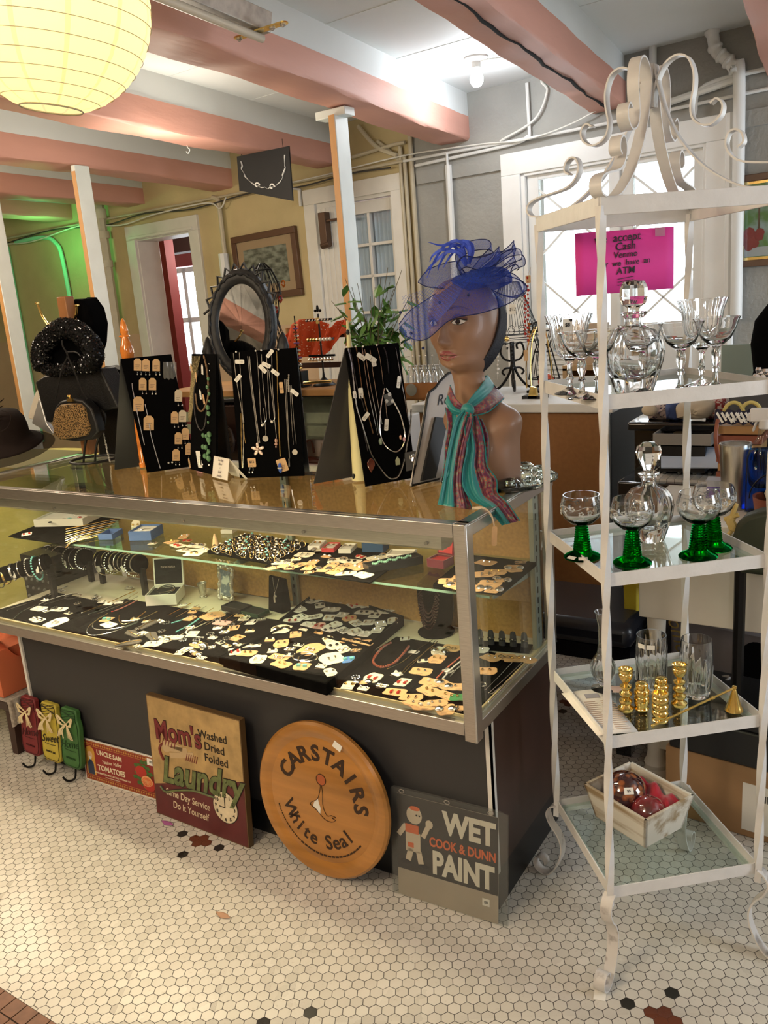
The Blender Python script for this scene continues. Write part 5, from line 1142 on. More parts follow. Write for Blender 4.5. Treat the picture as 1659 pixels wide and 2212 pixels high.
def cloth(name,L,Rr_,nv=26,fold=.004,nf=4,flip=False,mat_=None,ph=0):
 PL,PR=smooth_path(L,8),smooth_path(Rr_,8);m=min(len(PL),len(PR))
 def f(u,v):
  i=min(m-1,int(round(v*(m-1))));w=(PR[i]-PL[i]);return lerp(PL[i],PR[i],u)-CF*fold*(math.sin(u*PI*nf+ph+v*2.2)+.4*math.sin(u*PI*nf*2.3+5*v))
 mb=MB();mb.grid((lambda u,v:f(1-u,v))if flip else f,nv,m);part(name,mb,mat_ or msc,scf,solid=.0012,sharp=180)
 for E in(PL,PR):mb=MB();mb.tube([p-CF*fold*.2 for p in E[:m]],.0012,5);part('rolled_hem',mb,mat('scarf_hem',(.004,.20,.20),.5),scf)
 # neck band: left front and the broad collar on the right
cloth('neck_band',[SP(972,832,-.03),SP(985,862,-.06),SP(1005,880,-.07)],[SP(962,868,-.035),SP(975,890,-.065),SP(1000,900,-.075)],14,.003,3,flip=True)
cloth('collar',[SP(1052,810,.03),SP(1040,832,-.03),SP(1020,856,-.06),SP(1003,880,-.08)],[SP(1089,860,.03),SP(1074,874,-.03),SP(1050,892,-.065),SP(1008,900,-.085)],24,.005,3)
cloth('collar_back',[SP(1052,812,.03),SP(1048,812,.06),SP(1030,815,.075)],[SP(1089,860,.03),SP(1080,850,.07),SP(1050,850,.085)],14,.003,2)
mb=MB();mb.ball(SP(1010,886,-.075),.016,16,(1,.8,1.0));part('knot',mb,msc,scf)
# hanging tails
cloth('front_tail',[SP(1005,884,-.08),SP(985,905,-.085),SP(975,940,-.085),SP(965,990,-.085),SP(957,1040,-.09),SP(946,1090,-.10)],[SP(1015,890,-.08),SP(1022,905,-.085),SP(1013,945,-.085),SP(1005,990,-.085),SP(1003,1045,-.09),SP(1022,1102,-.10)],26,.0045,5)
cloth('front_tail',[SP(962,880,-.05),SP(968,920,-.075),SP(962,960,-.08),SP(960,1000,-.08),SP(955,1030,-.085)],[SP(985,885,-.06),SP(984,920,-.078),SP(975,965,-.083),SP(972,1005,-.083),SP(968,1030,-.087)],12,.002,2,flip=True)
cloth('draped_tail',[SP(1010,895,-.075),SP(1003,930,-.08),SP(1008,970,-.08),SP(1000,1010,-.085),SP(1000,1050,-.095),SP(1020,1080,-.115),SP(1055,1100,-.14),SP(1085,1135,-.155)],[SP(1030,895,-.07),SP(1040,925,-.072),SP(1048,965,-.074),SP(1052,1005,-.078),SP(1072,1035,-.085),SP(1075,1065,-.105),SP(1095,1085,-.13),SP(1123,1125,-.15)],30,.005,5,flip=False,ph=1.2)
cloth('inner_tail',[SP(1020,905,-.065),SP(1030,940,-.062),SP(1042,980,-.062),SP(1043,1010,-.065)],[SP(1040,905,-.055),SP(1054,940,-.052),SP(1055,985,-.052),SP(1046,1018,-.06)],12,.003,2)
# paper tag and ribbon hanging from the scarf over the corner
pT=SP(1068,1172,-.21);mb=MB();mb.tube(smooth_path([SP(1020,1098,-.11),SP(1045,1098,-.15),SP(1062,1115,-.19),SP(1068,1138,-.21)],6),.0035,6,flat=.3,up=tuple(CF));tg=thing('price_tag','long kraft price tag on a sheer ribbon hanging over the case corner','tag',tuple(pT),world=True);part('ribbon',mb,mat('sheer_ribbon',(.60,.48,.36),.5),tg)
tm=frame_from(SP(1068,1158,-.21),CR,(0,0,1));mb=MB();mb.M=tm;mb.prism(rounded(.011,.042,.004),0,.0006,None);part('tag_card',mb,M_kraft,tg)
# ================================================================== things inside the case
rj=random.Random(21)
M_vel=mat('black_velvet_pad',(.0035,.0032,.003),.95,spec=.05,var=.4,vscale=30)
M_felt=mat('charcoal_felt',(.005,.0047,.0045),.95,spec=.05,var=.3,vscale=60)
M_tan=mat('tan_card',(.66,.40,.19),.75,var=.06,vscale=50);M_cream=mat('cream_card',(.78,.72,.55),.7);M_pinkc=mat('pink_card',(.72,.42,.38),.7);M_bluec=mat('blue_card',(.08,.22,.55),.6);M_greenc=mat('green_card',(.04,.22,.07),.6)
M_stone={'red':mat('red_stone',(.42,.03,.02),.15),'amber':mat('amber_stone',(.40,.10,.01),.12),'turq':mat('turquoise_stone',(.18,.52,.50),.3),'blue':mat('blue_stone',(.04,.10,.40),.15),'pearl':mat('pearl',(.80,.76,.70),.2,coat=.5),'black':mat('jet_stone',(.01,.01,.012),.1),'green':mat('jade_stone',(.10,.22,.10),.25),'purple':mat('purple_stone',(.30,.12,.34),.3)}
# velvet pads on the deck
def slab(poly,z0,z1,name,label,cat,m=M_vel,bevel=.002,group=None):
 mb=MB();mb.prism(poly,z0,z1);return single(name,mb,m,label,cat,group,bevel=bevel)
DK=DECK-.003
slab([(-1.765,.035),(-1.44,.032),(-1.42,.25),(-1.70,.26)],DK,DK+.005,'velvet_pad','black velvet pad at the left end of the case floor','display pad',group='black velvet display pads')
slab([(-1.43,.0195),(-1.01,.0195),(-1.00,.30),(-1.41,.30)],DK,DK+.005,'velvet_pad','black velvet pad under the leather pouches and turquoise beads','display pad',group='black velvet display pads')
slab([(-1.00,.0195),(-.735,.0195),(-.74,.33),(-.985,.32)],DK,DK+.005,'velvet_pad','black velvet pad left of the front jewellery tray','display pad',group='black velvet display pads')
slab([(-.425,.0195),(-.022,.0195),(-.022,.345),(-.40,.345)],DK,DK+.005,'velvet_pad','black velvet pad at the right end of the case floor','display pad',group='black velvet display pads')
PZ=DK+.0053
def tray(P,h,name,label,rim=.006):
 """tray with low rim: P are the four corners in order"""
 o=thing(name,label,'jewellery tray',(P[0][0],P[0][1],DK),world=True);c=Vector((sum(p[0]for p in P)/4,sum(p[1]for p in P)/4))
 Q=[Vector(p).lerp(c,.03)for p in P]
 mb=MB();mb.prism([tuple(q)for q in Q],DK,DK+h-.008);part('felt_base',mb,M_felt,o)
 mb=MB()
 for k in range(4):
  a,b_,c_,d_=P[k],P[(k+1)%4],Q[(k+1)%4],Q[k];mb.hexa([(*a,DK),(*b_,DK),(*c_,DK),(*d_,DK),(*a,DK+h),(*b_,DK+h),(*c_,DK+h),(*d_,DK+h)])
 part('rim',mb,M_vel,o,bevel=.001);return DK+h-.0078
TZ=DK+.030
fr=[atz(472,1416,TZ),atz(704,1478,TZ),atz(802,1396,TZ),atz(612,1352,TZ)]
FT=tray([(p.x,p.y)for p in fr],.030,'jewellery_tray','black felt tray crowded with orange and cream earring cards, at the front middle')
br=[atz(600,1340,TZ),atz(800,1388,TZ),atz(872,1330,TZ),atz(688,1272,TZ)]
BT=tray([(p.x,p.y)for p in br],.030,'jewellery_tray','black felt tray of white earring cards behind the front tray')
# card prototypes
def scallop(w,h,n=11,d=.10,seed=0):
 r=random.Random(seed);o_=[]
 for k in range(n*4):a=2*PI*k/(n*4);q=1+d*math.cos(a*n/2+seed);sq=(abs(math.cos(a))**3.2+abs(math.sin(a))**3.2)**(-1/3.2);o_.append((w/2*q*sq*math.cos(a),h/2*q*sq*math.sin(a)))
 return o_
def tagshape(w,h):return[(-w/2,-h/2),(w/2,-h/2),(w/2,h*.30),(w*.22,h/2),(-w*.22,h/2),(-w/2,h*.30)]
def earpair(kind,par):
 """two earrings as parts"""
 for sx in(-1,1):
  mb=MB();x=sx*.007
  if kind=='stud':mb.ball((x,.003,.0022),.0028,8);m=M_silver
  elif kind=='pearl':mb.ball((x,.003,.0026),.0034,8);m=M_stone['pearl']
  elif kind=='gold':mb.ball((x,.003,.0024),.0032,8);m=M_gold
  elif kind=='hoop':mb.torus((x,-.003,.0022),.0052,.0009,16,5);m=M_silver
  elif kind=='drop':mb.torus((x,.004,.002),.0022,.0006,10,4);mb.ball((x,-.004,.0025),.0042,8,(.8,1.3,.6));m=M_stone['red']
  elif kind=='dome':mb.ball((x*1.7,0,.002),.0085,14,(1,1,.55));m=M_silver
  elif kind=='black':mb.ball((x,0,.0022),.0042,8,(1,1.2,.6));m=M_stone['black']
  elif kind=='turq':mb.box((x,0,.003),(.008,.008,.004),rz=.3);m=M_stone['turq']
  elif kind=='leafy':mb.tube([(x,.006,.002),(x+.002,0,.003),(x,-.009,.002)],[.0006,.0022,.0006],6);m=M_silver
  part('earring',mb,m,par)
ERD={'stud':'silver stud','pearl':'pearl stud','gold':'gold dome','hoop':'small silver hoop','drop':'red drop','dome':'large silver dome','black':'dark stone','turq':'square turquoise','leafy':'thin silver drop'}
CARDM={'tan':M_tan,'cream':M_cream,'white':M_paper,'pink':M_pinkc,'blue':M_bluec,'green':M_greenc}
protos={}
def card_proto(col,shape,ear):
 k=(col,shape,ear)
 o=thing('earring_card','x','earring card',(0,0,-5));mb=MB()
 pl={'scallop':scallop(.034,.040,11,.06,1),'wide':scallop(.046,.030,9,.07,2),'rect':rounded(.026,.034,.003),'tag':tagshape(.024,.036),'small':rounded(.022,.015,.002),'big':scallop(.048,.060,11,.05,3)}[shape]
 mb.prism(pl,0,.0008);mb.m=1
 for q in range(2):mb.bb((-.007,-.010-q*.004,.0008),(.006-.003*q,-.009-q*.004,.0009))
 part('card',mb,[CARDM[col],mat('pen_writing',(.18,.12,.09),.7)],o);earpair(ear,o);return o
SHW={'scallop':'scalloped','wide':'wide scalloped','rect':'rectangular','tag':'tag-shaped','small':'small','big':'large scalloped'}
CNT={}
pend=[]
def card(px,py,z,col,shape,ear,where,rz=None,tilt=0,sc=1):
 """queue a card; labels are given once all are known"""
 p=atz(px,py,z);pend.append((where,px,py,Vector((p.x,p.y,z)),col,shape,ear,rz if rz is not None else rj.uniform(-.5,.5)+.1,tilt,sc))
ORDN=['first','second','third','fourth','fifth','sixth','seventh','eighth','ninth','tenth','eleventh','twelfth','thirteenth','fourteenth','fifteenth']
def flush_cards():
 areas={}
 for c in pend:areas.setdefault((c[0],c[4],c[5]),[]).append(c)
 for(where,col,shape),L in areas.items():
  L.sort(key=lambda c:c[1])
  for k,c in enumerate(L):
   pos='only one' if len(L)==1 else('leftmost' if k==0 else('rightmost' if k==len(L)-1 else ORDN[min(k,14)]+' from left'))
   key=(col,shape,c[6]);lab='%s %s card with %s pair %s, %s'%(SHW[shape],col,ERD[c[6]],where,pos)
   if len(L)==1:lab='%s %s card with %s pair %s'%(SHW[shape],col,ERD[c[6]],where)
   if key not in protos:protos[key]=o=card_proto(*key)
   else:o=None
   p=c[3];rot=(c[8]if c[8]else rj.uniform(-.06,.06),rj.uniform(-.05,.05),c[7])
   if o is None:o=dup(protos[key],p,rot=rot)
   o.location=p+Vector((0,0,.0012+rj.random()*.0012));o.rotation_euler=rot;o.scale=(c[9]*1.22,)*3;o['label']=lab;o['group']='earring cards '+where
WF='in the front tray'
for x,y,c,s_,e,r in((608,1392,'tan','scallop','stud',.5),(639,1372,'tan','rect','stud',.6),(534,1413,'tan','wide','gold',.2),(604,1421,'tan','wide','hoop',.1),(608,1437,'tan','wide','gold',-.1),(652,1441,'tan','scallop','turq',.2),(672,1404,'tan','big','hoop',-.1),(757,1385,'tan','wide','hoop',.3),(785,1390,'tan','wide','leafy',.5),(769,1406,'tan','small','hoop',.3),(507,1409,'cream','rect','drop',.8),(534,1397,'cream','small','stud',.7),(553,1396,'cream','small','stud',.5),(558,1426,'cream','scallop','leafy',.3),(589,1409,'cream','small','pearl',.4),(645,1394,'cream','small','black',.2),(627,1404,'cream','small','hoop',.3),(625,1416,'cream','small','black',.3),(710,1383,'cream','tag','gold',.9),(721,1396,'cream','scallop','black',.8),(742,1404,'cream','rect','hoop',1.0),(716,1424,'cream','big','leafy',.9),(714,1454,'cream','tag','stud',.9),(694,1441,'cream','small','stud',.1),(608,1360,'cream','big','dome',.5),(753,1427,'blue','rect','turq',.6),(583,1385,'tan','small','pearl',.5),(655,1362,'cream','small','stud',.2),(688,1370,'tan','small','gold',.4)):
 card(x,y,FT,c,s_,e,WF,r)
WB='in the back tray'
for k,(x,y)in enumerate(((686,1284),(673,1299),(697,1294),(723,1294),(747,1299),(764,1309),(645,1317),(691,1309),(678,1334),(711,1336),(739,1329),(755,1337),(787,1309),(787,1324),(770,1347),(796,1346),(666,1351),(690,1353),(720,1352),(709,1362),(742,1363),(767,1366),(790,1371),(632,1342),(822,1349),(810,1330),(833,1321),(848,1342),(716,1318),(800,1302),(815,1362),(650,1334))):
 card(x,y,BT,'pink' if k in(17,)else('tan' if k in(0,11)else 'white'),['rect','scallop','tag','wide','rect'][k%5],['stud','black','hoop','leafy','pearl','drop'][k%6],WB,.7+rj.uniform(-.6,.6),sc=1.0)
WR='on the right pad'
for x,y,c,s_,e in((944,1425,'tan','scallop','gold'),(910,1452,'tan','wide','stud'),(976,1402,'tan','wide','hoop'),(932,1476,'tan','wide','pearl'),(926,1494,'tan','wide','gold'),(960,1481,'tan','wide','dome'),(992,1486,'tan','wide','stud'),(967,1505,'tan','wide','gold'),(889,1508,'tan','wide','leafy'),(897,1523,'tan','wide','stud'),(918,1527,'tan','wide','pearl'),(942,1521,'tan','wide','stud'),(963,1534,'tan','scallop','dome'),(996,1531,'tan','small','leafy'),(854,1497,'tan','wide','drop'),(1050,1451,'tan','wide','gold'),(1061,1423,'tan','wide','stud'),(1090,1420,'tan','wide','hoop'),(1114,1426,'tan','wide','gold'),(1136,1426,'tan','wide','stud'),(997,1508,'green','wide','gold'),(913,1429,'cream','small','black'),(870,1476,'cream','rect','drop'),(806,1466,'cream','scallop','drop'),(785,1489,'cream','small','stud'),(826,1483,'cream','small','hoop'),(875,1382,'white','small','leafy'),(894,1410,'white','small','leafy'),(858,1458,'white','small','pearl'),(968,1450,'white','small','leafy'),(753,1482,'cream','tag','gold'),(784,1476,'tan','small','dome'),(1034,1405,'white','wide','stud'),(950,1408,'cream','scallop','dome')):
 card(x,y,PZ,c,s_,e,WR)
WM_='left of the front tray'
for x,y,c,s_,e in((424,1315,'tan','small','stud'),(416,1324,'tan','small','gold'),(460,1332,'tan','big','leafy'),(521,1328,'tan','rect','black'),(411,1337,'tan','tag','stud'),(480,1347,'pink','wide','stud'),(429,1394,'tan','wide','dome'),(424,1414,'tan','small','dome'),(512,1379,'tan','rect','gold'),(505,1358,'tan','rect','leafy'),(402,1405,'cream','tag','leafy'),(387,1414,'cream','small','stud'),(436,1423,'cream','small','hoop'),(476,1389,'cream','small','black'),(490,1397,'cream','small','gold'),(528,1337,'cream','rect','leafy'),(485,1367,'cream','small','hoop'),(460,1379,'cream','small','stud'),(500,1320,'white','small','black'),(545,1345,'white','tag','leafy'),(540,1365,'cream','small','gold'),(565,1340,'white','small','hoop'),(520,1395,'cream','small','dome'),(455,1400,'cream','small','hoop'),(470,1358,'white','small','stud')):
 card(x,y,PZ,c,s_,e,WM_)
WL='on the left pads'
for x,y,c,s_,e in((231,1340,'tan','rect','turq'),(317,1344,'cream','small','gold'),(292,1339,'cream','small','stud'),(305,1371,'cream','rect','hoop'),(355,1382,'cream','wide','dome'),(377,1379,'cream','wide','pearl'),(281,1389,'cream','small','stud'),(299,1398,'cream','small','leafy'),(331,1393,'cream','wide','stud'),(416,1371,'cream','rect','pearl'),(411,1358,'cream','small','hoop'),(395,1309,'white','small','stud'),(348,1344,'white','small','hoop'),(122,1346,'white','big','leafy'),(81,1340,'white','wide','dome'),(98,1298,'white','small','stud'),(134,1277,'white','small','hoop'),(99,1321,'white','small','leafy'),(148,1326,'cream','small','black'),(221,1301,'white','small','leafy'),(257,1303,'white','small','stud'),(234,1306,'white','small','pearl'),(280,1271,'white','small','hoop'),(235,1351,'white','wide','pearl'),(291,1340,'white','small','gold'),(85,1316,'white','wide','pearl'),(128,1318,'white','wide','leafy'),(210,1290,'white','small','leafy')):
 card(x,y,PZ,c,s_,e,WL)
 # upper shelf pads
SZ=SH+.0062
slab([tuple(atz(x,y,SZ)[:2])for x,y in((18,1160),(150,1180),(262,1120),(160,1105))],SZ,SZ+.004,'velvet_pad','black velvet pad full of chains at the left of the glass shelf','display pad',group='black velvet pads on the glass shelf')
slab([tuple(atz(x,y,SZ)[:2])for x,y in((448,1196),(590,1222),(668,1180),(530,1158))],SZ,SZ+.010,'ring_tray','black tray crowded with rings in the middle of the glass shelf','ring tray')
slab([tuple(atz(x,y,SZ)[:2])for x,y in((572,1226),(800,1262),(880,1204),(690,1172))],SZ,SZ+.005,'velvet_pad','black velvet pad of brooches on tan strips on the glass shelf','display pad',group='black velvet pads on the glass shelf')
slab([tuple(atz(x,y,SZ)[:2])for x,y in((935,1270),(1082,1288),(1160,1222),(1010,1205))],SZ,SZ+.010,'velvet_pad','black velvet pad at the right end of the glass shelf','display pad',group='black velvet pads on the glass shelf')
SP4=SZ+.0055
WS='at shelf right end'
for x,y,c,s_,e in((1050,1217,'tan','wide','stud'),(1047,1242,'tan','wide','leafy'),(1070,1238,'tan','wide','gold'),(1110,1230,'tan','scallop','dome'),(1060,1262,'tan','wide','stud'),(1066,1276,'tan','rect','dome'),(1025,1272,'tan','wide','dome'),(972,1257,'tan','wide','leafy'),(985,1268,'tan','wide','dome'),(1000,1252,'tan','wide','gold'),(1085,1255,'tan','small','dome'),(1125,1216,'tan','small','hoop')):
 card(x,y,SZ+.0105,c,s_,e,WS)
WSB='on the brooch pad'
for x,y,c,s_,e in((590,1228,'tan','tag','stud'),(610,1216,'cream','wide','dome'),(625,1230,'tan','small','leafy'),(648,1222,'tan','tag','leafy'),(668,1228,'tan','tag','gold'),(676,1216,'tan','tag','stud'),(668,1238,'tan','small','leafy'),(700,1232,'tan','tag','dome'),(723,1236,'tan','rect','gold'),(705,1204,'tan','small','stud'),(730,1212,'cream','wide','dome'),(748,1240,'cream','wide','leafy'),(770,1228,'tan','wide','pearl'),(785,1244,'cream','wide','pearl'),(795,1220,'tan','wide','hoop'),(812,1210,'cream','wide','stud'),(760,1214,'cream','wide','black'),(780,1205,'cream','small','drop'),(640,1210,'cream','small','gold'),(690,1190,'cream','small','dome'),(835,1204,'cream','wide','dome'),(718,1222,'tan','tag','stud'),(745,1224,'tan','tag','hoop'),(658,1200,'cream','wide','leafy'),(618,1222,'tan','tag','stud')):
 card(x,y,SP4,c,s_,e,WSB)
WSL='by the ring cone'
for x,y,c,s_,e in((372,1172,'tan','tag','gold'),(385,1180,'cream','wide','drop'),(402,1190,'cream','wide','leafy'),(425,1180,'cream','wide','dome'),(405,1170,'tan','small','drop'),(440,1190,'cream','wide','stud'),(418,1198,'cream','wide','gold'),(398,1160,'tan','tag','stud'),(330,1176,'cream','small','leafy')):
 card(x,y,SZ+.001,c,s_,e,WSL)
card(183,1163,SZ+.0045,'cream','rect','hoop','on the chain pad',.5);card(293,1137,SZ+.002,'cream','tag','gold','standing by the blue boxes',.4,1.0);card(58,1155,SZ+.0045,'white','rect','drop','at the shelf left end',.9)
flush_cards()
# ---------------------------------------------------------------- chains and necklaces
CH={}
def chain(pts,m,label,r=.0010,z=PZ,beads=0,group='necklaces laid out on the case floor',pend_=None,name='necklace',world=None):
 P=smooth_path([atz(x,y,z)+Vector((0,0,.0012))for x,y in pts],7)if world is None else smooth_path(world,7)
 base=P[0];o=thing(name,label,'necklace' if name=='necklace' else name.replace('_',' '),tuple(base),world=True,group=group)
 mb=MB()
 if beads:
  L=0;step=beads*1.6;acc=0;q=P[0]
  for a,b_ in zip(P,P[1:]):
   d=(b_-a).length;s_=0
   while acc+d-s_>step and d>0:
    s_+=step-acc;acc=0;mb.ball(lerp(a,b_,min(1,s_/d)),beads*rj.uniform(.7,1.1),6)
   acc+=d-s_
  mb.tube(P,r*.5,4)
 else:mb.tube(P,[r*(1.45 if world is None else .95)*(1+.45*(i%2))for i in range(len(P))],5)
 part('chain',mb,m,o)
 if pend_:mb=MB();c=P[-1]if pend_[0]else P[len(P)//2];mb.ball(c+Vector((0,0,.001)),pend_[1],10,(1,1,.5));part('pendant',mb,pend_[2],o)
 return o
chain([(147,1267),(100,1287),(72,1300),(36,1312),(14,1320)],M_silver,'flat silver chain slanting to the left end of the case floor',.0014)
chain([(157,1283),(126,1290),(98,1300),(83,1307)],M_silver,'silver bead necklace beside the flat silver chain',beads=.0022)
chain([(158,1284),(130,1297),(95,1307)],M_silver,'fine silver rope chain below the bead necklace',.0009)
chain([(78,1308),(46,1323),(28,1339)],M_silver,'short silver chain ending at the front rail',.0011)
chain([(293,1276),(233,1303),(177,1325)],M_gold,'thin gold chain with drop pendant, upper of the parallel chains',.0008,pend_=(1,.003,M_stone['pearl']))
chain([(298,1281),(253,1305),(192,1328)],M_silver,'thin silver chain with cross pendant, second of the parallel chains',.0008,pend_=(1,.003,M_silver))
chain([(299,1289),(260,1308),(213,1326)],M_silver,'thin silver chain, third of the parallel chains',.0007,pend_=(1,.0028,M_gold))
chain([(299,1296),(268,1312),(243,1322)],mat('rose_beads',(.45,.16,.12),.3),'dark rose bead string beside the tan tag',beads=.0018,pend_=(1,.004,M_stone['red']))
chain([(233,1326),(201,1346),(188,1361),(192,1372),(217,1372),(253,1363),(297,1346)],M_silver,'silver station necklace in a wide loop, outer one',.0010,pend_=(0,.0026,M_stone['pearl']))
chain([(217,1334),(201,1348),(204,1359),(231,1361),(271,1354),(299,1343)],M_silver,'silver station necklace in a wide loop, inner one',.0010)
chain([(258,1330),(257,1340),(266,1349),(285,1344),(315,1322)],M_gold,'gold bead collar between the loops and the open white box',.0012)
chain([(340,1322),(300,1340),(264,1343)],M_silver,'bright silver chain passing in front of the white box',.0012)
for k in range(9):
 x=408+k*16;chain([(x+6,1303+k*3.6),(x-18,1316+k*4),(x-44,1330+k*4.4)],M_silver if k%3 else M_gold,'%s of nine fine parallel chains left of the front tray'%(ORDN[k]+' from left'),.0006)
chain([(437,1332),(412,1350),(396,1358),(380,1366)],M_stone['turq'],'turquoise chip bead strand on the middle pad',beads=.0028)
chain([(407,1334),(390,1341),(370,1347)],M_stone['turq'],'short turquoise bead strand behind the longer one',beads=.0024)
chain([(420,1352),(402,1366),(415,1375),(440,1378)],M_stone['pearl'],'cream pearl strand curled on the middle pad',beads=.0026)
chain([(847,1388),(826,1400),(806,1428),(822,1442),(850,1434),(872,1412),(884,1396)],mat('mixed_brown_beads',(.25,.06,.03),.25,col2=(.15,.45,.45),vscale=200,thr=(.32,.36)),'chunky brown and turquoise chip bead necklace on the right pad',beads=.0040)
chain([(934,1384),(905,1402),(870,1430),(838,1446)],M_silver,'fine silver chain slanting across the right pad, upper one',.0008,pend_=(1,.003,M_gold))
chain([(946,1386),(915,1412),(880,1440),(866,1458)],M_silver,'fine silver chain slanting across the right pad, lower one',.0008)
chain([(940,1385),(925,1402),(872,1455)],M_silver,'short silver chain between the two slanting chains',.0008)
chain([(1002,1414),(970,1440),(943,1466)],mat('coral_beads',(.55,.14,.08),.35),'coral red bead strand on the right pad',beads=.0022)
chain([(1002,1424),(975,1446),(956,1468)],M_stone['pearl'],'white shell bead strand beside the coral strand',beads=.0026)
chain([(1005,1430),(985,1448),(972,1462)],mat('bicolour_beads',(.6,.56,.5),.3,col2=(.02,.02,.02),vscale=400,thr=(.48,.52)),'black and white bead strand beside the shell strand',beads=.0020)
for k,(a,b_)in enumerate((((1108,1430),(1048,1492)),((1128,1432),(1056,1498)),((1140,1436),(1062,1500)),((1128,1446),(1056,1518)))):
 chain([a,(lerp(a[0],b_[0],.5)+1,lerp(a[1],b_[1],.5)),b_],M_silver,'%s of four straight silver chains by the end glass'%(ORDN[k]+' from left'),.0007,pend_=(1,.0022,M_silver))
for k in range(9):
 y0=1122+k*5;x0=262-k*6;chain([(x0,y0-3),(x0-55,y0+9),(x0-120+k*6,y0+22)],M_silver if k%2 else M_gold,'%s of the bracelets lying on the shelf pad at left'%(ORDN[k]+' from the back'),z=SZ+.0045,beads=[.0022,.0016,.0028][k%3],name='bracelet',group='bracelets on the left pad of the glass shelf')
 # small loose jewels: brooches, bangles, balls
def jewel(px,py,z,kind,label,sc=1,group=None):
 p=atz(px,py,z);o=thing(kind,label,kind.replace('_',' '),(p.x,p.y,z+.001),rj.uniform(0,3),group);mb=MB()
 if kind=='bangle':mb.torus((0,0,.003),.026*sc,.0022,30,6);part('band',mb,M_silver,o)
 elif kind=='brooch':
  mb.ball((0,0,.003),.0075*sc,10,(1,1,.5));part('stone',mb,M_stone['black'],o);mb=MB()
  for k in range(8):a=k*PI/4;mb.ball((.0105*sc*math.cos(a),.0105*sc*math.sin(a),.0028),.0034*sc,6)
  part('petals',mb,M_silver,o)
 elif kind=='silver_ball':mb.ball((0,0,.013),.013,18);part('globe',mb,M_silver,o);mb=MB();mb.tube([(.012,0,.016),(.022,.004,.014)],.002,6);part('stem',mb,M_silver,o)
 elif kind=='leather_pouch':mb.prism([(-.034,-.010),(.030,-.018),(.042,0),(.028,.016),(-.030,.012)],0,.004);part('leather',mb,mat('grey_leather',(.10,.09,.075),.6),o,bevel=.001);mb=MB();mb.tube([(-.034,0,.005),(0,.004,.006),(.038,-.002,.005)],.001,5);part('cord',mb,M_gold,o)
 return o
jewel(655,1421,FT,'bangle','pair of dark silver bangles lying over tan cards in the front tray',1.0);jewel(665,1424,FT+.003,'bangle','second dark silver bangle crossing the first in the front tray',.92)
jewel(442,1408,PZ,'silver_ball','mirror bright silver ball brooch left of the front tray')
jewel(158,1291,PZ,'bangle','oval silver bangle lying on the left pad',1.0)
for k,(x,y)in enumerate(((168,1306),(118,1316),(205,1296),(768,1466),(360,1348),(500,1352),(1042,1482),(300,1360),(455,1372),(490,1382),(540,1330),(425,1385),(395,1385),(350,1366),(470,1340))):
 jewel(x,y,PZ,'brooch','%s of the round dark-stone brooches on the case floor'%(ORDN[k]+' listed')if False else 'small round silver brooch with dark stone, %s'%('near '+['the two left tags','the white card at left','the oval bangle','the front tray right corner','the leather pouches','the pink card','the corner post','the looped necklaces','the turquoise beads','the yellow tags','the green box','the silver ball','the grey feathers','the gold collar','the big tan card'][k]),.9,group='round brooches on the case floor')
for k,(x,y)in enumerate(((290,1372),(275,1392),(318,1352),(330,1378))):jewel(x,y,PZ+.001,'leather_pouch','grey leather pouch earrings on the middle pad, '+['upper left','lower left','upper right','lower right'][k]+' of four',.9,group='grey leather pieces')
# rings in the ring tray (counted one by one)
ring0=None
ri=0
for r in range(7):
 for c in range(13):
  u,v=(c+.5+rj.uniform(-.25,.25))/13,(r+.5+rj.uniform(-.25,.25))/7
  A,B_,C_,D_=[atz(x,y,SZ+.010)for x,y in((452,1193),(588,1217),(662,1180),(532,1161))]
  p=lerp(lerp(A,B_,u),lerp(D_,C_,u),v)
  if ring0 is None or ri in(1,2,3):
   o=thing('ring','x','ring',(0,0,0));mb=MB();mb.torus((0,0,.008),.0088,.0011,20,5,M=Matrix.Rotation(R_(80),3,'X'));part('band',mb,M_silver if ri%2 else M_gold,o)
   mb=MB();mb.ball((0,.001,.0175),.0035,8,(1.2,1,.7));part('stone',mb,[M_stone['black'],M_stone['pearl'],M_silver,M_stone['turq']][ri],o)
   if ring0 is None:ring0=[]
   ring0.append(o)
  else:o=dup(ring0[ri%4],(0,0,0))
  o.location=p;o.rotation_euler=(rj.uniform(-.3,.3),rj.uniform(-.3,.3),rj.uniform(-.6,.9));o['label']='small finger ring standing among dozens in the black ring tray';o['group']='rings in the ring tray';ri+=1
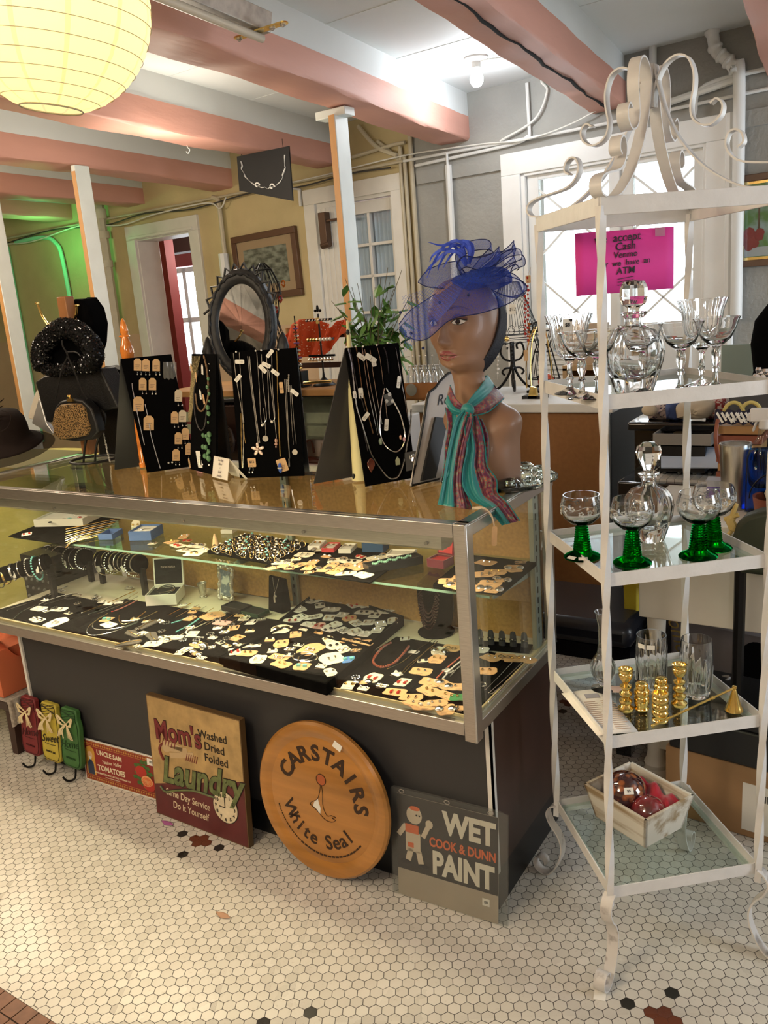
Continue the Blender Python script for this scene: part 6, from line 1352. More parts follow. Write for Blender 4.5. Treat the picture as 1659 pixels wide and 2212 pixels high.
  # ================================================================== more things inside the case
def box_lidded(px,py,z,w,d,h,rz,col,name,label,cat='jewellery box',lid=None,liner=None,text=None):
 p=atz(px,py,z);o=thing(name,label,cat,(p.x,p.y,z+.0005),rz);mb=MB();th=.003
 for a,b_ in(((-w/2,-d/2,0),(w/2,-d/2+th,h)),((-w/2,d/2-th,0),(w/2,d/2,h)),((-w/2,-d/2+th,0),(-w/2+th,d/2-th,h)),((w/2-th,-d/2+th,0),(w/2,d/2-th,h))):mb.bb(a,b_)
 mb.bb((-w/2+th,-d/2+th,0),(w/2-th,d/2-th,.003));part('box_body',mb,col,o,bevel=.0008)
 if liner:mb=MB();mb.bb((-w/2+th,-d/2+th,.003),(w/2-th,d/2-th,h*.78));part('liner',mb,liner,o)
 if lid:
  mb=MB();L=Matrix.Translation((0,d/2,h))@Matrix.Rotation(R_(lid),4,'X');mb.M=L;mb.bb((-w/2,0,0),(w/2,.014,d*.95));part('lid',mb,col,o,bevel=.001)
  if liner:mb=MB();mb.M=L;mb.bb((-w/2+.005,-.001,.005),(w/2-.005,0,d*.95-.005));part('lid_lining',mb,liner,o)
  if text:mb=MB();mb.text(text,.0095,L@Matrix.Translation((0,-.0016,d*.62))@FACE,.0002,spacing=1.1);part('lettering',mb,M_silver,o)
 return o
M_wbox=mat('white_box',(.72,.70,.62),.5);M_blk=mat('black_lining',(.008,.008,.008),.9);M_bbox=mat('steel_blue_box',(.07,.13,.30),.6);M_navyb=mat('navy_box',(.03,.085,.19),.6);M_maroonv=mat('maroon_velvet',(.14,.008,.025),.8,sheen=.5);M_redl=mat('red_lining',(.55,.05,.06),.6)
o=box_lidded(359,1297,PZ,.100,.095,.036,R_(28),M_wbox,'open_bracelet_box','open white box with black lining holding bangles, at the back left of the case',lid=-14,liner=M_blk,text='PANDORA')
for k in range(2):mb=MB();mb.torus((.004*k,.002,.036),.028,.0018,30,6,M=Matrix.Rotation(R_(12*k),3,'X'));part('bangle',mb,M_silver,o)
box_lidded(147,1128,SZ+.004,.185,.115,.026,R_(20),M_wbox,'white_gift_box','long white box of stone pendants at the left end of the glass shelf',liner=M_paper)
for k,(x,y,c)in enumerate(((108,1128,'black'),(138,1121,'pearl'),(150,1120,'turq'),(172,1117,'red'),(163,1112,'pearl'))):
 p=atz(x,y,SZ+.026);mb=MB();mb.ball(p,.007,10,(1.4,1,.4));single('stone_pendant',mb,M_stone[c],'%s stone pendant in the long white box'%{'black':'dark','pearl':'pale','turq':'turquoise','red':'red'}[c]+(' nearer the back' if k==4 else ''),'pendant')
o=box_lidded(240,1160,SZ,.048,.070,.018,R_(20),M_bbox,'blue_box_lid','low steel blue box lid on the glass shelf, left of the blue ring box')
o=box_lidded(317,1160,SZ,.075,.085,.030,R_(20),M_bbox,'blue_jewellery_box','steel blue box with white insert and small silver jewel',liner=M_paper);mb=MB();mb.tube([(-.012,-.01,.0245),(0,.004,.026),(.012,.010,.0245)],.0012,5);mb.ball((-.010,-.010,.026),.004,8);part('jewel',mb,M_silver,o)
p=atz(467,1185,SZ);mb=MB();mb.lathe([(.012,0),(.010,.012),(.007,.028),(.003,.042),(0,.046)],(p.x,p.y,SZ));single('ring_cone',mb,mat('pale_wood',(.62,.42,.22),.5),'pale wooden ring cone standing on the glass shelf','ring holder')
box_lidded(495,1150,SZ,.040,.035,.012,R_(15),M_wbox,'white_ring_box','open white ring box behind the ring cone',lid=-8,liner=M_wbox)
for px,py,m,nm,lab in((686,1185,M_paper,'clear_topped_box','flat box with gold earrings beside the ring tray'),(716,1190,M_redl,'red_sided_box','white topped red box with silver earrings on the glass shelf'),(752,1192,M_wbox,'cream_box','cream box with two silver pins on the glass shelf')):
 o=box_lidded(px,py,SZ,.036,.060,.016,R_(16),m,nm,lab,liner=M_paper)
 for s_ in(-1,1):mb=MB();mb.ball((s_*.007,.004,.017),.004,8,(1,1.4,.6));part('earring',mb,M_gold if px==686 else M_silver,o)
box_lidded(812,1190,SZ,.060,.055,.030,R_(14),M_navyb,'navy_jewellery_box','navy blue jewellery box at the middle of the glass shelf',liner=M_kraft)
box_lidded(868,1206,SZ,.070,.050,.018,R_(14),M_wbox,'cream_ring_box','cream ring box right of the navy box',liner=M_wbox)
o=box_lidded(850,1226,SZ,.040,.150,.022,R_(-36),M_blackplastic,'long_bracelet_box','long black box holding a green bead bracelet on the glass shelf',liner=M_blk);mb=MB()
for k in range(26):mb.ball((.006*math.sin(k),-.055+k*.0042,.021),.0034,6)
part('bead_bracelet',mb,mat('mint_beads',(.25,.50,.36),.25),o)
o=box_lidded(952,1222,SZ,.052,.046,.022,R_(-8),M_maroonv,'maroon_velvet_box','open maroon velvet ring box with bright red lining behind the corner post',lid=-10,liner=M_redl)
box_lidded(1140,1190,SZ+.006,.055,.045,.006,R_(-12),M_wbox,'cream_ring_stand','cream ring display card with a ring at the right end of the glass shelf','ring box',lid=-12)
# silver picture frame on the deck
p=atz(478,1300,PZ);o=thing('photo_frame','ornate silver picture frame standing at the back of the case','picture frame',(p.x,p.y+.02,DECK-.003),R_(-12),rot=(R_(-8),0,R_(-14)))
mb=MB();w,h=.072,.105;Pf=[(x*w/2,.006+(z+1)*h/2)for x,z in((-.9,-1),(-.55,-.86),(0,-.90),(.55,-.86),(.9,-1),(1,-.6),(.88,0),(1,.7),(1,1),(.5,.95),(0,1.12),(-.5,.95),(-1,1),(-1,.7),(-.88,0),(-1,-.6))]
P3=smooth_path([(x,0,z)for x,z in Pf+[Pf[0]]],5);mb.tube([p_ for p_ in P3[:-1]],[.0065+.0018*math.sin(i*1.7)for i in range(len(P3)-1)],8,closed=True);part('frame',mb,mat('old_silver',(.62,.60,.55),.28,1,bump=1,bscale=160),o)
mb=MB();mb.bb((-.030,-.001,.014),(.030,.002,.100));part('picture_glass',mb,mat('slate_blue_print',(.16,.20,.26),.08,coat=1,col2=(.62,.66,.64),vscale=22,thr=(.44,.5)),o)
# dark silver cup
p=atz(430,1290,PZ);mb=MB();mb.lathe([(.012,0),(.013,.003),(.010,.006),(.013,.03),(.016,.048),(.015,.048),(.012,.03),(0,.008)],(p.x,p.y+.02,DECK-.003));single('silver_cup',mb,mat('old_silver'),'small tarnished silver cup beside the ornate silver frame','cup')
mb=MB();p=atz(403,1255,PZ);mb.lathe([(0,-.004),(.038,-.004),(.045,.002),(.040,.006),(.030,0),(0,0)],(0,0,0),40,sc=(1,1.25));o=single('silver_tray',mb,mat('old_silver'),'oval silver dish standing on edge behind the open white box','dish');o.location=(p.x-.01,p.y+.05,DECK+.052);o.rotation_euler=(R_(78),0,R_(-25))
# black velvet boxes behind
for px,py,w,d,h,c,lab in((512,1318,.085,.05,.016,M_blackplastic,'flat black box with silver jewels right of the silver frame'),(550,1326,.080,.05,.012,mat('bottle_green_box',(.008,.035,.018),.5),'flat dark green box with a white card inside')):box_lidded(px,py,PZ,w,d,h,R_(-6),c,'flat_jewellery_box',lab,liner=M_blk)
# black bust with pendant (mid) and with multi strand beads (right)
p=atz(598,1318,PZ);o=thing('necklace_stand','black velvet necklace stand with a thin silver pendant chain','necklace stand',(p.x,p.y+.015,DECK-.003),R_(-10));mb=MB();mb.hexa([(-.032,-.02,0),(.032,-.02,0),(.032,.02,0),(-.032,.02,0),(-.036,.0,.105),(.036,.0,.105),(.036,.01,.105),(-.036,.01,.105)]);part('stand',mb,M_black,o,bevel=.003)
mb=MB();f_=lambda x,z:(x,-.0225+z/.105*.02,z);mb.tube([f_(-.014,.104),f_(-.006,.075),f_(0,.062),f_(.006,.075),f_(.014,.104)],.0009,5);mb.tube([f_(0,.062),f_(-.003,.045),f_(0,.03)],.003,6);mb.ball(f_(.003,.05),.004,6);part('pendant_chain',mb,M_silver,o)
p=atz(935,1368,PZ);o=thing('necklace_stand','black bust stand wearing dark multi-strand beads near the corner of the case','necklace stand',(p.x,p.y+.02,DECK-.003),R_(-14));mb=MB();mb.lathe([(.045,0),(.048,.004),(.030,.010),(.018,.016),(.016,.022)],seg=24)
mb.grid(lambda u,v:((.050+.014*math.sin(PI*v))*(1-.75*max(0,v-.75)/.25)*(u*2-1),-.028*math.cos((u-.5)*2.6)*(1-.5*v)+.01,.02+.150*v),20,20);part('bust_form',mb,M_black,o,solid=.006)
for k in range(5):
 mb=MB();n=34
 for i in range(n):a=lerp(.05,PI-.05,i/(n-1));x=(.026+.0032*k)*math.cos(a);z=.150-(.085+.011*k)*math.sin(a)**.8;mb.ball((x,-.030+.012*(z-.05)/.1,z),.0026,6)
 part('bead_strand',mb,mat('garnet_beads',(.05,.015,.015),.08,coat=1),o)
 # black bracelet rolls with bracelets
def roll(A,B,r,name,label,n,kinds,seed):
 rr=random.Random(seed);o=thing(name,label,'bracelet display',tuple((A.x,A.y,DECK-.003)),world=True);mb=MB();mb.cyl(A,B,r,seg=24);d=(B-A).normalized();c=(A+B)/2
 part('velvet_roll',mb,M_black,o,bevel=.004);mb=MB();q=(A+B)/2
 for e in(A,B):mb.bb((e.x-.008,e.y-.008,DECK-.003),(e.x+.008,e.y+.008,e.z-r*.5))
 part('support',mb,M_blackplastic,o)
 for i in range(n):
  c=lerp(A,B,(i+.6)/(n+.2));M=d.to_track_quat('Z','Y').to_matrix();k=kinds[i%len(kinds)];mb=MB();rx=r+.002
  drop=rr.uniform(0,.012)*(k!='cuff')
  cen=c-Vector((0,0,drop))
  if k=='bead' or k=='turq':
   for q_ in range(26):a=2*PI*q_/26;mb.ball(cen+M@Vector(((rx+drop)*math.cos(a),(rx+drop)*math.sin(a),0)),.0034,6)
  elif k=='link':mb.torus(cen,rx+drop,.0022,40,5,M=M)
  else:mb.tube([cen+M@Vector((rx*math.cos(a),rx*math.sin(a),0))for a in np.linspace(0,2*PI,40)[:-1]],.0020,4,closed=True,flat=2.2)
  single('bracelet',mb,M_stone['turq']if k=='turq' else(M_gold if k=='gold' else M_silver),'%s bracelet, %s on the %s'%({'turq':'turquoise bead','bead':'silver bead','link':'thin silver link','cuff':'flat silver','gold':'gold coloured'}[k],ORDN[i]+' from left',name.replace('_',' ')),'bracelet','bracelets on the '+name.replace('_',' '))
  if i%3==1:mb=MB();tp=cen+Vector((.0,-r-.004,-r*.4));mb.box(tp,(.012,.0008,.022),rz=rr.uniform(-.3,.3),ry=rr.uniform(-.5,.5));single('price_tag',mb,M_paper,'white price tag hanging from the %s bracelet on the %s'%(ORDN[i],name.replace('_',' ')),'tag')
roll(aty(215,1208,.40),aty(305,1218,.36),.030,'middle_roll','black velvet roll of silver bangles, at the back left of the case',10,['cuff','link','cuff','bead','cuff','link','cuff','cuff','bead','cuff'],1)
roll(aty(95,1196,.43),aty(190,1204,.40),.028,'upper_roll','black velvet roll of chain bracelets, partly behind the shelf',7,['link','bead','link','link','bead','link','bead'],2)
roll(aty(-30,1252,.10),aty(105,1212,.22),.026,'left_roll','black velvet roll of bracelets, nearest the left end',8,['cuff','link','gold','cuff','link','bead','turq','link'],3)
# ring fingers at the right end
p=atz(1080,1400,PZ);o=thing('ring_fingers','grey finger shaped ring display at the back right of the case','ring display',(p.x,p.y+.01,DECK-.003),R_(10));mb=MB();mb.bb((-.075,-.02,0),(.075,.03,.006));part('base',mb,M_felt,o,bevel=.002)
for k in range(5):
 mb=MB();mb.lathe([(.009,0),(.008,.030),(.006,.038),(0,.041)],(-.058+k*.029,.008,.006),12,sc=(1,.6));part('finger',mb,mat('grey_felt',(.05,.05,.052),.8),o);mb=MB();mb.torus((-.058+k*.029,.008,.024),.0092,.0012,16,5);mb.ball((-.058+k*.029,.0,.027),.0028,6);part('finger_ring',mb,M_silver,o)
 # ================================================================== boards of necklaces on the case
def quadpt(Q,u,v):return lerp(lerp(Q[0],Q[1],u),lerp(Q[3],Q[2],u),v)
class Easel:
 def __init__(s,name,label,fl,fr,tl,tr,rl,front=M_black,back=M_blackplastic,th=.006):
  z=TOP;s.f0,s.f1=atz(*fl,z),atz(*fr,z);d=(s.f1-s.f0);dn=d.normalized();perp=Vector((-dn.y,dn.x,0))
  if perp.dot(Vector((-.5,.85,0)))<0:perp=-perp
  s.r0=atz(*rl,z)if rl else s.f0+perp*.055
  mid=(s.f0+s.r0)/2;nn=Vector((-dn.y,dn.x,0));s.h0=atpl(*tl,mid,nn);s.h1=atpl(*tr,mid,nn);s.h1.z=s.h0.z=(s.h0.z+s.h1.z)/2
  s.n=dn.cross(s.h0-s.f0).normalized()
  if s.n.dot(CAM-s.f0)<0:s.n=-s.n
  s.o=thing(name,label,'jewellery stand',tuple(s.f0),world=True,group='black folding necklace boards')
  mb=MB();a=-s.n*th;mb.hexa([s.f0,s.f1,s.h1,s.h0,s.f0+a,s.f1+a,s.h1+a,s.h0+a]);part('front_board',mb,front,s.o)
  r1=s.r0+d;rn=dn.cross(s.h0-s.r0).normalized()
  if rn.dot(s.n)<0:rn=-rn
  b_=rn*.004;mb=MB();mb.hexa([s.r0,r1,s.h1-s.n*th,s.h0-s.n*th,s.r0+b_,r1+b_,s.h1-s.n*th+b_,s.h0-s.n*th+b_]);part('rear_board',mb,back,s.o)
  s.P=s.f0;s.D=dn;s.U=(s.h0-s.f0).normalized()
 def at(s,x,y,lift=.002):return atpl(x,y,s.P,s.n)+s.n*lift
 def M(s,x,y,lift=.002):return frame_from(s.at(x,y,lift),s.n.cross(Vector((0,0,1)))*-1,(0,0,1))
 def neck(s,pts,m,label,r=.0011,beads=0,pend=None,grp='necklaces pinned to the black boards',name='necklace'):
  W=[s.at(x,y,.0025)for x,y in pts];o=chain(None,m,label,r,0,beads,grp,None,name,world=W)
  if pend:mb=MB();pend(mb,s);part('pendant',mb,pend.m,o)
  return o
 def tagc(s,x,y,w,h,rot,m,label,shape='tag'):
  mb=MB();mb.M=s.M(x,y,.004)@Matrix.Rotation(rot,4,'Z');mb.prism(tagshape(w,h)if shape=='tag' else rounded(w,h,.0025),0,.0007);mb.m=1
  for q in range(3):mb.bb((-w*.3,-h*(.05+.13*q),.0007),(w*(.3-.1*q),-h*(.02+.13*q),.0009))
  return single('price_tag',mb,[m,mat('pen_writing')],label,'tag','price tags on the necklace boards')
def pendf(m):
 def deco(f):f.m=m;return f
 return deco
E1=Easel('necklace_board','black folding board with kraft earring cards, leftmost on the case',(318,1021),(424,1006),(260,773),(370,767),(247,1014))
for k,(x,y,b_)in enumerate(((297,788,0),(315,789,0),(337,789,0),(308,830,0),(329,830,0),(299,873,1),(321,914,1),(385,855,0),(377,902,0),(394,899,0),(385,947,0),(400,937,0),(380,983,0),(408,970,0))):
 w,h=(.030,.044)if b_ else(.022,.036)
 E1.tagc(x,y,w,h,R_(-8),M_kraft if k not in(7,9)else mat('pale_kraft',(.62,.52,.38),.75),'kraft earring tag on the leftmost black board, '+['top row left','top row middle','top row right','second row left','second row right','large upper one at left','large lower one at left','upper one at right','below the upper right one','pale one at right edge','lower right','lower right edge','bottom right','bottom right edge'][k])
 if not b_:
  for s_ in(-1,1):
   mb=MB();c=E1.at(x+s_*4+4,y+21,.004);mb.ball(c,.0028,8);mb.tube([c,c+Vector((0,0,.008))],.0007,4);single('earring',mb,M_silver,'silver drop earring below the %s kraft tag of the leftmost board, %s one'%(ORDN[k],'left' if s_<0 else 'right'),'earring','earrings on the leftmost board')
mb=MB();mb.M=E1.M(367,804,.003)@Matrix.Rotation(R_(-6),4,'Z');mb.grid(lambda u,v:((u-.5)*.040,(v-.5)*.060,.003*math.sin(PI*u)*math.sin(PI*v)+.001*math.sin(u*20)),12,12);bg_=single('zip_bag',mb,pane('bag_plastic',(.85,.87,.85),1.45,.12,.18,(.6,.6,.58)),'small clear zip bag pinned at the top right of the leftmost black board','plastic bag')
E1.neck([(285,828),(286,840),(289,855),(299,905),(312,962)],M_silver,'silver bar bracelet hanging left on the leftmost black board',.0016,name='bracelet');E1.neck([(313,873),(320,905),(327,945),(346,1012)],M_silver,'silver bar bracelet hanging right on the leftmost black board',.0016,name='bracelet')
for x,y in((364,1000),(372,999)):mb=MB();mb.ball(E1.at(x,y,.002),.003,8);single('earring',mb,M_stone['pearl'],'pearl stud at the bottom of the leftmost board, %s one'%('left' if x<368 else 'right'),'earring','pearl studs')
E2=Easel('necklace_board','narrow black board with green bead necklace and gold chains, second from left',(411,1013),(467,1028),(414,766),(466,763),None)
M_dgold=mat('dark_gold_beads',(.13,.10,.045),.35,.8)
for k in range(7):E2.neck([(417+k*3,768),(415+k*1.5,820),(412+k*1.2,870+5*(k%3)),(409+k,905+6*(k%2))],M_dgold,'dark gold bead strand, %s of the bundle at the left of the second board'%ORDN[k],.0010,beads=.0024)
M_lth=mat('brown_cord',(.20,.12,.06),.6)
E2.neck([(442,768),(449,800),(452,850),(444,880),(436,888),(428,878),(424,850)],M_lth,'brown cord necklace on the second board',.0022);E2.neck([(430,800),(421,850),(424,900),(434,928),(444,920),(449,880)],M_black if False else mat('black_cord',(.03,.025,.025),.5),'black cord necklace looped low on the second board',.0022)
for k,(x,y,r_)in enumerate(((456,786,1),(457,800,1),(454,818,3.2),(452,836,3.6),(456,850,3.2),(456,866,2.4),(453,880,4.6),(455,893,4.6),(454,912,2.5),(443,940,4),(450,942,4),(456,938,5.2),(455,950,5.4),(443,965,4.6),(449,966,4.8),(456,958,2.8),(447,985,4.8),(452,980,3.4),(455,975,4.2),(455,990,5.4),(456,1004,2))):
 mb=MB();mb.ball(E2.at(x,y,.006),r_*.0015,10,(1,.8,1.15));single('bead',mb,M_stone['green']if r_>2.3 else M_silver,'green stone bead of the long necklace on the second board, %s height'%('upper' if y<900 else 'lower'),'bead','green beads of the second board, '+('upper' if y<900 else 'lower'))
for k,(x,y,r_,m)in enumerate(((416,795,.1,M_kraft),(426,814,-.2,M_kraft),(440,798,-.2,M_paper),(436,852,0,M_paper),(443,862,.1,M_kraft),(412,1000,.1,M_kraft))):E2.tagc(x,y,.011,.028,r_,m,'small price tag on the second black board, '+['top left','below the top left one','top right white','middle white','middle kraft','bottom left'][k])
E2.tagc(433,992,.030,.050,R_(5),M_paper,'white card with two charms at the bottom of the second black board','r')
mb=MB();mb.tube([E2.at(438,985,.007),E2.at(437,1003,.007)],.0030,6);mb.ball(E2.at(443,1003,.007),.0035,8);single('charm',mb,M_silver,'silver charms on the white card of the second board','charm')
E3=Easel('necklace_board','broad black board of silver chains with a flower pendant, at the middle of the case',(518,1033),(657,1028),(497,760),(640,752),None)
def c6(x,y):return(230+x/3.53,700+y/3.53)
def n3(pts,lab,m=M_silver,r=.0009,beads=0):return E3.neck([c6(*p)for p in pts],m,lab,r,beads)
n3([(970,222),(990,400),(1030,640),(1043,750)],'long silver chain at the left edge of the middle board');n3([(1015,215),(1025,400),(1038,640),(1050,750)],'second strand of the left edge chain')
n3([(1028,680),(1030,900),(1036,1098)],'straight double chain hanging low at left of the middle board',M_gold,.0008);n3([(1043,690),(1045,900),(1042,1098)],'second line of the straight low chain',M_silver,.0008);n3([(1048,760),(1053,850),(1062,910)],'short gold charm chain',M_gold,.0008)
n3([(1078,245),(1105,480),(1140,750),(1158,905)],'left strand of the flower pendant chain',r=.0012);n3([(1092,245),(1115,480),(1150,750),(1170,905)],'right strand of the flower pendant chain',r=.0012)
n3([(1148,215),(1165,450),(1178,700),(1190,765)],'left strand of the first pearl necklace');n3([(1183,230),(1195,450),(1222,700),(1200,765)],'right strand of the first pearl necklace')
n3([(1200,640),(1215,800),(1217,845)],'thin chain of the round disc pendant');n3([(1222,240),(1235,480),(1245,700),(1262,742)],'left strand of the second pearl necklace');n3([(1262,240),(1268,480),(1286,700),(1268,742)],'right strand of the second pearl necklace')
n3([(1240,350),(1280,700),(1298,870)],'chain of the rose crystal pendant');n3([(1300,205),(1308,600),(1325,1010)],'long chain of the blue stone pendant',M_gold);n3([(1310,600),(1328,1010)],'second strand of the blue stone chain',M_gold)
n3([(1360,420),(1380,800),(1398,1030)],'chain of the silver bar pendant');n3([(1372,420),(1388,800),(1400,1030)],'second strand of the bar pendant chain');n3([(1400,465),(1415,750),(1428,920)],'left strand of the coin pendant chain');n3([(1410,465),(1432,750),(1450,915)],'right strand of the coin pendant chain')
n3([(1392,380),(1390,450),(1392,520)],'short rolo chain at the right of the middle board',r=.002)
def deco3(name,lab,m,f,cat='pendant'):mb=MB();mb.M=Matrix.Identity(4);f(mb);return single(name,mb,m,lab,cat)
def flower(mb):
 F=E3.M(*c6(1160,955),.005)
 for k in range(5):a=PI/2+k*2*PI/5;mb.M=F@Matrix.Rotation(a,4,'Z');mb.ball((.011,0,0),.0085,12,(1,.55,.3))
 mb.M=F;mb.ball((0,0,.002),.0035,10)
deco3('flower_pendant','pale five petal flower pendant on the middle black board',mat('pale_rose_metal',(.80,.62,.52),.3,.5),flower)
for x,y,r_,m,lab in((1193,770,.0040,'pearl','single pearl of the first pearl necklace'),(1266,744,.0040,'pearl','single pearl of the second pearl necklace')):deco3('pearl',lab,M_stone[m],lambda mb:mb.ball(E3.at(*c6(x,y),.005),r_,12),'pearl')
for x,y,r_,lab in((1217,872,.0085,'round grey disc pendant on the middle board'),(1441,975,.0078,'round coin pendant at the right of the middle board')):
 mb=MB();mb.M=E3.M(*c6(x,y),.004);mb.cyl((0,0,0),(0,0,.0015),r_,seg=28);mb.torus((0,0,.0016),r_*.9,.0007,28,4);mb.torus((0,0,.0018),r_*.35,.0008,16,4);single('disc_pendant',mb,mat('pale_pewter',(.60,.56,.50),.35,.6),lab,'pendant')
mb=MB();mb.ball(E3.at(*c6(1298,888),.005),.006,10,(.8,.8,1.1));mb.ball(E3.at(*c6(1298,915),.005),.005,10,(1.2,.8,.8));mb.ball(E3.at(*c6(1298,935),.005),.003,8);single('crystal_pendant',mb,mat('rose_crystal',(.45,.25,.18),.1,coat=1),'rose crystal cluster pendant on the middle board','pendant')
E3.tagc(*c6(1345,1075),.028,.036,R_(14),M_kraft,'kraft card behind the blue stone pendant','r');mb=MB();mb.M=E3.M(*c6(1330,1095),.007);mb.ball((0,0,0),.010,14,(.55,1.5,.3));mb.m=1;mb.bb((-.006,-.0015,.001),(.006,.0025,.004));single('stone_pendant',mb,[M_stone['blue'],M_silver],'long navy stone pendant at the bottom right of the middle board','pendant')
mb=MB();mb.tube([E3.at(*c6(1396,1025),.004),E3.at(*c6(1399,1085),.004)],.0024,8);single('bar_pendant',mb,M_silver,'slim silver bar pendant at the lower right of the middle board','pendant')
E3.tagc(*c6(1112,1055),.024,.025,R_(0),M_kraft,'square kraft card marked with a price at the bottom of the middle board','r')
mb=MB();mb.text('$12',.009,E3.M(*c6(1112,1050),.0052),.0002,bold=.01);single('price_writing',mb,M_ink,'handwritten price on the square kraft card','writing')
for s_ in(-1,1):mb=MB();mb.tube([E3.at(*c6(1112+s_*10,1085),.006),E3.at(*c6(1110+s_*14,1115),.006)],.0010,5);mb.ball(E3.at(*c6(1108+s_*12,1128),.006),.0032,8,(.8,.8,1.2));single('earring',mb,M_silver,'silver leaf earring below the square kraft card, %s one'%('left' if s_<0 else 'right'),'earring')
for k,(x,y,r_,w,h,m)in enumerate(((1020,287,1.5,.011,.026,M_paper),(1008,412,-.8,.011,.024,M_paper),(1222,312,1.1,.011,.026,M_paper),(1195,342,.7,.011,.026,M_paper),(1290,370,.9,.011,.024,M_paper),(1250,225,-.8,.010,.026,M_paper),(1438,522,.85,.011,.024,M_paper),(1338,485,0,.011,.030,M_kraft))):
 E3.tagc(*c6(x,y),w,h,r_,m,'price tag on the middle black board, '+['upper left horizontal','left below the horizontal one','upper middle, right of a pair','upper middle, left of a pair','centre right beside the shell','top edge','right edge','kraft one under the shell'][k],'r')
E4=Easel('necklace_board','black board with a big silver chain and red-brown leaf pendant, left of the mannequin',(791,1051),(899,1031),(746,752),(861,740),(677,1044),back=mat('grey_sheen_board',(.045,.042,.042),.30))
def c7(x,y):return(640+x/4.608,700+y/4.608)
def n4(pts,lab,m=M_silver,r=.0010,beads=0,**k):return E4.neck([c7(*p)for p in pts],m,lab,r,beads,**k)
n4([(510,245),(545,400),(570,620),(600,840),(645,980),(690,1130),(740,1290),(820,1420),(900,1520),(960,1540),(1020,1500),(1070,1350),(1100,1180),(1130,1020),(1140,850)],'long twisted silver chain looping round the whole board',r=.0020)
n4([(530,245),(560,400),(600,620),(650,760),(680,870)],'beaded cord at the left of the right board',mat('black_cord'),.0012);n4([(590,225),(620,420),(650,640),(700,860),(760,1090)],'bronze link chain on the right board',mat('bronze_chain',(.40,.24,.12),.3,1),.0014)
n4([(650,230),(700,600),(760,900),(805,1105)],'left strand of the green teardrop necklace');n4([(675,250),(730,600),(790,900),(820,1105)],'right strand of the green teardrop necklace');n4([(730,260),(760,500),(810,800),(850,1000)],'fine chain right of the teardrop strands')
n4([(800,235),(825,330),(850,500),(860,600)],'fine chain above the round collar');n4([(875,640),(850,760),(832,900),(830,1050),(850,1150),(900,1230),(980,1272),(1040,1240),(1072,1170),(1075,1080),(1040,930),(980,800),(890,640)],'round silver collar necklace on the right board',r=.0014)
n4([(865,230),(890,300),(905,400),(915,490)],'short gunmetal chain at the top of the right board',mat('gunmetal',(.12,.12,.13),.3,1),.0018);n4([(985,240),(1005,350),(1040,560),(1080,780),(1105,940)],'fine chain at the right of the right board');n4([(870,680),(885,800),(898,940)],'fine chain holding the lower white tag')
n4([(650,980),(680,1130),(710,1270)],'dark cord of the red-brown leaf pendant',mat('black_cord'),.0010)
mb=MB();mb.M=E4.M(*c7(732,1395),.004)@Matrix.Rotation(R_(-4),4,'Z');mb.prism([(0,-.022),(.006,-.013),(.0105,-.003),(.0100,.006),(.005,.013),(0,.016),(-.006,.012),(-.0105,.005),(-.0100,-.004),(-.0055,-.013)],0,.005);single('leaf_pendant',mb,mat('red_brown_stone',(.10,.018,.010),.12,coat=1,var=.4,vscale=60),'polished red-brown leaf shaped stone pendant at the lower left of the right board','pendant',bevel=.0015)
mb=MB();mb.ball(E4.at(*c7(830,1172),.005),.006,12,(.9,.6,1.5));single('teardrop_pendant',mb,mat('grey_green_stone',(.20,.26,.20),.15),'grey-green teardrop pendant in the middle of the right board','pendant')
mb=MB();mb.M=E4.M(*c7(1000,1365),.004);mb.prism([(-.006,-.010),(.006,-.010),(.006,.004),(0,.012),(-.006,.004)],0,.003);single('arrow_pendant',mb,mat('pale_green_stone',(.42,.45,.30),.2),'pale green arrow shaped pendant under the round collar','pendant',bevel=.0006)
mb=MB();mb.M=E4.M(*c7(915,750),.003)@Matrix.Rotation(R_(15),4,'Z');mb.prism(rounded(.022,.030,.004),0,.0008);mb.m=1
for x,y in((-.008,-.002),(.006,.011),(.008,-.008)):mb.cyl((x,y,.0008),(x,y,.0012),.005,seg=16)
single('dotted_card',mb,[mat('mid_grey_card',(.10,.10,.10),.6),mat('pale_grey_dot',(.55,.55,.55),.6)],'dark grey card with pale dots behind the round collar','card')
mb=MB();mb.M=E4.M(*c7(1140,1385),.003);mb.prism(rounded(.034,.060,.003),0,.0008);single('charcoal_card',mb,mat('mid_grey_card'),'charcoal card with a silver cherub at the lower right of the right board','card')
mb=MB();c=E4.M(*c7(1150,1330),.006);mb.M=c;mb.ball((0,.004,0),.006,10,(1,1,.5));mb.tube([(0,0,0),(-.003,-.008,.001),(.003,-.016,.001)],[.004,.004,.002],6);mb.tube([(-.009,.006,0),(-.010,-.002,.001),(-.002,-.006,.001)],.0018,6);single('cherub_brooch',mb,M_silver,'small silver cherub brooch on the charcoal card','brooch')
for k,(x,y)in enumerate(((1030,1130),(1065,1150))):mb=MB();mb.ball(E4.at(*c7(x,y),.005),.0055,10,(.8,.6,1.2));single('shell_earring',mb,mat('rose_gold_shell',(.60,.36,.26),.25,.6)if k==0 else mat('pink_shell',(.62,.36,.42),.3),['rose gold','pink'][k]+' shell earring at the right side of the right board','earring')
for k,(x,y,r_,w,h)in enumerate(((640,328,.9,.012,.026),(735,345,.95,.014,.034),(765,385,.1,.012,.020),(635,690,0,.013,.026),(685,922,-.8,.011,.024),(890,1005,-.15,.011,.030),(1013,580,-.2,.010,.030),(575,705,.1,.009,.018))):E4.tagc(*c7(x,y),w,h,r_,M_paper,'white price tag on the right board, '+['top left slanted','top middle slanted large','hanging below the large slanted one','left with black writing','lower left slanted','below the round collar','right edge','far left small'][k],'r')
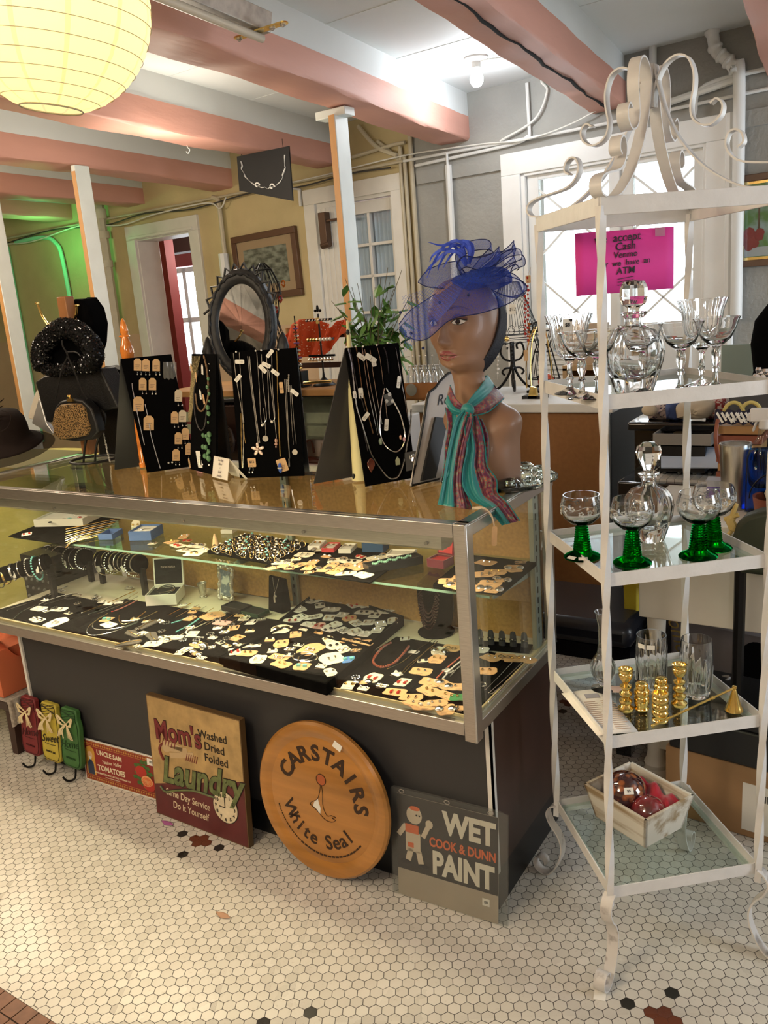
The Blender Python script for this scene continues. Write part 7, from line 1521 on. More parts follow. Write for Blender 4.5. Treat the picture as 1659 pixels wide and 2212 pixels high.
for q,E in enumerate((E3,E4)):
 for k,(x,y)in enumerate((((511,760),(553,758),(565,757),(586,756),(602,755)),((748,750),(767,749),(783,749),(813,746),(836,741)))[q]):mb=MB();mb.ball(E.at(x,y,.003),.0026,8);single('pearl_pin',mb,M_stone['pearl'],'pearl headed pin on the top edge of the %s board, %s'%(['middle','right'][q],ORDN[k]+' from left'),'pin','pearl headed pins')
 # folded card note
a,b_=atz(458,1030,TOP),atz(491,1038,TOP);d=b_-a;pn=Vector((-d.y,d.x,0)).normalized();hz=Vector((0,0,.058))
o=thing('folded_note','white folded card with handwritten note about silver and gold jewelry','note',tuple(a),world=True);M_note=mat('note_card',(.80,.74,.66),.7)
mb=MB();mb.hexa([a,b_,b_+pn*.001,a+pn*.001,a+pn*.014+hz,b_+pn*.014+hz,b_+pn*.015+hz,a+pn*.015+hz]);part('front_leaf',mb,M_note,o);mb=MB();e0,e1=a+pn*.045+d*.35,b_+pn*.045+d*.35;mb.hexa([e0,e1,e1+pn*.001,e0+pn*.001,a+pn*.014+hz,b_+pn*.014+hz,b_+pn*.015+hz,a+pn*.015+hz]);part('rear_leaf',mb,M_note,o)
F=frame_from(a+pn*.007+hz/2+d/2-pn*.0016,d,hz+pn*.014);mb=MB()
for k,s_ in enumerate(('Sterling','Silver','+','Gold','Jewelry')):mb.text(s_,.0095,F@Matrix.Translation((0,.022-k*.011,.0006)),.0002,shear=.3)
part('handwriting',mb,mat('pencil_grey',(.25,.22,.22),.7),o)
# framed board seen from behind, easel back
E5=[atz(889,1049,TOP),atz(965,1031,TOP)];dn=(E5[1]-E5[0]).normalized();up=Vector((0,0,1))+Vector((-dn.y,dn.x,0))*.22;nn=dn.cross(up).normalized();
def b5(x,y):return atpl(x,y,E5[0],nn)
o=thing('easel_back_frame','back of a white easel-backed picture frame with black edge and signature, left of the mannequin','picture frame',tuple(E5[0]),world=True)
ol=[b5(*q)for q in((889,1049),(897,1005),(906,958),(916,905),(922,865),(927,848),(940,838),(950,824),(966,808),(985,800),(1010,806),(1005,900),(995,965),(985,1026))]
sgn=1 if nn.dot(CAM-E5[0])>0 else-1
mb=MB();n=len(ol);mb._add(ol+[p-nn*sgn*.008 for p in ol],[tuple(range(n)),tuple(range(2*n-1,n-1,-1))]+[(i,(i+1)%n,(i+1)%n+n,i+n)for i in range(n)]);part('backing',mb,mat('grey_white_backing',(.50,.46,.42),.5),o)
mb=MB();mb.tube(ol,.0035,6,closed=True);part('black_edge',mb,M_blackplastic,o)
mb=MB();mb.hexa([b5(905,1040)+nn*sgn*.004,b5(935,1033)+nn*sgn*.004,b5(962,905)+nn*sgn*.004,b5(936,902)+nn*sgn*.004]+[p+nn*sgn*.012 for p in(b5(905,1040),b5(935,1033),b5(962,905),b5(936,902))]);part('easel_strut',mb,M_blackplastic,o)
F=frame_from(b5(968,862)+nn*sgn*.0015,dn*(1 if sgn*nn.dot(dn.cross(Vector((0,0,1))))>0 else 1),up);mb=MB();mb.text('Royal',.038,F,.0003,shear=.5,bold=-.004);part('signature',mb,M_ink,o)
# ================================================================== hats and bags at the left end
M_feltb=mat('brown_felt',(.016,.010,.009),.85,spec=.2);M_lea=mat('black_leather',(.004,.004,.005),.42,bump=.3,bscale=220);M_seq=mat('black_sequin_base',(.003,.003,.003),.7,spec=.2);M_sq2=mat('black_sequins',(.035,.035,.04),.12,.9);M_glit=mat('gold_glitter',(.55,.34,.14),.35,.5,col2=(.05,.03,.015),vscale=260,thr=(.44,.54),bump=2,bscale=420)
BY=.42
def B(x,y,Y=BY):return aty(x,y,Y)
def px2(pts,Y):return[B(x,y,Y)for x,y in pts]
def solidpoly(pts,Y,th,name,m,par,bevel=.004,puff=0):
 """outline given at distance Y, with real thickness th towards the back"""
 P=px2(pts,Y);c=sum(P,Vector())/len(P);n=len(P);mb=MB()
 if puff:
  V=[];R=6
  for r in range(R+1):
   k=1-r/R;V+=[c.lerp(p,math.sin(PI/2*k)if k else 0)+Vector((0,-puff*(1-k**2)**.5 if k<1 else 0,0))for p in P]
  fs=[(r*n+i,r*n+(i+1)%n,(r+1)*n+(i+1)%n,(r+1)*n+i)for r in range(R)for i in range(n)]
  mb._add(V,fs);mb._add(P+[p+Vector((0,th,0))for p in P],[(i,n+i,n+(i+1)%n,(i+1)%n)for i in range(n)]+[tuple(range(n,2*n))])
 else:mb._add(P+[p+Vector((0,th,0))for p in P],[tuple(range(n)),tuple(range(2*n-1,n-1,-1))]+[(i,n+i,n+(i+1)%n,(i+1)%n)for i in range(n)])
 return part(name,mb,m,par,bevel=bevel)
M_wood=mat('reddish_wood',(.36,.15,.05),.4,var=.2,vscale=14,stretch=(1,1,.15))
o=thing('hat_stand','wooden hat stand with curved prongs and ring base, at the left end of the case','hat stand',(-1.60,.40,TOP),world=True)
mb=MB();p=B(128,700);mb.M=Matrix.Translation((p.x,BY+.04,0));mb.bb((-.022,-.018,TOP+.01),(.022,.018,B(125,641).z));mb.M=Matrix.Identity(4);part('post',mb,M_wood,o,bevel=.003)
mb=MB();mb.torus((atz(195,997,TOP).x,.40,TOP+.004),.075,.0045,40,8);part('ring_base',mb,M_blackplastic,o)
for pts,nm in(([(80,655),(90,680),(104,702),(125,730)],'left'),([(166,660),(164,680),(156,700),(146,730)],'right')):mb=MB();P=smooth_path(px2(pts,BY-.0),6);mb.tube(P,.0042,8);mb.ball(P[0],.008,10,(1,1,.6));part('prong',mb,M_brass,o)
for k,(x0,x1,z0,z1)in enumerate(((180,196,1000,900),(205,228,1003,880))):mb=MB();mb.tube(smooth_path([B(x0,1000),B(x0+4,960),B(x1,900),B(x1-30,870)],5),.004,8);part('wire_leg',mb,M_blackplastic,o)
# black velvet hat behind
o=thing('velvet_hat','plain black velvet hat hung behind the sequined one','hat',tuple(B(177,700,.46)),world=True)
solidpoly([(146,735),(143,690),(147,662),(163,646),(182,646),(198,668),(206,700),(204,740),(190,790),(160,790)],.50,.05,'crown',M_black,o,puff=.02)
# sequined cloche seen from below: thick rolled rim, dark hollow
o=thing('sequin_hat','black sequined cloche hat with sparkling rolled brim on the hat stand','hat',tuple(B(147,770)),world=True)
rim=[(110,710),(100,722),(85,735),(76,752),(75,775),(80,800),(100,812),(130,812),(160,808),(195,800),(215,790),(222,768),(214,742),(200,725),(180,705),(150,695),(128,697)]
P=smooth_path([B(x,y,.40)for x,y in rim+[rim[0]]],5)[:-1];c=sum(P,Vector())/len(P)
P2=[p.lerp(c,.24)for p in P];mb=MB();mb.tube(P2,[.034 if i<len(P)*.3 or i>len(P)*.55 else .022 for i in range(len(P))],14,closed=True,up=(0,1,0));part('sequined_brim',mb,M_seq,o)
rr=random.Random(31);mb=MB();m_=len(P2)
for q in range(2600):
 i=rr.randrange(m_);r_=(.034 if i<m_*.3 or i>m_*.55 else .022)+.001;tg=(P2[(i+1)%m_]-P2[i-1]).normalized();a=rr.uniform(0,2*PI);yv=Vector((0,1,0));sd=tg.cross(yv).normalized();nv=sd*math.cos(a)+yv*math.sin(a)
 if nv.dot(CAM-c)<0:nv=-nv
 c0=P2[i]+nv*r_+tg*rr.uniform(-.004,.004);nv=(nv+Vector((rr.uniform(-1,1),rr.uniform(-1,1),rr.uniform(-1,1)))*.55).normalized();M3=nv.to_track_quat('Z','Y').to_matrix()
 mb._add([c0+M3@Vector((.0028*math.cos(b),.0028*math.sin(b),0))for b in(0,1.05,2.1,3.14,4.19,5.24)],[(0,1,2,3,4,5)])
part('sequins',mb,M_sq2,o,kind='stuff')
mb=MB();n=len(P2);V=[]
for r in range(7):k=r/6;V+=[c.lerp(p,math.cos(k*PI/2))+Vector((0,.030*math.sin(k*PI/2),0))for p in P2]
mb._add(V,[(r*n+i,r*n+(i+1)%n,(r+1)*n+(i+1)%n,(r+1)*n+i)for r in range(6)for i in range(n)]);part('hollow_crown',mb,M_black,o)
# leather handbags
o=thing('leather_handbag','boxy black leather handbag hanging behind the gold purse','handbag',tuple(B(165,915,.40)),world=True)
solidpoly([(75,825),(95,812),(150,805),(215,795),(250,868),(256,882),(195,893),(165,900),(140,915),(100,912)],.42,.07,'body',M_lea,o,bevel=.006)
mb=MB();mb.tube(smooth_path(px2([(114,812),(108,785),(112,770)],.41),5),.0035,8);mb.tube(smooth_path(px2([(145,761),(165,761),(176,772),(182,792)],.41),5),.0040,8);part('handle',mb,M_lea,o)
for x,y in((114,810),(184,793)):mb=MB();p=B(x,y,.41);mb.cyl(p,p+Vector((0,0,.010)),.005,seg=10);part('handle_ferrule',mb,M_gold,o)
o=thing('leather_handbag','second black handbag with silver piping, right of the boxy one','handbag',tuple(B(230,900,.50)),world=True)
solidpoly([(205,800),(225,792),(262,800),(258,1000),(215,1000),(205,900)],.52,.06,'body',M_lea,o,bevel=.006)
mb=MB();mb.tube(px2([(216,792),(252,868)],.515),.0012,6);mb.tube(px2([(228,795),(256,850)],.515),.0012,6);part('piping',mb,M_silver,o)
o=thing('silver_clutch','cream and silver leather clutch hanging at the far left of the hat stand','handbag',tuple(B(85,900,.46)),world=True)
solidpoly([(78,845),(100,812),(112,860),(112,915),(62,905),(60,898),(75,850)],.48,.03,'body',mat('cream_leather',(.66,.60,.50),.45),o)
solidpoly([(70,905),(84,858),(100,915),(115,935),(112,940),(68,915)],.46,.02,'flap',mat('silver_leather',(.50,.50,.50),.3,.6),o)
# gold glitter purse on a strap
o=thing('glitter_purse','small gold glitter purse with kiss-lock clasp on a black strap','purse',tuple(B(160,955,.36)),world=True)
solidpoly([(118,880),(128,868),(150,861),(178,864),(196,882),(208,915),(212,935),(198,950),(160,954),(128,950),(115,930)],.37,.035,'body',M_lea,o,bevel=.006)
solidpoly([(121,884),(132,874),(150,871),(175,872),(185,882),(190,905),(197,925),(190,940),(165,946),(135,950),(119,940),(115,912)],.3685,.02,'glitter_panel',M_glit,o,bevel=.003,puff=.012)
mb=MB();p=B(152,864,.365);mb.box(p,(.026,.008,.010));mb.ball(p+Vector((-.004,-.002,.014)),.004,8);mb.ball(p+Vector((.004,-.002,.014)),.004,8);mb.tube([p,p+Vector((-.004,-.002,.014))],.0018,6);mb.tube([p,p+Vector((.004,-.002,.014))],.0018,6);part('clasp',mb,M_gold,o)
mb=MB()
for pts in([(120,862),(128,820),(136,790),(146,768),(136,748),(134,735)],[(146,768),(160,800),(178,845),(188,862)]):mb.ribbon(smooth_path(px2(pts,.363),5),.008,.0015,(1,0,.1))
part('strap',mb,M_lea,o)
# beaded rope from the stand
o=chain(None,mat('white_black_beads',(.6,.58,.5),.3,col2=(.02,.02,.02),vscale=300,thr=(.42,.5)),'black and white beaded rope hanging beside the hat stand',world=[B(210,895,.45),B(222,930,.43),B(232,975,.40),B(238,998,.38)],beads=.0035,group=None)
# brown felt hat with sheer brim on a draped table
o=thing('felt_hat','dark brown felt hat with sheer brim and feather trim, at the left edge','hat',tuple(B(20,985,.30)),world=True);hc=B(8,930,.30)
HM=Matrix.Translation(hc)@Matrix.Rotation(R_(14),4,'X')@Matrix.Rotation(R_(6),4,'Y')
mb=MB();mb.M=HM;mb.lathe([(.118,-.055),(.108,-.045),(.088,-.036),(.078,-.020),(.080,.0),(.078,.030),(.066,.055),(.040,.068),(0,.070)],seg=48);part('crown',mb,M_feltb,o)
mb=MB();mb.M=HM;mb.lathe([(.112,-.050),(.135,-.060),(.150,-.072)],seg=60);part('sheer_brim',mb,sheer('brown_mesh',(.04,.03,.028),.55),o)
mb=MB();rr=random.Random(5)
for k in range(14):
 a=HM@Vector((.03,-.05,.03));e=a+Vector((rr.uniform(-.02,.09),rr.uniform(-.03,.01),rr.uniform(.02,.11)));mb.tube(smooth_path([a,(a+e)/2+Vector((0,-.01,.02)),e],5),[.004]*6+[.0025]*4+[.0006],5,flat=.3)
mb.tube(smooth_path([HM@Vector((.05,-.05,.02)),HM@Vector((.11,-.05,.05)),HM@Vector((.13,-.04,.09)),HM@Vector((.09,-.04,.10))],6),.0018,5);part('feather_trim',mb,M_feltb,o)
M_ycl=mat('yellow_cloth',(.62,.56,.16),.7,var=.12,vscale=6,bump=1,bscale=12)
mb=MB();mb.grid(lambda u,v:(lambda a:(-2.40+(.34+.03*math.sin(a*9))*math.cos(a)*(1+.12*v),.66+(.30+.025*math.sin(a*7))*math.sin(a)*(1+.12*v),.88-.86*v))(2*PI*u),120,14,closeu=True);mb._add([(-2.40+.36*math.cos(a),.66+.32*math.sin(a),.88)for a in np.linspace(0,2*PI,40)[:-1]],[tuple(range(39))]);single('draped_table',mb,M_ycl,'round table draped in crumpled yellow cloth beyond the left end of the case','table')
mb=MB();mb.M=Matrix.Translation((-2.3,.62,.8815));mb.bb((-.2,-.16,0),(.2,.18,.028));single('hat_box',mb,mat('olive_box',(.20,.17,.07),.6),'flat olive box under the brown felt hat on the draped table','box',bevel=.003)
# lace covered low table at the far left, orange cloth on it
M_lace=sheer('white_lace',(.72,.68,.60),.80,120)
o=thing('low_table','low dark wooden table with white lace cloth, at the left edge behind the jar plaques','table',(-1.98,.30,0),world=True);mb=MB();mb.bb((-2.5,.02,.19),(-1.73,.26,.225));part('table_top',mb,M_wal,o,bevel=.004)
for x,y in((-1.78,.07),(-1.78,.22),(-2.45,.07),(-2.45,.22)):mb=MB();mb.tube([(x,y,.19),(x-.02,y-.0,0)],[.028,.020],4);part('leg',mb,mat('dark_red_wood',(.045,.018,.012),.4),o)
mb=MB();mb.grid(lambda u,v:(lerp(-2.3,-1.72,min(1,u*1.25))+.004*math.sin(v*50)*(u>.8),lerp(.015,.25,v),.228+.20*(u<.78)*0-max(0,u-.8)*.45),40,40);single('lace_cloth',mb,M_lace,'white lace cloth hanging over the low table edge','cloth')
mb=MB();mb.grid(lambda u,v:(lerp(-1.98,-1.74,u),lerp(.03,.22,v),.40+.02*math.sin(u*9+v*6)+.03*math.cos(v*7)),24,24);mb.bb((-2.0,.03,.23),(-1.76,.24,.39));single('folded_cloth',mb,mat('orange_cloth',(.60,.16,.07),.8),'pile of folded coral orange cloth at the left edge','cloth')
mb=MB();mb.M=Matrix.Translation((-1.92,.42,0));mb.bb((-.06,-.09,0),(.10,.10,.62));mb.m=1
for i in range(5):
 for k in range(7):mb.ball((-.045+i*.032,-.0905,.40+k*.032),.006,6)
single('dotted_box',mb,[M_blackplastic,mat('grey_spot',(.35,.35,.35),.6)],'black box with grey dots beyond the left end of the case','box')
# ================================================================== shelf unit behind the case: mirror, jewellery trees, shawl
M_wood2=mat('honey_wood',(.42,.22,.08),.45,var=.2,vscale=10,stretch=(.2,1,1));M_sage=mat('sage_paint',(.30,.34,.24),.55,var=.08,vscale=30,bump=.3,bscale=90)
o=thing('slatted_shelf','wooden shelf unit with slatted sage green front behind the case','shelf unit',(-1.4,1.25,0),world=True)
mb=MB();mb.bb((-1.95,1.10,1.085),(-1.02,1.45,1.11));part('top_board',mb,M_wood2,o,bevel=.003)
for x in(-1.94,-1.50,-1.05):mb=MB();mb.bb((x,1.12,0),(x+.03,1.15,1.085));part('upright',mb,M_wood2,o)
for z in(.98,.93):mb=MB();mb.bb((-1.92,1.115,z),(-1.05,1.125,z+.04));part('slat',mb,M_sage,o)
mb=MB();mb.bb((-1.95,1.10,.55),(-1.02,1.45,.57));mb.bb((-1.95,1.10,.15),(-1.02,1.45,.17));part('shelf_board',mb,M_wood2,o)
mb=MB();mb.bb((-1.95,1.44,0),(-1.02,1.45,1.085));part('back_board',mb,M_sage,o)
mb=MB();mb.M=Matrix.Translation((-1.20,1.18,.572));mb.bb((-.12,0,.14),(.14,.02,.33));mb.m=1;mb.prism([(.09*math.cos(R_(90+72*k*1)+0)*(1 if k%1==0 else .5),.24+.09*math.sin(R_(90+36*k))*(1 if k%2==0 else .4))if False else((.085 if k%2==0 else .034)*math.cos(R_(90+36*k)),.235+(.085 if k%2==0 else .034)*math.sin(R_(90+36*k)))for k in range(10)],.001,.004,FACE);mb.m=0;mb.bb((-.12,.02,0),(.14,.04,.14));single('star_picture',mb,[mat('pale_pink_board',(.62,.50,.42),.7),mat('tan_star',(.42,.30,.22),.7)],'pale board with a tan star between the middle and right black boards','picture')
def shoe(x,y,z,rz,lab):
 o=thing('leather_shoe',lab,'shoe',(x,y,z),rz,'dark brown leather shoes on the shelf');mb=MB();m=mat('oxblood_leather',(.075,.022,.012),.18,coat=.6)
 mb.grid(lambda u,v:((v-.5)*.24,(.036-.014*math.sin(PI*v*.9))*math.cos(2*PI*u)*(1-.85*abs(2*v-1)**6),.03+(.032+.045*max(0,.35-v))*math.sin(2*PI*u)*(1-.8*abs(2*v-1)**6)),24,20,closeu=True);part('upper',mb,m,o)
 mb=MB();mb.prism([(-.12,-.02),(-.10,-.034),(0,-.026),(.08,-.036),(.122,-.012),(.122,.012),(.08,.036),(0,.026),(-.10,.034),(-.12,.02)],0,.008);part('sole',mb,M_blackplastic,o)
 mb=MB();mb.tube(smooth_path([(-.10,.0,.07),(-.09,.0,.12),(-.07,.0,.125),(-.065,0,.08)],5),.008,6,flat=.4);part('strap',mb,m,o)
shoe(-1.08,1.06,.80,R_(10),'dark brown leather shoe seen between the middle and right black boards');shoe(-1.10,.97,.80,R_(-5),'dark brown leather shoe partly behind the middle black board')
o=thing('crochet_stool','small box draped with cream crochet lace holding the brown shoes','stool',(-1.18,1.02,0));mb=MB();mb.bb((-.02,-.11,0),(.20,.09,.799));part('box',mb,M_sage,o);mb=MB();mb.grid(lambda u,v:(lerp(-.024,.205,u),-.113,.798-v*(.05+.015*abs(math.sin(u*20)))),60,6);part('lace_edge',mb,mat('cream_lace',(.66,.52,.36),.8),o,solid=.002)
# oval black mirror
mc=aty(512,702,.93);o=thing('oval_mirror','black carved oval table mirror with twisted rope frame on a stand','mirror',(mc.x,.93,1.10),R_(6),rot=(R_(-8),0,R_(10)));cz=mc.z-1.10;ra,rb=.098,.145;M_blk2=mat('black_carved',(.018,.018,.019),.45,bump=.4,bscale=80)
RYm=Matrix.Rotation(R_(90),3,'X')
mb=MB();mb.lathe([(1.0,0),(1.02,.010),(1.10,.018),(1.24,.020),(1.36,.012),(1.40,0),(1.36,-.02)],(0,0,0),64,sc=(1,1));mb.v=[(x*ra,-z,y*rb+cz)for x,y,z in mb.v];part('frame',mb,M_blk2,o)
mb=MB();P=[Vector((ra*1.30*math.cos(a),-.020,cz+rb*1.24*math.sin(a)))for a in np.linspace(0,2*PI,140)[:-1]];mb.tube([p+Vector((.0022*math.cos(i*1.1),0,.0022*math.sin(i*1.1)))for i,p in enumerate(P)],[.0052+.0014*math.sin(i*1.4)for i in range(len(P))],8,closed=True);part('rope_moulding',mb,M_blk2,o)
mb=MB();mb.v=[];mb.lathe([(0,.001),(1.02,.001)],(0,0,0),64);mb.v=[(x*ra,-z-.003,y*rb+cz)for x,y,z in mb.v];part('mirror_glass',mb,mat('mirror_silvering',(.9,.9,.9),.01,1),o)
mb=MB();pts=[]
for k in range(11):
 a=R_(20+14*k);b_=R_(27+14*k);pts.append((ra*1.42*math.cos(a),-.005,cz+rb*1.34*math.sin(a)));pts.append((ra*1.66*math.cos(b_),-.005,cz+rb*1.52*math.sin(b_)))
mb.tube(pts,.0052,6);part('zigzag_crest',mb,M_blk2,o)
for s_ in(-1,1):
 mb=MB();x=s_*ra*1.62;mb.lathe([(.018,0),(.022,.01),(.012,.03),(.018,.06),(.020,.10),(.012,.13),(.020,.15),(.024,.18),(.016,.21),(.006,.23),(0,.235)],(x,.01,0),16,sc=(1,.8));mb.box((x,.01,.006),(.05,.10,.012))
 for k in range(3):mb.torus((x,.01,.06+k*.012),.021,.003,16,5)
 part('side_post',mb,M_blk2,o)
mb=MB();mb.bb((-.20,-.05,-.014),(.20,.08,0));part('stand_base',mb,M_blk2,o,bevel=.004)
mb=MB();mb.bb((mc.x-.22,.86,0),(mc.x+.14,1.05,1.084));single('side_cabinet',mb,M_wal,'narrow dark cabinet carrying the oval mirror behind the case','cabinet',bevel=.004)
# leafy bag on the cabinet seen between boards
p=aty(490,945,.84);o=thing('leaf_bag','brown leaf shaped leather bag hanging between the second and middle black boards','handbag',tuple(p));mb=MB();mb.prism([(0,-.07),(.030,-.05),(.042,-.01),(.032,.03),(0,.055),(-.032,.03),(-.042,-.01),(-.030,-.05)],0,.012,FACE);part('leaf_body',mb,mat('dark_brown_leather',(.045,.028,.020),.5),o,bevel=.004)
mb=MB();mb.tube([(0,-.014,.05),(0,-.014,-.06)],.0018,5)
for k in range(5):
 for s_ in(-1,1):mb.tube([(0,-.014,-.045+k*.018),(s_*.030,-.013,-.030+k*.018)],.0011,4)
mb.tube(smooth_path([(0,-.006,.05),(-.01,-.006,.09),(.0,-.006,.13)],5),.003,6);part('leaf_veins',mb,M_feltb,o)
# wire dress form
o=thing('wire_dress_form','black wire mesh dress form hung with earrings, behind the oval mirror','jewellery stand',(aty(590,800,1.22).x,1.22,1.112));mb=MB();WPf=[(.040,0),(.060,.06),(.070,.14),(.062,.20),(.046,.26),(.062,.32),(.072,.36),(.066,.40),(.040,.45),(.012,.475)]
for k in range(20):
 for sg in(1,-1):mb.tube([(r*math.cos(2*PI*k/20+sg*z*3),.7*r*math.sin(2*PI*k/20+sg*z*3),z)for r,z in WPf],.0009,4)
for r,z in WPf[2:-1:2]:mb.torus((0,0,z),r,.0022,24,5,sc=(1,.7))
for a in(0,PI/2,PI,3*PI/2):mb.tube(smooth_path([(r*1.02*math.cos(a),.71*r*math.sin(a),z)for r,z in WPf],4),.0022,5)
part('wire_cage',mb,M_iron,o)
for k,(x,y,m,lab)in enumerate(((603,745,'pearl','white hoop'),(612,748,'amber','yellow ring'),(598,760,'amber','brown'),(622,770,'red','pink tag'),(606,645,'red','red dangling'),(596,668,'red','dark red bow'),(612,612,'amber','gold hoop'))):
 p=aty(x,y,1.13);mb=MB();mb.torus(p,.010,.0028,18,6,M=RYm,sc=(.7,1));mb.ball(p-Vector((0,0,.012)),.004,8);single('hanging_earring',mb,M_stone[m]if k!=1 else mat('yellow_enamel',(.75,.52,.03),.3),lab+' earring hanging on the wire dress form','earring')
mb=MB();p=aty(569,632,1.12);mb.M=Matrix.Translation(p)@FACE;mb.prism(tagshape(.020,.028),0,.0008);single('price_tag',mb,M_paper,'white price tag hanging on the wire dress form','tag')
# orange crochet shawl over a chair back
M_sh=bpy.data.materials.new('orange_crochet');M_sh.use_nodes=True;nt=M_sh.node_tree;b_=nt.nodes['Principled BSDF'];b_.inputs['Base Color'].default_value=(.62,.075,.014,1);b_.inputs['Roughness'].default_value=.85
uvn=nt.nodes.new('ShaderNodeUVMap');mp_=nt.nodes.new('ShaderNodeMapping');mp_.inputs['Scale'].default_value=(34,26,1);nt.links.new(uvn.outputs[0],mp_.inputs[0]);vo=nt.nodes.new('ShaderNodeTexVoronoi');vo.inputs['Scale'].default_value=1.0;nt.links.new(mp_.outputs[0],vo.inputs['Vector']);gt=nt.nodes.new('ShaderNodeMath');gt.operation='GREATER_THAN';gt.inputs[1].default_value=.22;nt.links.new(vo.outputs['Distance'],gt.inputs[0]);nt.links.new(gt.outputs[0],b_.inputs['Alpha'])
o=thing('chair_back','wooden ladder-back chair carrying the orange shawl','chair',(aty(690,800,1.42).x,1.42,0),world=True)
xl,xr=aty(612,700,1.42).x,aty(757,700,1.42).x
for x in(xl+.02,xr-.02):mb=MB();mb.cyl((x,1.43,0),(x,1.43,1.33),.016,seg=12);part('upright',mb,M_wood2,o)
for z in(1.28,1.16,1.04):mb=MB();mb.bb((xl+.02,1.422,z),(xr-.02,1.438,z+.022));part('rung',mb,M_wal,o)
mb=MB();mb.bb((xl,1.42,.44),(xr,1.72,.48));part('seat',mb,M_wood2,o);
for x in(xl+.03,xr-.03):mb=MB();mb.cyl((x,1.68,0),(x,1.68,.44),.016,seg=10);part('leg',mb,M_wood2,o)
def shf(u,v):
 top=smoothv(u,[(612,728),(630,700),(650,690),(680,688),(706,700),(716,708),(728,694),(745,689),(757,705)]);bot=smoothv(u,[(605,760),(622,775),(650,772),(672,770),(695,780),(700,765),(722,745),(738,725),(752,712)])
 a,c=aty(*top,1.40),aty(*bot,1.385);p=lerp(a,c,v);return p+Vector((0,.012*math.sin(u*17+v*3)+.006*math.sin(u*40),0))
def smoothv(u,L):t=u*(len(L)-1);i=min(len(L)-2,int(t));f=t-i;return(lerp(L[i][0],L[i+1][0],f),lerp(L[i][1],L[i+1][1],f))
mb=MB();mb.grid(shf,90,26);single('crochet_shawl',mb,M_sh,'bright orange crochet shawl draped over the chair back','shawl',solid=.003)
# jewellery trees in front of the shawl
o=thing('earring_tree','slim black earring tree with fleur-de-lis top in front of the orange shawl','jewellery stand',(aty(700,820,1.22).x,1.22,1.112));zt=aty(692,660,1.22).z-1.112
mb=MB();mb.lathe([(.045,0),(.040,.006),(.018,.018),(.006,.030),(.0035,.05)],seg=20);mb.cyl((0,0,.04),(0,0,zt-.03),.0035,seg=8);mb.ball((0,0,zt-.01),.009,8,(.7,.5,1.6));mb.ball((-.011,0,zt-.018),.006,8);mb.ball((.011,0,zt-.018),.006,8);part('pole',mb,M_iron,o)
for k,(y,m)in enumerate(((722,M_brass),(731,M_silver),(770,M_silver))):
 z=aty(700,(690,732,768)[k],1.22).z-1.112;mb=MB();mb.box((0,0,z),(.12,.010,.008));part('arm',mb,M_iron,o)
 for q in range(8):mb=MB();mb.ball((-.052+q*.0145,-.006,z-.001-.012*(k==2)),.0075 if k else .005,8);part('clip_earring',mb,(M_gold if q<4 else M_stone['pearl'])if k==1 else M_silver,o)
mb=MB();mb.M=Matrix.Translation((0,-.006,zt-.055))@FACE;mb.prism(rounded(.016,.022,.002),0,.001);part('yellow_label',mb,mat('yellow_label',(.72,.52,.18),.6),o)
o=thing('bead_tower','tower of gold and crystal bead rings on a small stand, left of the earring tree','jewellery stand',(aty(650,826,1.18).x,1.18,1.112));zt=aty(641,682,1.18).z-1.112;mb=MB();mb.bb((-.03,-.03,0),(.03,.03,.012));mb.bb((-.022,-.022,.012),(.022,.022,.060));mb.cyl((0,0,.06),(0,0,zt),.0025,seg=6);part('stand',mb,M_iron,o)
rr=random.Random(9)
for k in range(13):mb=MB();z=.07+k*(zt-.09)/13;mb.torus((rr.uniform(-.003,.003),0,z),.011-.0004*k,.0036,14,6);part('bead_ring',mb,[M_gold,M_silver,M_stone['amber'],M_stone['purple']][k%4],o)
mb=MB();
for k in range(2):mb.tube([aty(656,827+k*2,1.105),aty(690,824+k*2,1.105),aty(716,823+k,1.105)],.004,6)
single('gold_trim',mb,M_gold,'strip of gold trim along the shelf edge under the earring tree','trim')
# ficus plant in a wire basket
pc=aty(808,800,1.15);o=thing('potted_plant','leafy green artificial ficus plant in a dark wire basket behind the right black board','plant',(pc.x,1.15,1.0))
rr=random.Random(12);M_leaf=mat('ficus_leaf',(.055,.16,.025),.45,col2=(.13,.26,.06),vscale=25,thr=(.4,.6));M_stem=mat('plant_stem',(.12,.10,.05),.7);n_leaf=0
mb=MB();mb.lathe([(.05,0),(.055,.01),(.06,.13),(.062,.14),(.05,.135),(0,.12)],seg=20);part('pot',mb,mat('dark_pot',(.02,.025,.02),.6),o)
mb=MB()
for k in range(16):a=2*PI*k/16;mb.tube([(.058*math.cos(a),.058*math.sin(a),.0),(.066*math.cos(a),.066*math.sin(a),.19)],.0012,4)
for z in(.02,.06,.10,.14,.18):mb.torus((0,0,z),.064,.0012,24,4)
part('wire_basket',mb,M_iron,o)
leafm=MB()
def leafat(p,d,L,w):
 d=d.normalized();s_=d.cross(Vector((0,0,1)));s_=s_.normalized()if s_.length>.1 else Vector((1,0,0));n_=s_.cross(d)
 vs=[];prof_=[(0,0),(.18,.30),(.42,.5),(.65,.40),(.85,.20),(1.0,0)]
 for t,ww in prof_:vs+=[p+d*L*t-s_*w*ww+n_*(-.12*L*t*t),p+d*L*t+n_*(.006-.12*L*t*t),p+d*L*t+s_*w*ww+n_*(-.12*L*t*t)]
 fs=[]
 for i in range(5):a=i*3;fs+=[(a,a+1,a+4,a+3),(a+1,a+2,a+5,a+4)]
 leafm._add(vs,fs)
stems=MB()
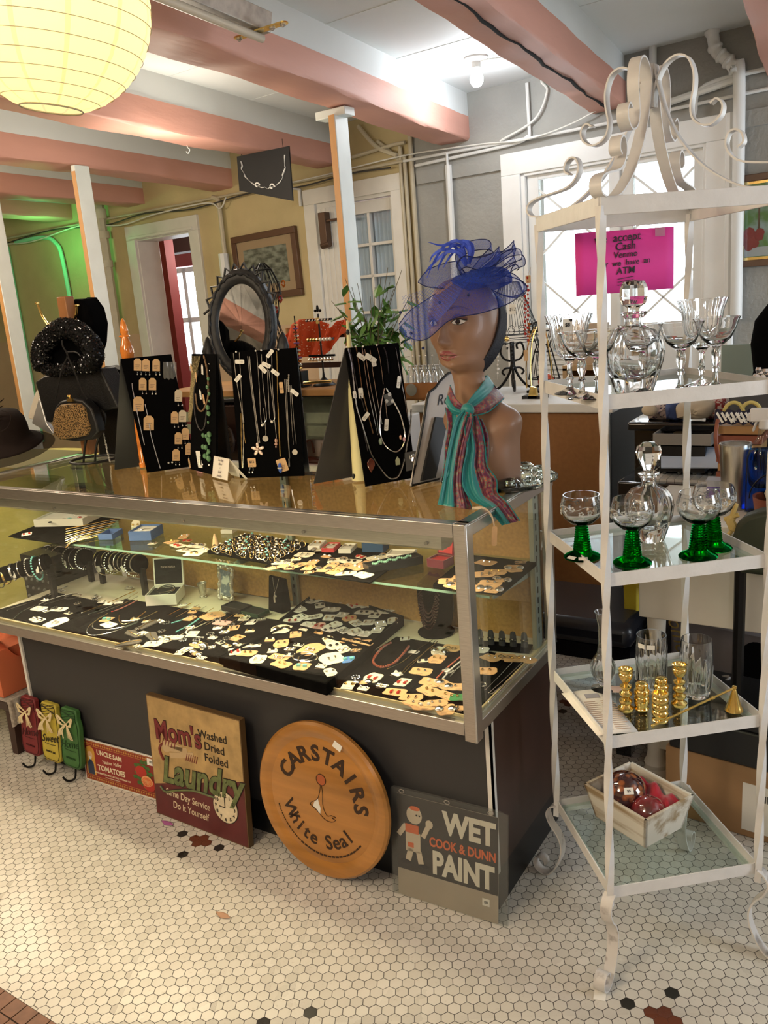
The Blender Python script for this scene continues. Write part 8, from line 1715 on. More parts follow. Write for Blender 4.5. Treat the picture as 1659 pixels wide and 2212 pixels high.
targets=[(745,600),(772,612),(838,578),(868,583),(822,600),(850,625),(885,640),(716,650),(730,665),(800,640),(780,655),(830,660),(860,670),(790,680),(815,700),(850,700),(880,690),(770,720),(745,735),(800,740),(830,745),(860,740),(790,770),(880,735),(760,690),(870,780),(885,770),(842,610),(810,620),(760,620),(825,690),(800,710),(775,750),(770,775),(850,765),(835,720)]
for i,(x,y)in enumerate(targets):
 e=aty(x,y,1.15+rr.uniform(-.07,.09))-Vector((pc.x,1.15,1.0));s0=Vector((rr.uniform(-.02,.02),rr.uniform(-.02,.02),.13));P=smooth_path([s0,s0.lerp(e,.5)+Vector((0,0,.03)),e],6);stems.tube(P,[.0022-.0012*k/(len(P)-1)for k in range(len(P))],5)
 for q in range(5 if y>640 else 3):t=rr.uniform(.45,1);b0=P[int(t*(len(P)-1))];leafat(b0,Vector((rr.uniform(-1,1),rr.uniform(-.6,.6),rr.uniform(-1.0,.45))),rr.uniform(.042,.060),rr.uniform(.028,.038))
part('stems',stems,M_stem,o);part('foliage',leafm,M_leaf,o,kind='stuff')
mb=MB();mb.bb((pc.x-.11,1.03,0),(pc.x+.11,1.27,.999));single('plant_cabinet',mb,M_off,'small white cabinet under the leafy plant','cabinet',bevel=.004)
# orange gourd figure behind the first board and yellow cone candle
p0=atz(300,1016,TOP);o=thing('gourd_bird','tall orange lacquered gourd figure with pointed hat, behind the leftmost black board','figurine',(p0.x-.03,p0.y+.05,TOP));zz=lambda y:aty(300,y,p0.y+.05).z-TOP
M_org=mat('orange_lacquer',(.72,.22,.03),.15,coat=.8,var=.3,vscale=20)
mb=MB();mb.lathe([(.014,0),(.015,.012),(.012,.016),(.011,zz(900)),(.016,zz(780)),(.020,zz(765)),(.021,zz(752)),(.014,zz(738)),(.010,zz(727)),(.009,zz(722)),(.0125,zz(716)),(.011,zz(704)),(.006,zz(690)),(0,zz(684))],seg=28);part('body',mb,M_org,o)
for s_ in(-1,1):mb=MB();mb.ball((s_*.014,-.002,zz(724)),.007,10,(1.3,.8,.55));part('knob',mb,M_org,o)
p0=atz(775,1037,TOP);o=thing('cone_candle','tall pale yellow cone candle with dark spots behind the right black board','candle',(p0.x,p0.y+.01,TOP));zz=lambda y:aty(790,y,p0.y).z-TOP;H_=zz(690)
mb=MB();mb.lathe([(.024,0),(.024,.006),(.021,.014),(.016,H_*.45),(.008,H_*.8),(.003,H_),(0,H_+.001)],seg=28);part('wax_cone',mb,mat('pale_yellow_wax',(.70,.64,.34),.35),o)
for a,z in((-1.9,.012),(-1.3,H_*.93),(-2.4,H_*.6)):mb=MB();r=.023-z/H_*.02;mb.ball((r*math.cos(a),r*math.sin(a),z),.006,10,(.8,.8,1.2));part('dark_spot',mb,M_blackplastic,o)
# ================================================================== framed prints and hanging chalkboard
def framed(s0,s1,z0,z1,fw,lab,fm,pic,mount,off=.02,tilt=0,name='framed_print'):
 o=thing(name,lab,'picture',tuple(wpt((s0+s1)/2,off,z0)),world=True);M=WM@Matrix.Translation(((s0+s1)/2,-off,(z0+z1)/2))@Matrix.Rotation(tilt,4,'Y');w,h=s1-s0,z1-z0
 mb=MB();mb.M=M
 for a,b_ in(((-w/2,-.012,-h/2),(w/2,.018,-h/2+fw)),((-w/2,-.012,h/2-fw),(w/2,.018,h/2)),((-w/2,-.012,-h/2+fw),(-w/2+fw,.018,h/2-fw)),((w/2-fw,-.012,-h/2+fw),(w/2,.018,h/2-fw))):mb.bb(a,b_)
 part('frame',mb,fm,o,bevel=.003)
 mb=MB();mb.M=M;mb.bb((-w/2+fw,0,-h/2+fw),(w/2-fw,.004,h/2-fw));part('mount',mb,mount,o)
 m_=fw+(.055 if mount.name.startswith('tan')else .012);mb=MB();mb.M=M;mb.bb((-w/2+m_,-.002,-h/2+m_),(w/2-m_,0,h/2-m_));part('picture',mb,pic,o)
 mb=MB();mb.M=M;mb.bb((-w/2+fw,-.006,-h/2+fw),(w/2-fw,-.004,h/2-fw));part('glass',mb,pane('window_glass'),o);return o,M,w,h
framed(-2.575,-1.99,1.475,1.905,.042,'brown framed woodland print in a tan mount on the ochre wall',mat('dark_oak_frame',(.11,.055,.03),.4),mat('etched_landscape',(.30,.31,.24),.6,col2=(.08,.08,.055),vscale=16,thr=(.38,.62),detail=10,stretch=(1,1,2)),mat('tan_mount',(.45,.30,.17),.7),tilt=R_(-1.5))
o,M,w,h=framed(.685,1.25,1.43,1.83,.030,'dark framed painting of a park with a red bush, at the right edge',mat('dark_oak_frame'),mat('painted_park',(.10,.22,.05),.5,col2=(.34,.42,.44),vscale=9,thr=(.40,.60),detail=6),M_gold,name='framed_painting')
mb=MB();mb.M=M;rr=random.Random(2)
for k in range(16):mb.ball((-w/2+.06+rr.uniform(-.02,.05),-.003,-h/2+.10+rr.uniform(-.02,.05)),rr.uniform(.014,.026),8,(1,.05,1))
mb.m=1;mb.bb((-w/2+.045,-.0025,-h/2+.045),(w/2-.045,-.0021,-h/2+.085));mb.m=2
for k in range(5):mb.bb((-w/2+.10+k*.06,-.0028,-h/2+.13),(-w/2+.108+k*.06,-.0022,h/2-.07))
part('painted_bush',mb,[mat('painted_red',(.26,.03,.03),.6),mat('painted_path',(.45,.47,.46),.6),mat('painted_trunk',(.12,.07,.04),.6)],o)
q=[atz(508,338,2.215),atz(630,352,2.205)];S0=aty(511,335,2.30);S1=aty(628,362,2.30);S3=aty(517,412,2.30);S2=aty(632,434,2.30)
dn=(S1-S0);dn.z=0;L_=dn.length;o=thing('chalkboard_sign','black hanging sign with white scroll border under the ceiling beam','sign',(S0.x,2.30,1.98),world=True)
FMx=frame_from(S0-Vector((0,0,0)),(1,0,0),(0,0,1));H_=S0.z-S3.z+.02;dx=S1.x-S0.x
mb=MB();sk=(S3.x-S0.x)/H_
cor=[(S0.x,2.213),(S1.x,2.213),(S2.x,S2.z),(S3.x,S3.z)]
mb._add([(x,2.30,z)for x,z in cor]+[(x,2.31,z)for x,z in cor],[(0,1,2,3),(7,6,5,4),(0,4,5,1),(1,5,6,2),(2,6,7,3),(3,7,4,0)]);part('board',mb,mat('slate_board',(.007,.007,.008),.6),o)
def sgp(u,v):a=lerp(Vector((cor[0][0],2.298,cor[0][1])),Vector((cor[1][0],2.298,cor[1][1])),u);b_=lerp(Vector((cor[3][0],2.298,cor[3][1])),Vector((cor[2][0],2.298,cor[2][1])),u);return lerp(a,b_,v)
mb=MB();P=[]
for k in range(121):
 a=PI*.02+PI*.96*k/120;x,y=.5-.42*math.cos(a),.50+.40*math.sin(a)**.6;w_=.018*math.sin(k*.5)*(1 if k%20<12 else .3);y=.82*math.sin(a)**.6;P.append(sgp(x+w_*math.cos(a),y+w_))
mb.tube(P,[.005+.003*math.sin(k*.37)for k in range(121)],5,flat=.4)
for cx in(.36,.64):mb.tube([sgp(cx+.05*math.cos(a)*(1-a/9),.78-.07*math.sin(a)*(1-a/9))for a in np.linspace(0,5,20)],.004,5)
part('scroll_border',mb,mat('chalk_white',(.75,.74,.70),.7),o)
for u in(.1,.9):mb=MB();p=sgp(u,0);mb.tube([p,p+Vector((0,0,.04)),Vector((p.x,p.y,2.22))],.0015,5);part('hanger',mb,M_iron,o)
mb=MB();p=wpt(-1.93,.01,2.10);mb.box(p+Vector((0,-.01,-.03)),(.016,.02,.10));mb.box(p+Vector((0,-.06,.02)),(.012,.12,.01));single('wall_bracket',mb,M_off,'white metal bracket on the wall left of the glazed door','bracket')
# ================================================================== white topped counter behind, with jewellery stands
ZCn=.985;Lc=aty(905,835,1.62).x
M_brd=mat('brown_hardboard',(.30,.135,.045),.55,var=.08,vscale=60)
xr_=aty(1322,900,1.60).x
o=thing('store_counter','white topped counter with brown board front, behind the mannequin','counter',((Lc+xr_)/2,1.8,0),world=True)
mb=MB();mb.bb((Lc-.02,1.58,ZCn-.035),(xr_+.01,2.15,ZCn));part('counter_top',mb,M_white,o,bevel=.004)
mb=MB();mb.bb((Lc,1.60,0),(xr_-.045,1.615,ZCn-.035));part('front_board',mb,M_brd,o)
mb=MB();mb.bb((xr_-.045,1.595,0),(xr_-.012,1.63,ZCn-.035));part('corner_strip',mb,M_off,o)
mb=MB();mb.bb((Lc,1.6152,0),(xr_-.012,2.13,.94));part('carcass',mb,mat('dark_grey_side',(.05,.052,.058),.5),o)
def onc(x,y):p=atz(x,y,ZCn);return Vector((p.x,p.y,ZCn))
# iron jewellery stand shaped like a lampshade
p=onc(1100,848);o=thing('iron_jewellery_stand','black wrought iron jewellery stand shaped like a lampshade, behind the mannequin','jewellery stand',(p.x,p.y+.05,ZCn));Y0=p.y+.05
z_=lambda y:aty(1100,y,Y0).z-ZCn;mb=MB();mb.cyl((0,0,.10),(0,0,z_(738)),.010,seg=10);part('post',mb,M_iron,o)
for k in range(4):
 a=R_(45+90*k-20);d=Vector((math.cos(a),math.sin(a),0));mb=MB();mb.tube(smooth_path([d*r+Vector((0,0,z))for r,z in((.0,.13),(.02,.07),(.06,.02),(.10,.012),(.128,.03),(.125,.055),(.108,.055),(.108,.04))],6),.006,6);part('scroll_leg',mb,M_iron,o)
 mb=MB();mb.tube(smooth_path([d*r+Vector((0,0,z))for r,z in((.01,.13),(.035,.14),(.05,.17),(.04,.205),(.02,.20),(.022,.18))],6),.0045,6);mb.tube(smooth_path([d*r+Vector((0,0,z))for r,z in((.0,.10),(.03,.10),(.046,.085),(.036,.07))],6),.0045,6);part('scroll',mb,M_iron,o)
mb=MB();zb,zt=z_(738),z_(610);
for z,r in((zb,.115),(zb+.02,.116),(zb+.035,.114),(zt,.035)):mb.torus((0,0,z),r,.0018,40,5)
for k in range(28):a=2*PI*k/28;mb.tube([(.112*math.cos(a),.112*math.sin(a),zb+.055),(.04*math.cos(a),.04*math.sin(a),zt)],.0013,4)
for k in range(16):a=2*PI*k/16;c=Vector((.114*math.cos(a),.114*math.sin(a),zb+.048));mb.torus(c,.014,.0015,14,4,M=(Matrix.Rotation(a,3,'Z')@Matrix.Rotation(R_(90),3,'Y')))
part('shade_frame',mb,M_iron,o)
mb=MB();mb.tube(smooth_path([(0,0,zt),(.01,0,zt+.05),(.03,0,zt+.07),(.045,0,zt+.055),(.035,0,zt+.045)],6),.0025,5);part('top_hook',mb,M_iron,o)
for k,(x,y0,y1,m,lab)in enumerate(((1134,640,730,'red','red bead string'),(1140,600,752,'red','long red bead string'),(1075,770,820,'pearl','pale shell string'),(1105,745,800,'black','dark bead string'),(1143,700,745,'amber','amber string'),(1095,720,760,'pearl','short pale string'))):
 mb=MB();n=int((y1-y0)/9)
 for q in range(n):mb.ball(aty(x+(q%2),y0+q*9,Y0-.12),.0045 if q%3 else .0065,6)
 mb.tube([aty(x,y0,Y0-.12),aty(x,y1,Y0-.12)],.0006,4);mb.tube([aty(x,y0,Y0-.12),aty(x,y0-4,Y0-.08)],.0006,4);single('bead_necklace',mb,M_stone[m],lab+' hanging from the iron jewellery stand','necklace')
for x,y,w_,h_,m,lab in((1107,668,.030,.040,M_paper,'white card priced twelve hanging on the iron jewellery stand'),(1141,603,.022,.030,M_kraft,'kraft tag at the top of the iron jewellery stand'),(1136,768,.018,.045,M_kraft,'long kraft tag low on the iron jewellery stand')):
 mb=MB();mb.M=Matrix.Translation(aty(x,y,Y0-.122))@FACE;mb.prism(rounded(w_,h_,.003),0,.001);mb.m=1
 if m is M_paper:mb.text('$12',.018,Matrix.Translation((0,0,.0012)),.0002,shear=.3)
 mb.m=0;mb.tube([(0,h_/2,0),(0,h_/2+.03,-.03)],.0006,4);single('price_tag',mb,[m,M_ink],lab,'tag')
mb=MB();mb.ball(aty(1095,732,Y0-.122),.011,12);mb.tube([aty(1095,732,Y0-.122),aty(1095,726,Y0-.10)],.001,4);single('gold_bead',mb,M_gold,'round gold bead at the rim of the iron jewellery stand','bead')
# wire mannequin stand with gold necklaces, half behind the rack post
p=onc(1165,850);o=thing('wire_mannequin_stand','slim black wire mannequin stand hung with gold chains, behind the left rack post','jewellery stand',(p.x,p.y+.06,ZCn));Yw=p.y+.06;mb=MB();zz=lambda y:aty(1165,y,Yw).z-ZCn
mb.bb((-.06,-.05,0),(.06,.05,.012));mb.bb((-.004,-.004,.012),(.004,.004,zz(820)));part('base',mb,M_iron,o)
mb=MB();PR=[(.070,zz(818)),(.040,zz(760)),(.030,zz(745)),(.056,zz(715)),(.060,zz(700)),(.030,zz(695))]
for k in range(10):a=2*PI*k/10;mb.tube(smooth_path([(r*math.cos(a),r*.6*math.sin(a),z)for r,z in PR],4),.0018,5)
for r,z in PR:mb.torus((0,0,z),r,.0020,24,5,sc=(1,.6))
part('wire_torso',mb,M_iron,o)
for k,x in enumerate((-.045,-.030,.040)):mb=MB();mb.M=Matrix.Translation((p.x,Yw-.05,ZCn));mb.tube(smooth_path([(x*.5,.02,zz(705)),(x,.0,zz(740)),(x*1.3,0,zz(790)),(x*1.3,0,zz(835))],5),.0026,5);single('gold_chain',mb,M_gold,'gold chain hanging on the slim wire mannequin stand, %s'%['leftmost','middle one','rightmost'][k],'necklace')
p=onc(1150,862);mb=MB();mb.M=Matrix.Translation((p.x,p.y+.02,ZCn));mb.bb((-.045,-.02,0),(.05,.03,.012));mb.m=1;mb.prism([(-.02,.0),(.02,.0),(.012,.045),(-.008,.050)],0,.02,FACE);single('brass_dustpan',mb,[M_blackplastic,M_brass],'small brass scoop ornament on a dark base on the white counter','ornament')
# glass bottles in a wooden crate with dial, left part of the counter
a_=aty(866,828,1.72);o=thing('bottle_crate','low wooden crate holding clear glass bottles, with a round dial on its side','crate',(a_.x+.09,1.72,ZCn),world=True);zc=lambda y:aty(890,y,1.70).z
mb=MB();x0,x1=aty(862,845,1.70).x,aty(945,845,1.70).x;mb.bb((x0,1.70,ZCn),(x1,1.715,zc(828)));mb.bb((x0,1.82,ZCn),(x1,1.835,zc(828)));mb.bb((x0,1.70,ZCn),(x1,1.835,ZCn+.01));part('crate_body',mb,mat('reddish_wood'),o)
mb=MB();c=aty(889,842,1.698);mb.cyl(c,c+Vector((0,-.004,0)),.026,seg=28);part('dial',mb,mat('pewter_dial',(.34,.32,.28),.4,.4),o)
for k in range(5):
 x=lerp(x0+.03,x1-.03,k/4);q=Vector((x,1.768,ZCn+.0105));o2=thing('glass_bottle','small clear glass bottle in the wooden crate, %s from left'%ORDN[k],'bottle',tuple(q),group='clear glass bottles in the crate');mb=MB();mb.lathe([(0,0),(.026,0),(.028,.005),(.028,.085),(.024,.10),(.012,.115),(.012,.13),(.015,.132),(.0135,.132),(.0105,.128),(.0105,.115),(.022,.098),(.026,.084),(.026,.008),(0,.006)],seg=24);part('glass_body',mb,M_crystal,o2);mb=MB();mb.cyl((.0,0,.03),(.012,.0,.17),.0018,seg=6);mb.ball((.012,0,.172),.004,8);part('stirrer',mb,M_silver,o2)
 # small wooden chest on the counter under the window
a_=onc(1250,862);zc=lambda y:aty(1270,y,2.35).z;x0,x1=aty(1215,800,2.35).x,aty(1330,800,2.35).x
o=thing('wooden_chest','small pale chest with a recess and drawer, standing below the window','cabinet',((x0+x1)/2,2.4,0),world=True);mb=MB();mb.bb((x0,2.35,0),(x1,2.6,.90));part('stand',mb,M_off,o)
mb=MB();mb.bb((x0,2.35,.901),(x1,2.56,zc(842)));mb.bb((x0,2.35,zc(800)),(x1,2.56,zc(788)));mb.bb((x0,2.35,.9),(x0+.02,2.56,zc(795)));mb.bb((x1-.02,2.35,.9),(x1,2.56,zc(795)));mb.bb((x0,2.55,.9),(x1,2.56,zc(790)));part('body',mb,mat('pale_wood',(.62,.42,.22),.5),o)
mb=MB();mb.bb((x0+.03,2.335,zc(838)),(x1-.03,2.349,zc(812)));part('drawer',mb,mat('cream_drawer',(.62,.52,.36),.5),o);mb=MB();mb.ball(((x0+x1)/2,2.328,zc(825)),.008,8);part('knob',mb,M_iron,o)
mb=MB();mb.M=Matrix.Identity(4);mb.prism([(x0+.03,2.40),(x1-.06,2.40),(x1-.06,2.46),(x0+.03,2.46)],zc(788)+.001,zc(700));single('beige_folder',mb,mat('beige_board',(.58,.46,.34),.6),'beige board standing on the pale chest behind the decanter','board')
p=aty(1180,818,2.0);mb=MB();mb.ball((p.x,2.0,ZCn+.036),.036,16,(1,1,1));single('red_ornament',mb,mat('orange_red_glaze',(.60,.09,.04),.2),'round orange-red ornament behind the left rack post','ornament')
# ================================================================== black piano with things on it
M_pb=mat('piano_black',(.006,.006,.008),.06,coat=1)
PY=1.30;X=lambda x,y,Y=PY:aty(x,y,Y).x;Z=lambda x,y,Y=PY:aty(x,y,Y).z
o=thing('piano','glossy black upright piano seen between the rack shelves','piano',(X(1470,1000),PY+.2,0),world=True)
xa,xb=X(1352,1000),.98;ztop=Z(1450,918)
mb=MB();mb.bb((xa,PY+.10,0),(xb,PY+.50,ztop-.03));part('case',mb,M_pb,o,bevel=.004)
mb=MB();mb.bb((xa-.01,PY+.05,ztop-.03),(xb,PY+.52,ztop));part('lid',mb,M_pb,o,bevel=.008)
zk=Z(1450,1030);mb=MB();mb.bb((xa,PY-.10,zk-.10),(xb,PY+.10,zk-.0));part('key_bed',mb,M_pb,o,bevel=.006)
mb=MB();mb.bb((xa+.06,PY+.085,zk+.005),(xb-.06,PY+.0995,ztop-.06));part('fall_board',mb,M_pb,o)
mb=MB()
for k in range(40):mb.bb((xa+.08+k*.0235,PY-.07,zk),(xa+.102+k*.0235,PY+.08,zk+.008))
part('white_keys',mb,mat('ivory',(.75,.74,.70),.2),o,kind=None)
mb=MB()
for k in range(38):
 if k%7 not in(2,6):mb.bb((xa+.096+k*.0235,PY+.0,zk+.008),(xa+.108+k*.0235,PY+.08,zk+.018))
part('black_keys',mb,M_pb,o)
for x in(xa+.03,xb-.05):mb=MB();mb.lathe([(.02,0),(.024,.05),(.016,.1),(.03,zk-.25),(.02,zk-.11),(.022,zk-.10)],(x,PY-.06,0),14);part('leg',mb,M_pb,o)
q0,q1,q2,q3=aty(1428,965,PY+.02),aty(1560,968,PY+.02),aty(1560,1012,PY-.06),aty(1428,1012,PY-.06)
mb=MB();mb.hexa([q3,q2,q1,q0]+[v+Vector((0,-.002,.004))for v in(q3,q2,q1,q0)]);single('lid_reflection_sheet',mb,mat('blue_window_reflection',(.50,.60,.78),.25,var=.12,vscale=5),'pale blue glossy sheet lying over the piano keys','sheet')  # added sheet, the window's reflection in the black lid put into its colour
x0,x1=X(1412,940,PY-.02),X(1538,940,PY-.02);zb_,zt_=Z(1440,962,PY-.02),Z(1440,936,PY-.02)
o=thing('grey_gift_box','open shallow grey box with a small white label, on the black piano','box',((x0+x1)/2,PY,zk),world=True)
zl=ztop+.0;mb=MB();mb.bb((x0,PY-.03,zb_),(x1,PY-.025,zt_));mb.bb((x0,PY+.12,zb_),(x1,PY+.125,zt_+.0));mb.bb((x0,PY-.025,zb_),(x0+.004,PY+.12,zt_));mb.bb((x1-.004,PY-.025,zb_),(x1,PY+.12,zt_));mb.bb((x0,PY-.03,zb_),(x1,PY+.125,zb_+.003));part('tray',mb,mat('grey_card_box',(.30,.29,.27),.6),o)
mb=MB();mb.bb((x0+.05,PY+.03,zb_+.004),(x1-.10,PY+.09,zt_-.006));part('contents',mb,mat('dark_gold_card',(.06,.045,.02),.5),o);mb=MB();mb.box((x1-.05,PY+.118,zt_+.001),(.02,.012,.001));part('label_sticker',mb,M_paper,o)
mb=MB();mb.bb((x0+.02,PY-.02,zk+.021),(x1-.02,PY+.084,zb_-.001));single('book_stack',mb,M_blackplastic,'black book stack under the grey box on the piano','books')
# stuffed dolls' clothes lying on the piano lid
rr=random.Random(6)
M_pl=mat('plaid_cloth',(.45,.36,.32),.8,col2=(.05,.03,.06),kind='voronoi',vscale=70,thr=(.3,.36));M_red2=mat('red_print_cloth',(.30,.03,.03),.8,col2=(.6,.5,.45),vscale=90,thr=(.44,.50));M_lin=mat('cream_linen',(.58,.50,.38),.8);M_nav=mat('denim_blue',(.05,.08,.22),.8)
for pts,m,nm,lab,Yq in(([(1402,905),(1398,885),(1412,876),(1470,872),(1466,905)],M_pl,'plaid_doll_dress','plaid doll dress lying on the piano lid, nearest the decanter',PY+.12),([(1440,905),(1440,872),(1462,870),(1468,905)],M_nav,'blue_doll_overall','blue doll overall between the plaid dress and the cream apron',PY+.10),([(1462,902),(1466,872),(1540,868),(1535,898),(1500,905)],M_lin,'cream_doll_apron','cream doll apron with lace on the piano lid',PY+.08),([(1525,905),(1532,865),(1568,862),(1570,900)],M_red2,'red_doll_dress','red printed doll dress at the right on the piano lid',PY+.12)):
 c=sum((aty(x,y,Yq)for x,y in pts),Vector())/len(pts);P=smooth_path([aty(x,y,Yq)for x,y in pts+[pts[0]]],5)[:-1];n=len(P);mb=MB();V=[]
 for r in range(7):k=r/6;V+=[c.lerp(p,math.cos(k*PI/2))+Vector((0,-.04*math.sin(k*PI/2)+.004*math.sin(p.x*90+r),0))for p in P]
 mb._add(V,[(r*n+i,r*n+(i+1)%n,(r+1)*n+(i+1)%n,(r+1)*n+i)for r in range(6)for i in range(n)]);mb._add(P+[p+Vector((0,.05,0))for p in P],[(i,n+i,n+(i+1)%n,(i+1)%n)for i in range(n)]+[tuple(range(n,2*n))]);single(nm,mb,m,lab,'doll clothes')
mb=MB();c=aty(1403,886,PY+.06);mb.ball(c,.022,14,(1.2,.8,.9));single('doll_hand',mb,mat('cream_linen'),'cream stuffed doll foot poking out left of the plaid dress','doll')
for x,y in((1432,822),(1575,822)):
 mb=MB();c=aty(x,y,PY+.25)
 for k in range(9):a=k*.7;mb.ball(c+Vector((.022*math.cos(a),.01*math.sin(2*a),.010*math.sin(a))),.011,8,(1.3,.6,.6))
 mb.cyl((c.x,c.y,ztop),(c.x,c.y,c.z-.004),.009,seg=8);single('red_bow',mb,mat('red_bow_cloth',(.55,.05,.05),.7),'red striped bow peeking over the top shelf tray, %s one'%('left' if x<1500 else 'right'),'bow')
 # ================================================================== white table with turned leg, tumbler, spray bottle, basket
TY=.80;zT=Z(1600,1100,1.02)
zT=.80
tb0,tb1=atz(1380,1332,.52),atz(1657,1371,.52)
o=thing('white_table','white painted table with deep apron and turned pedestal, behind the rack','table',(.45,1.0,0),world=True);d=(tb1-tb0).normalized();d.z=0
AM=frame_from(Vector((tb0.x,tb0.y,.52)),d,(0,0,1));Lt=(tb1-tb0).length+.35;M_crw=mat('cream_white_paint',(.66,.62,.54),.5,var=.05,vscale=6)
mb=MB();mb.M=AM;mb.bb((0,0,-.02),(Lt,zT-.52-.02,0));mb.bb((0,0,-.38),(.02,zT-.54,-.02));part('apron',mb,M_crw,o,bevel=.003)
mb=MB();mb.M=AM;mb.bb((-.03,zT-.54,-.40),(Lt,zT-.52,.02));part('table_top',mb,M_crw,o,bevel=.003)
lb=atz(1412,1692,0);mb=MB();mb.lathe([(.040,0),(.040,.02),(.030,.04),(.034,.055),(.027,.07),(.024,.09),(.027,.30),(.022,.40),(.026,.52)],(lb.x,lb.y+.03,0),24);part('turned_leg',mb,M_crw,o)
mb=MB();mb.M=AM;mb.bb((Lt-.06,-.519,-.06),(Lt-.01,0,-.01));part('leg',mb,M_crw,o)
mb=MB();mb.bb((lb.x,lb.y+.01,.11),(lb.x+.45,lb.y+.05,.165));part('lower_rail',mb,M_crw,o)
def ont(x,y):p=atz(x,y,zT);return Vector((p.x,p.y,zT))
p=ont(1586,1098);o=thing('steel_tumbler','brushed stainless steel tumbler standing on the white table','tumbler',tuple(p));hh=aty(1586,958,p.y).z-zT;rt=abs(aty(1617,960,p.y).x-aty(1553,960,p.y).x)/2/.93
mb=MB();mb.lathe([(0,0),(rt*.76,0),(rt*.78,.004),(rt*.97,hh*.72),(rt,hh*.97),(rt*.98,hh),(rt*.93,hh),(rt*.93,hh*.9),(0,hh*.9)],seg=40);part('cup',mb,mat('brushed_steel',(.55,.52,.48),.28,1,var=.1,vscale=30,stretch=(20,20,1)),o);mb=MB();mb.torus((0,0,hh),rt*.97,.003,32,6);part('lid_rim',mb,pane('clear_lid',(.9,.9,.9),1.5,.05,.1),o)
p=ont(1648,1105);o=thing('spray_bottle','clear spray bottle of blue cleaner with white nozzle, at the right edge','bottle',tuple(p));yb=lambda y:aty(1640,y,p.y).z-zT;rb_=.046
mb=MB();mb.lathe([(0,0),(rb_,0),(rb_*1.02,.01),(rb_,yb(985)),(rb_*.8,yb(965)),(rb_*.42,yb(945)),(rb_*.36,yb(926)),(0,yb(926))],seg=32,sc=(1,.75));part('bottle_body',mb,pane('clear_plastic',(.86,.92,.95),1.45,.05),o)
mb=MB();mb.lathe([(0,.002),(rb_*.96,.003),(rb_*.97,yb(990)),(rb_*.80,yb(970)),(0,yb(969))],seg=32,sc=(1,.75));part('blue_liquid',mb,glassy('blue_cleaner',(.01,.22,.62),0,1.33),o)
mb=MB();mb.cyl((0,0,yb(926)),(0,0,yb(905)),.017,seg=16);mb.box((-.006,0,yb(896)),(.062,.024,.034));mb.box((-.036,0,yb(902)),(.018,.016,.016));mb.box((-.024,0,yb(916)),(.006,.012,.04),ry=.3);part('spray_head',mb,mat('white_plastic',(.72,.70,.68),.4),o,bevel=.004)
p=ont(1540,1085);mb=MB();mb.M=Matrix.Translation(p);mb.bb((-.02,0,0),(.035,.05,.045));mb.m=1;mb.bb((-.021,-.001,.045),(.036,.051,.062));single('purple_tub',mb,[mat('purple_plastic',(.10,.05,.28),.4),mat('clear_grey_lid',(.42,.42,.46),.3)],'small purple tub with grey lid beside the steel tumbler','tub')
# star spangled basket behind tumbler
bp0=aty(1595,1010,1.16);o=thing('picnic_basket','woven basket with navy star and stripe cloth liner and yellow handles','basket',(bp0.x,1.16,zT),world=True);zz=lambda y:aty(1595,y,1.10).z;xa_,xb_=aty(1552,930,1.10).x,aty(1645,930,1.10).x
mb=MB()
for k in range(7):
 z0_=lerp(zT+.001,zz(918),k/7);z1_=lerp(zT,zz(918),(k+.86)/7);mb.m=k%2;g_=.004*(k%2);mb.bb((xa_-g_,1.10-g_,z0_),(xb_+g_,1.22+g_,z1_))
part('woven_body',mb,[mat('honey_wood'),mat('red_brown_weave',(.22,.06,.03),.5)],o)
mb=MB();mb.grid(lambda u,v:(lerp(xa_-.012,xb_+.012,u),1.085+.03*v+.004*math.sin(u*40),lerp(zz(914),zz(888),v)+.003*math.sin(u*30)),60,8);liner=part('cloth_liner',mb,mat('navy_liner',(.015,.012,.03),.8),o,solid=.002)
mb=MB();rr=random.Random(1)
for k in range(9):u=(k+.4)/9;x=lerp(xa_,xb_,u);mb.box((x,1.088,zz(901)),(.006,.003,.034),ry=R_(-30))
for k in range(6):
 c=Vector((lerp(xa_+.02,xb_-.01,(k+.5)/6),1.082,zz(905 if k%2 else 896)));mb.prism([(c.x+(.010 if q%2==0 else .004)*math.sin(q*PI/5),-c.z*0+c.z+(.010 if q%2==0 else .004)*math.cos(q*PI/5))for q in range(10)],1.080*0-0+-1.083*-1-.002,1.083,Matrix(((1,0,0,0),(0,0,1,0),(0,1,0,0),(0,0,0,1))))
part('stars_and_stripes',mb,M_paper,o)
for x in(1585,1622):mb=MB();c=aty(x,892,1.12);mb.tube([c+Vector((.026*math.cos(a),0,.030*math.sin(a)))for a in np.linspace(0,PI,16)],.0055,8);part('yellow_handle',mb,mat('mustard_cord',(.50,.40,.12),.5),o)
mb=MB();c=aty(1553,940,1.09);mb.tube(smooth_path([aty(1551,905,1.09),aty(1546,940,1.07),aty(1549,975,1.07),aty(1556,1000,1.08)],5),.006,8,flat=.5);part('bail_handle',mb,mat('red_brown_weave'),o)
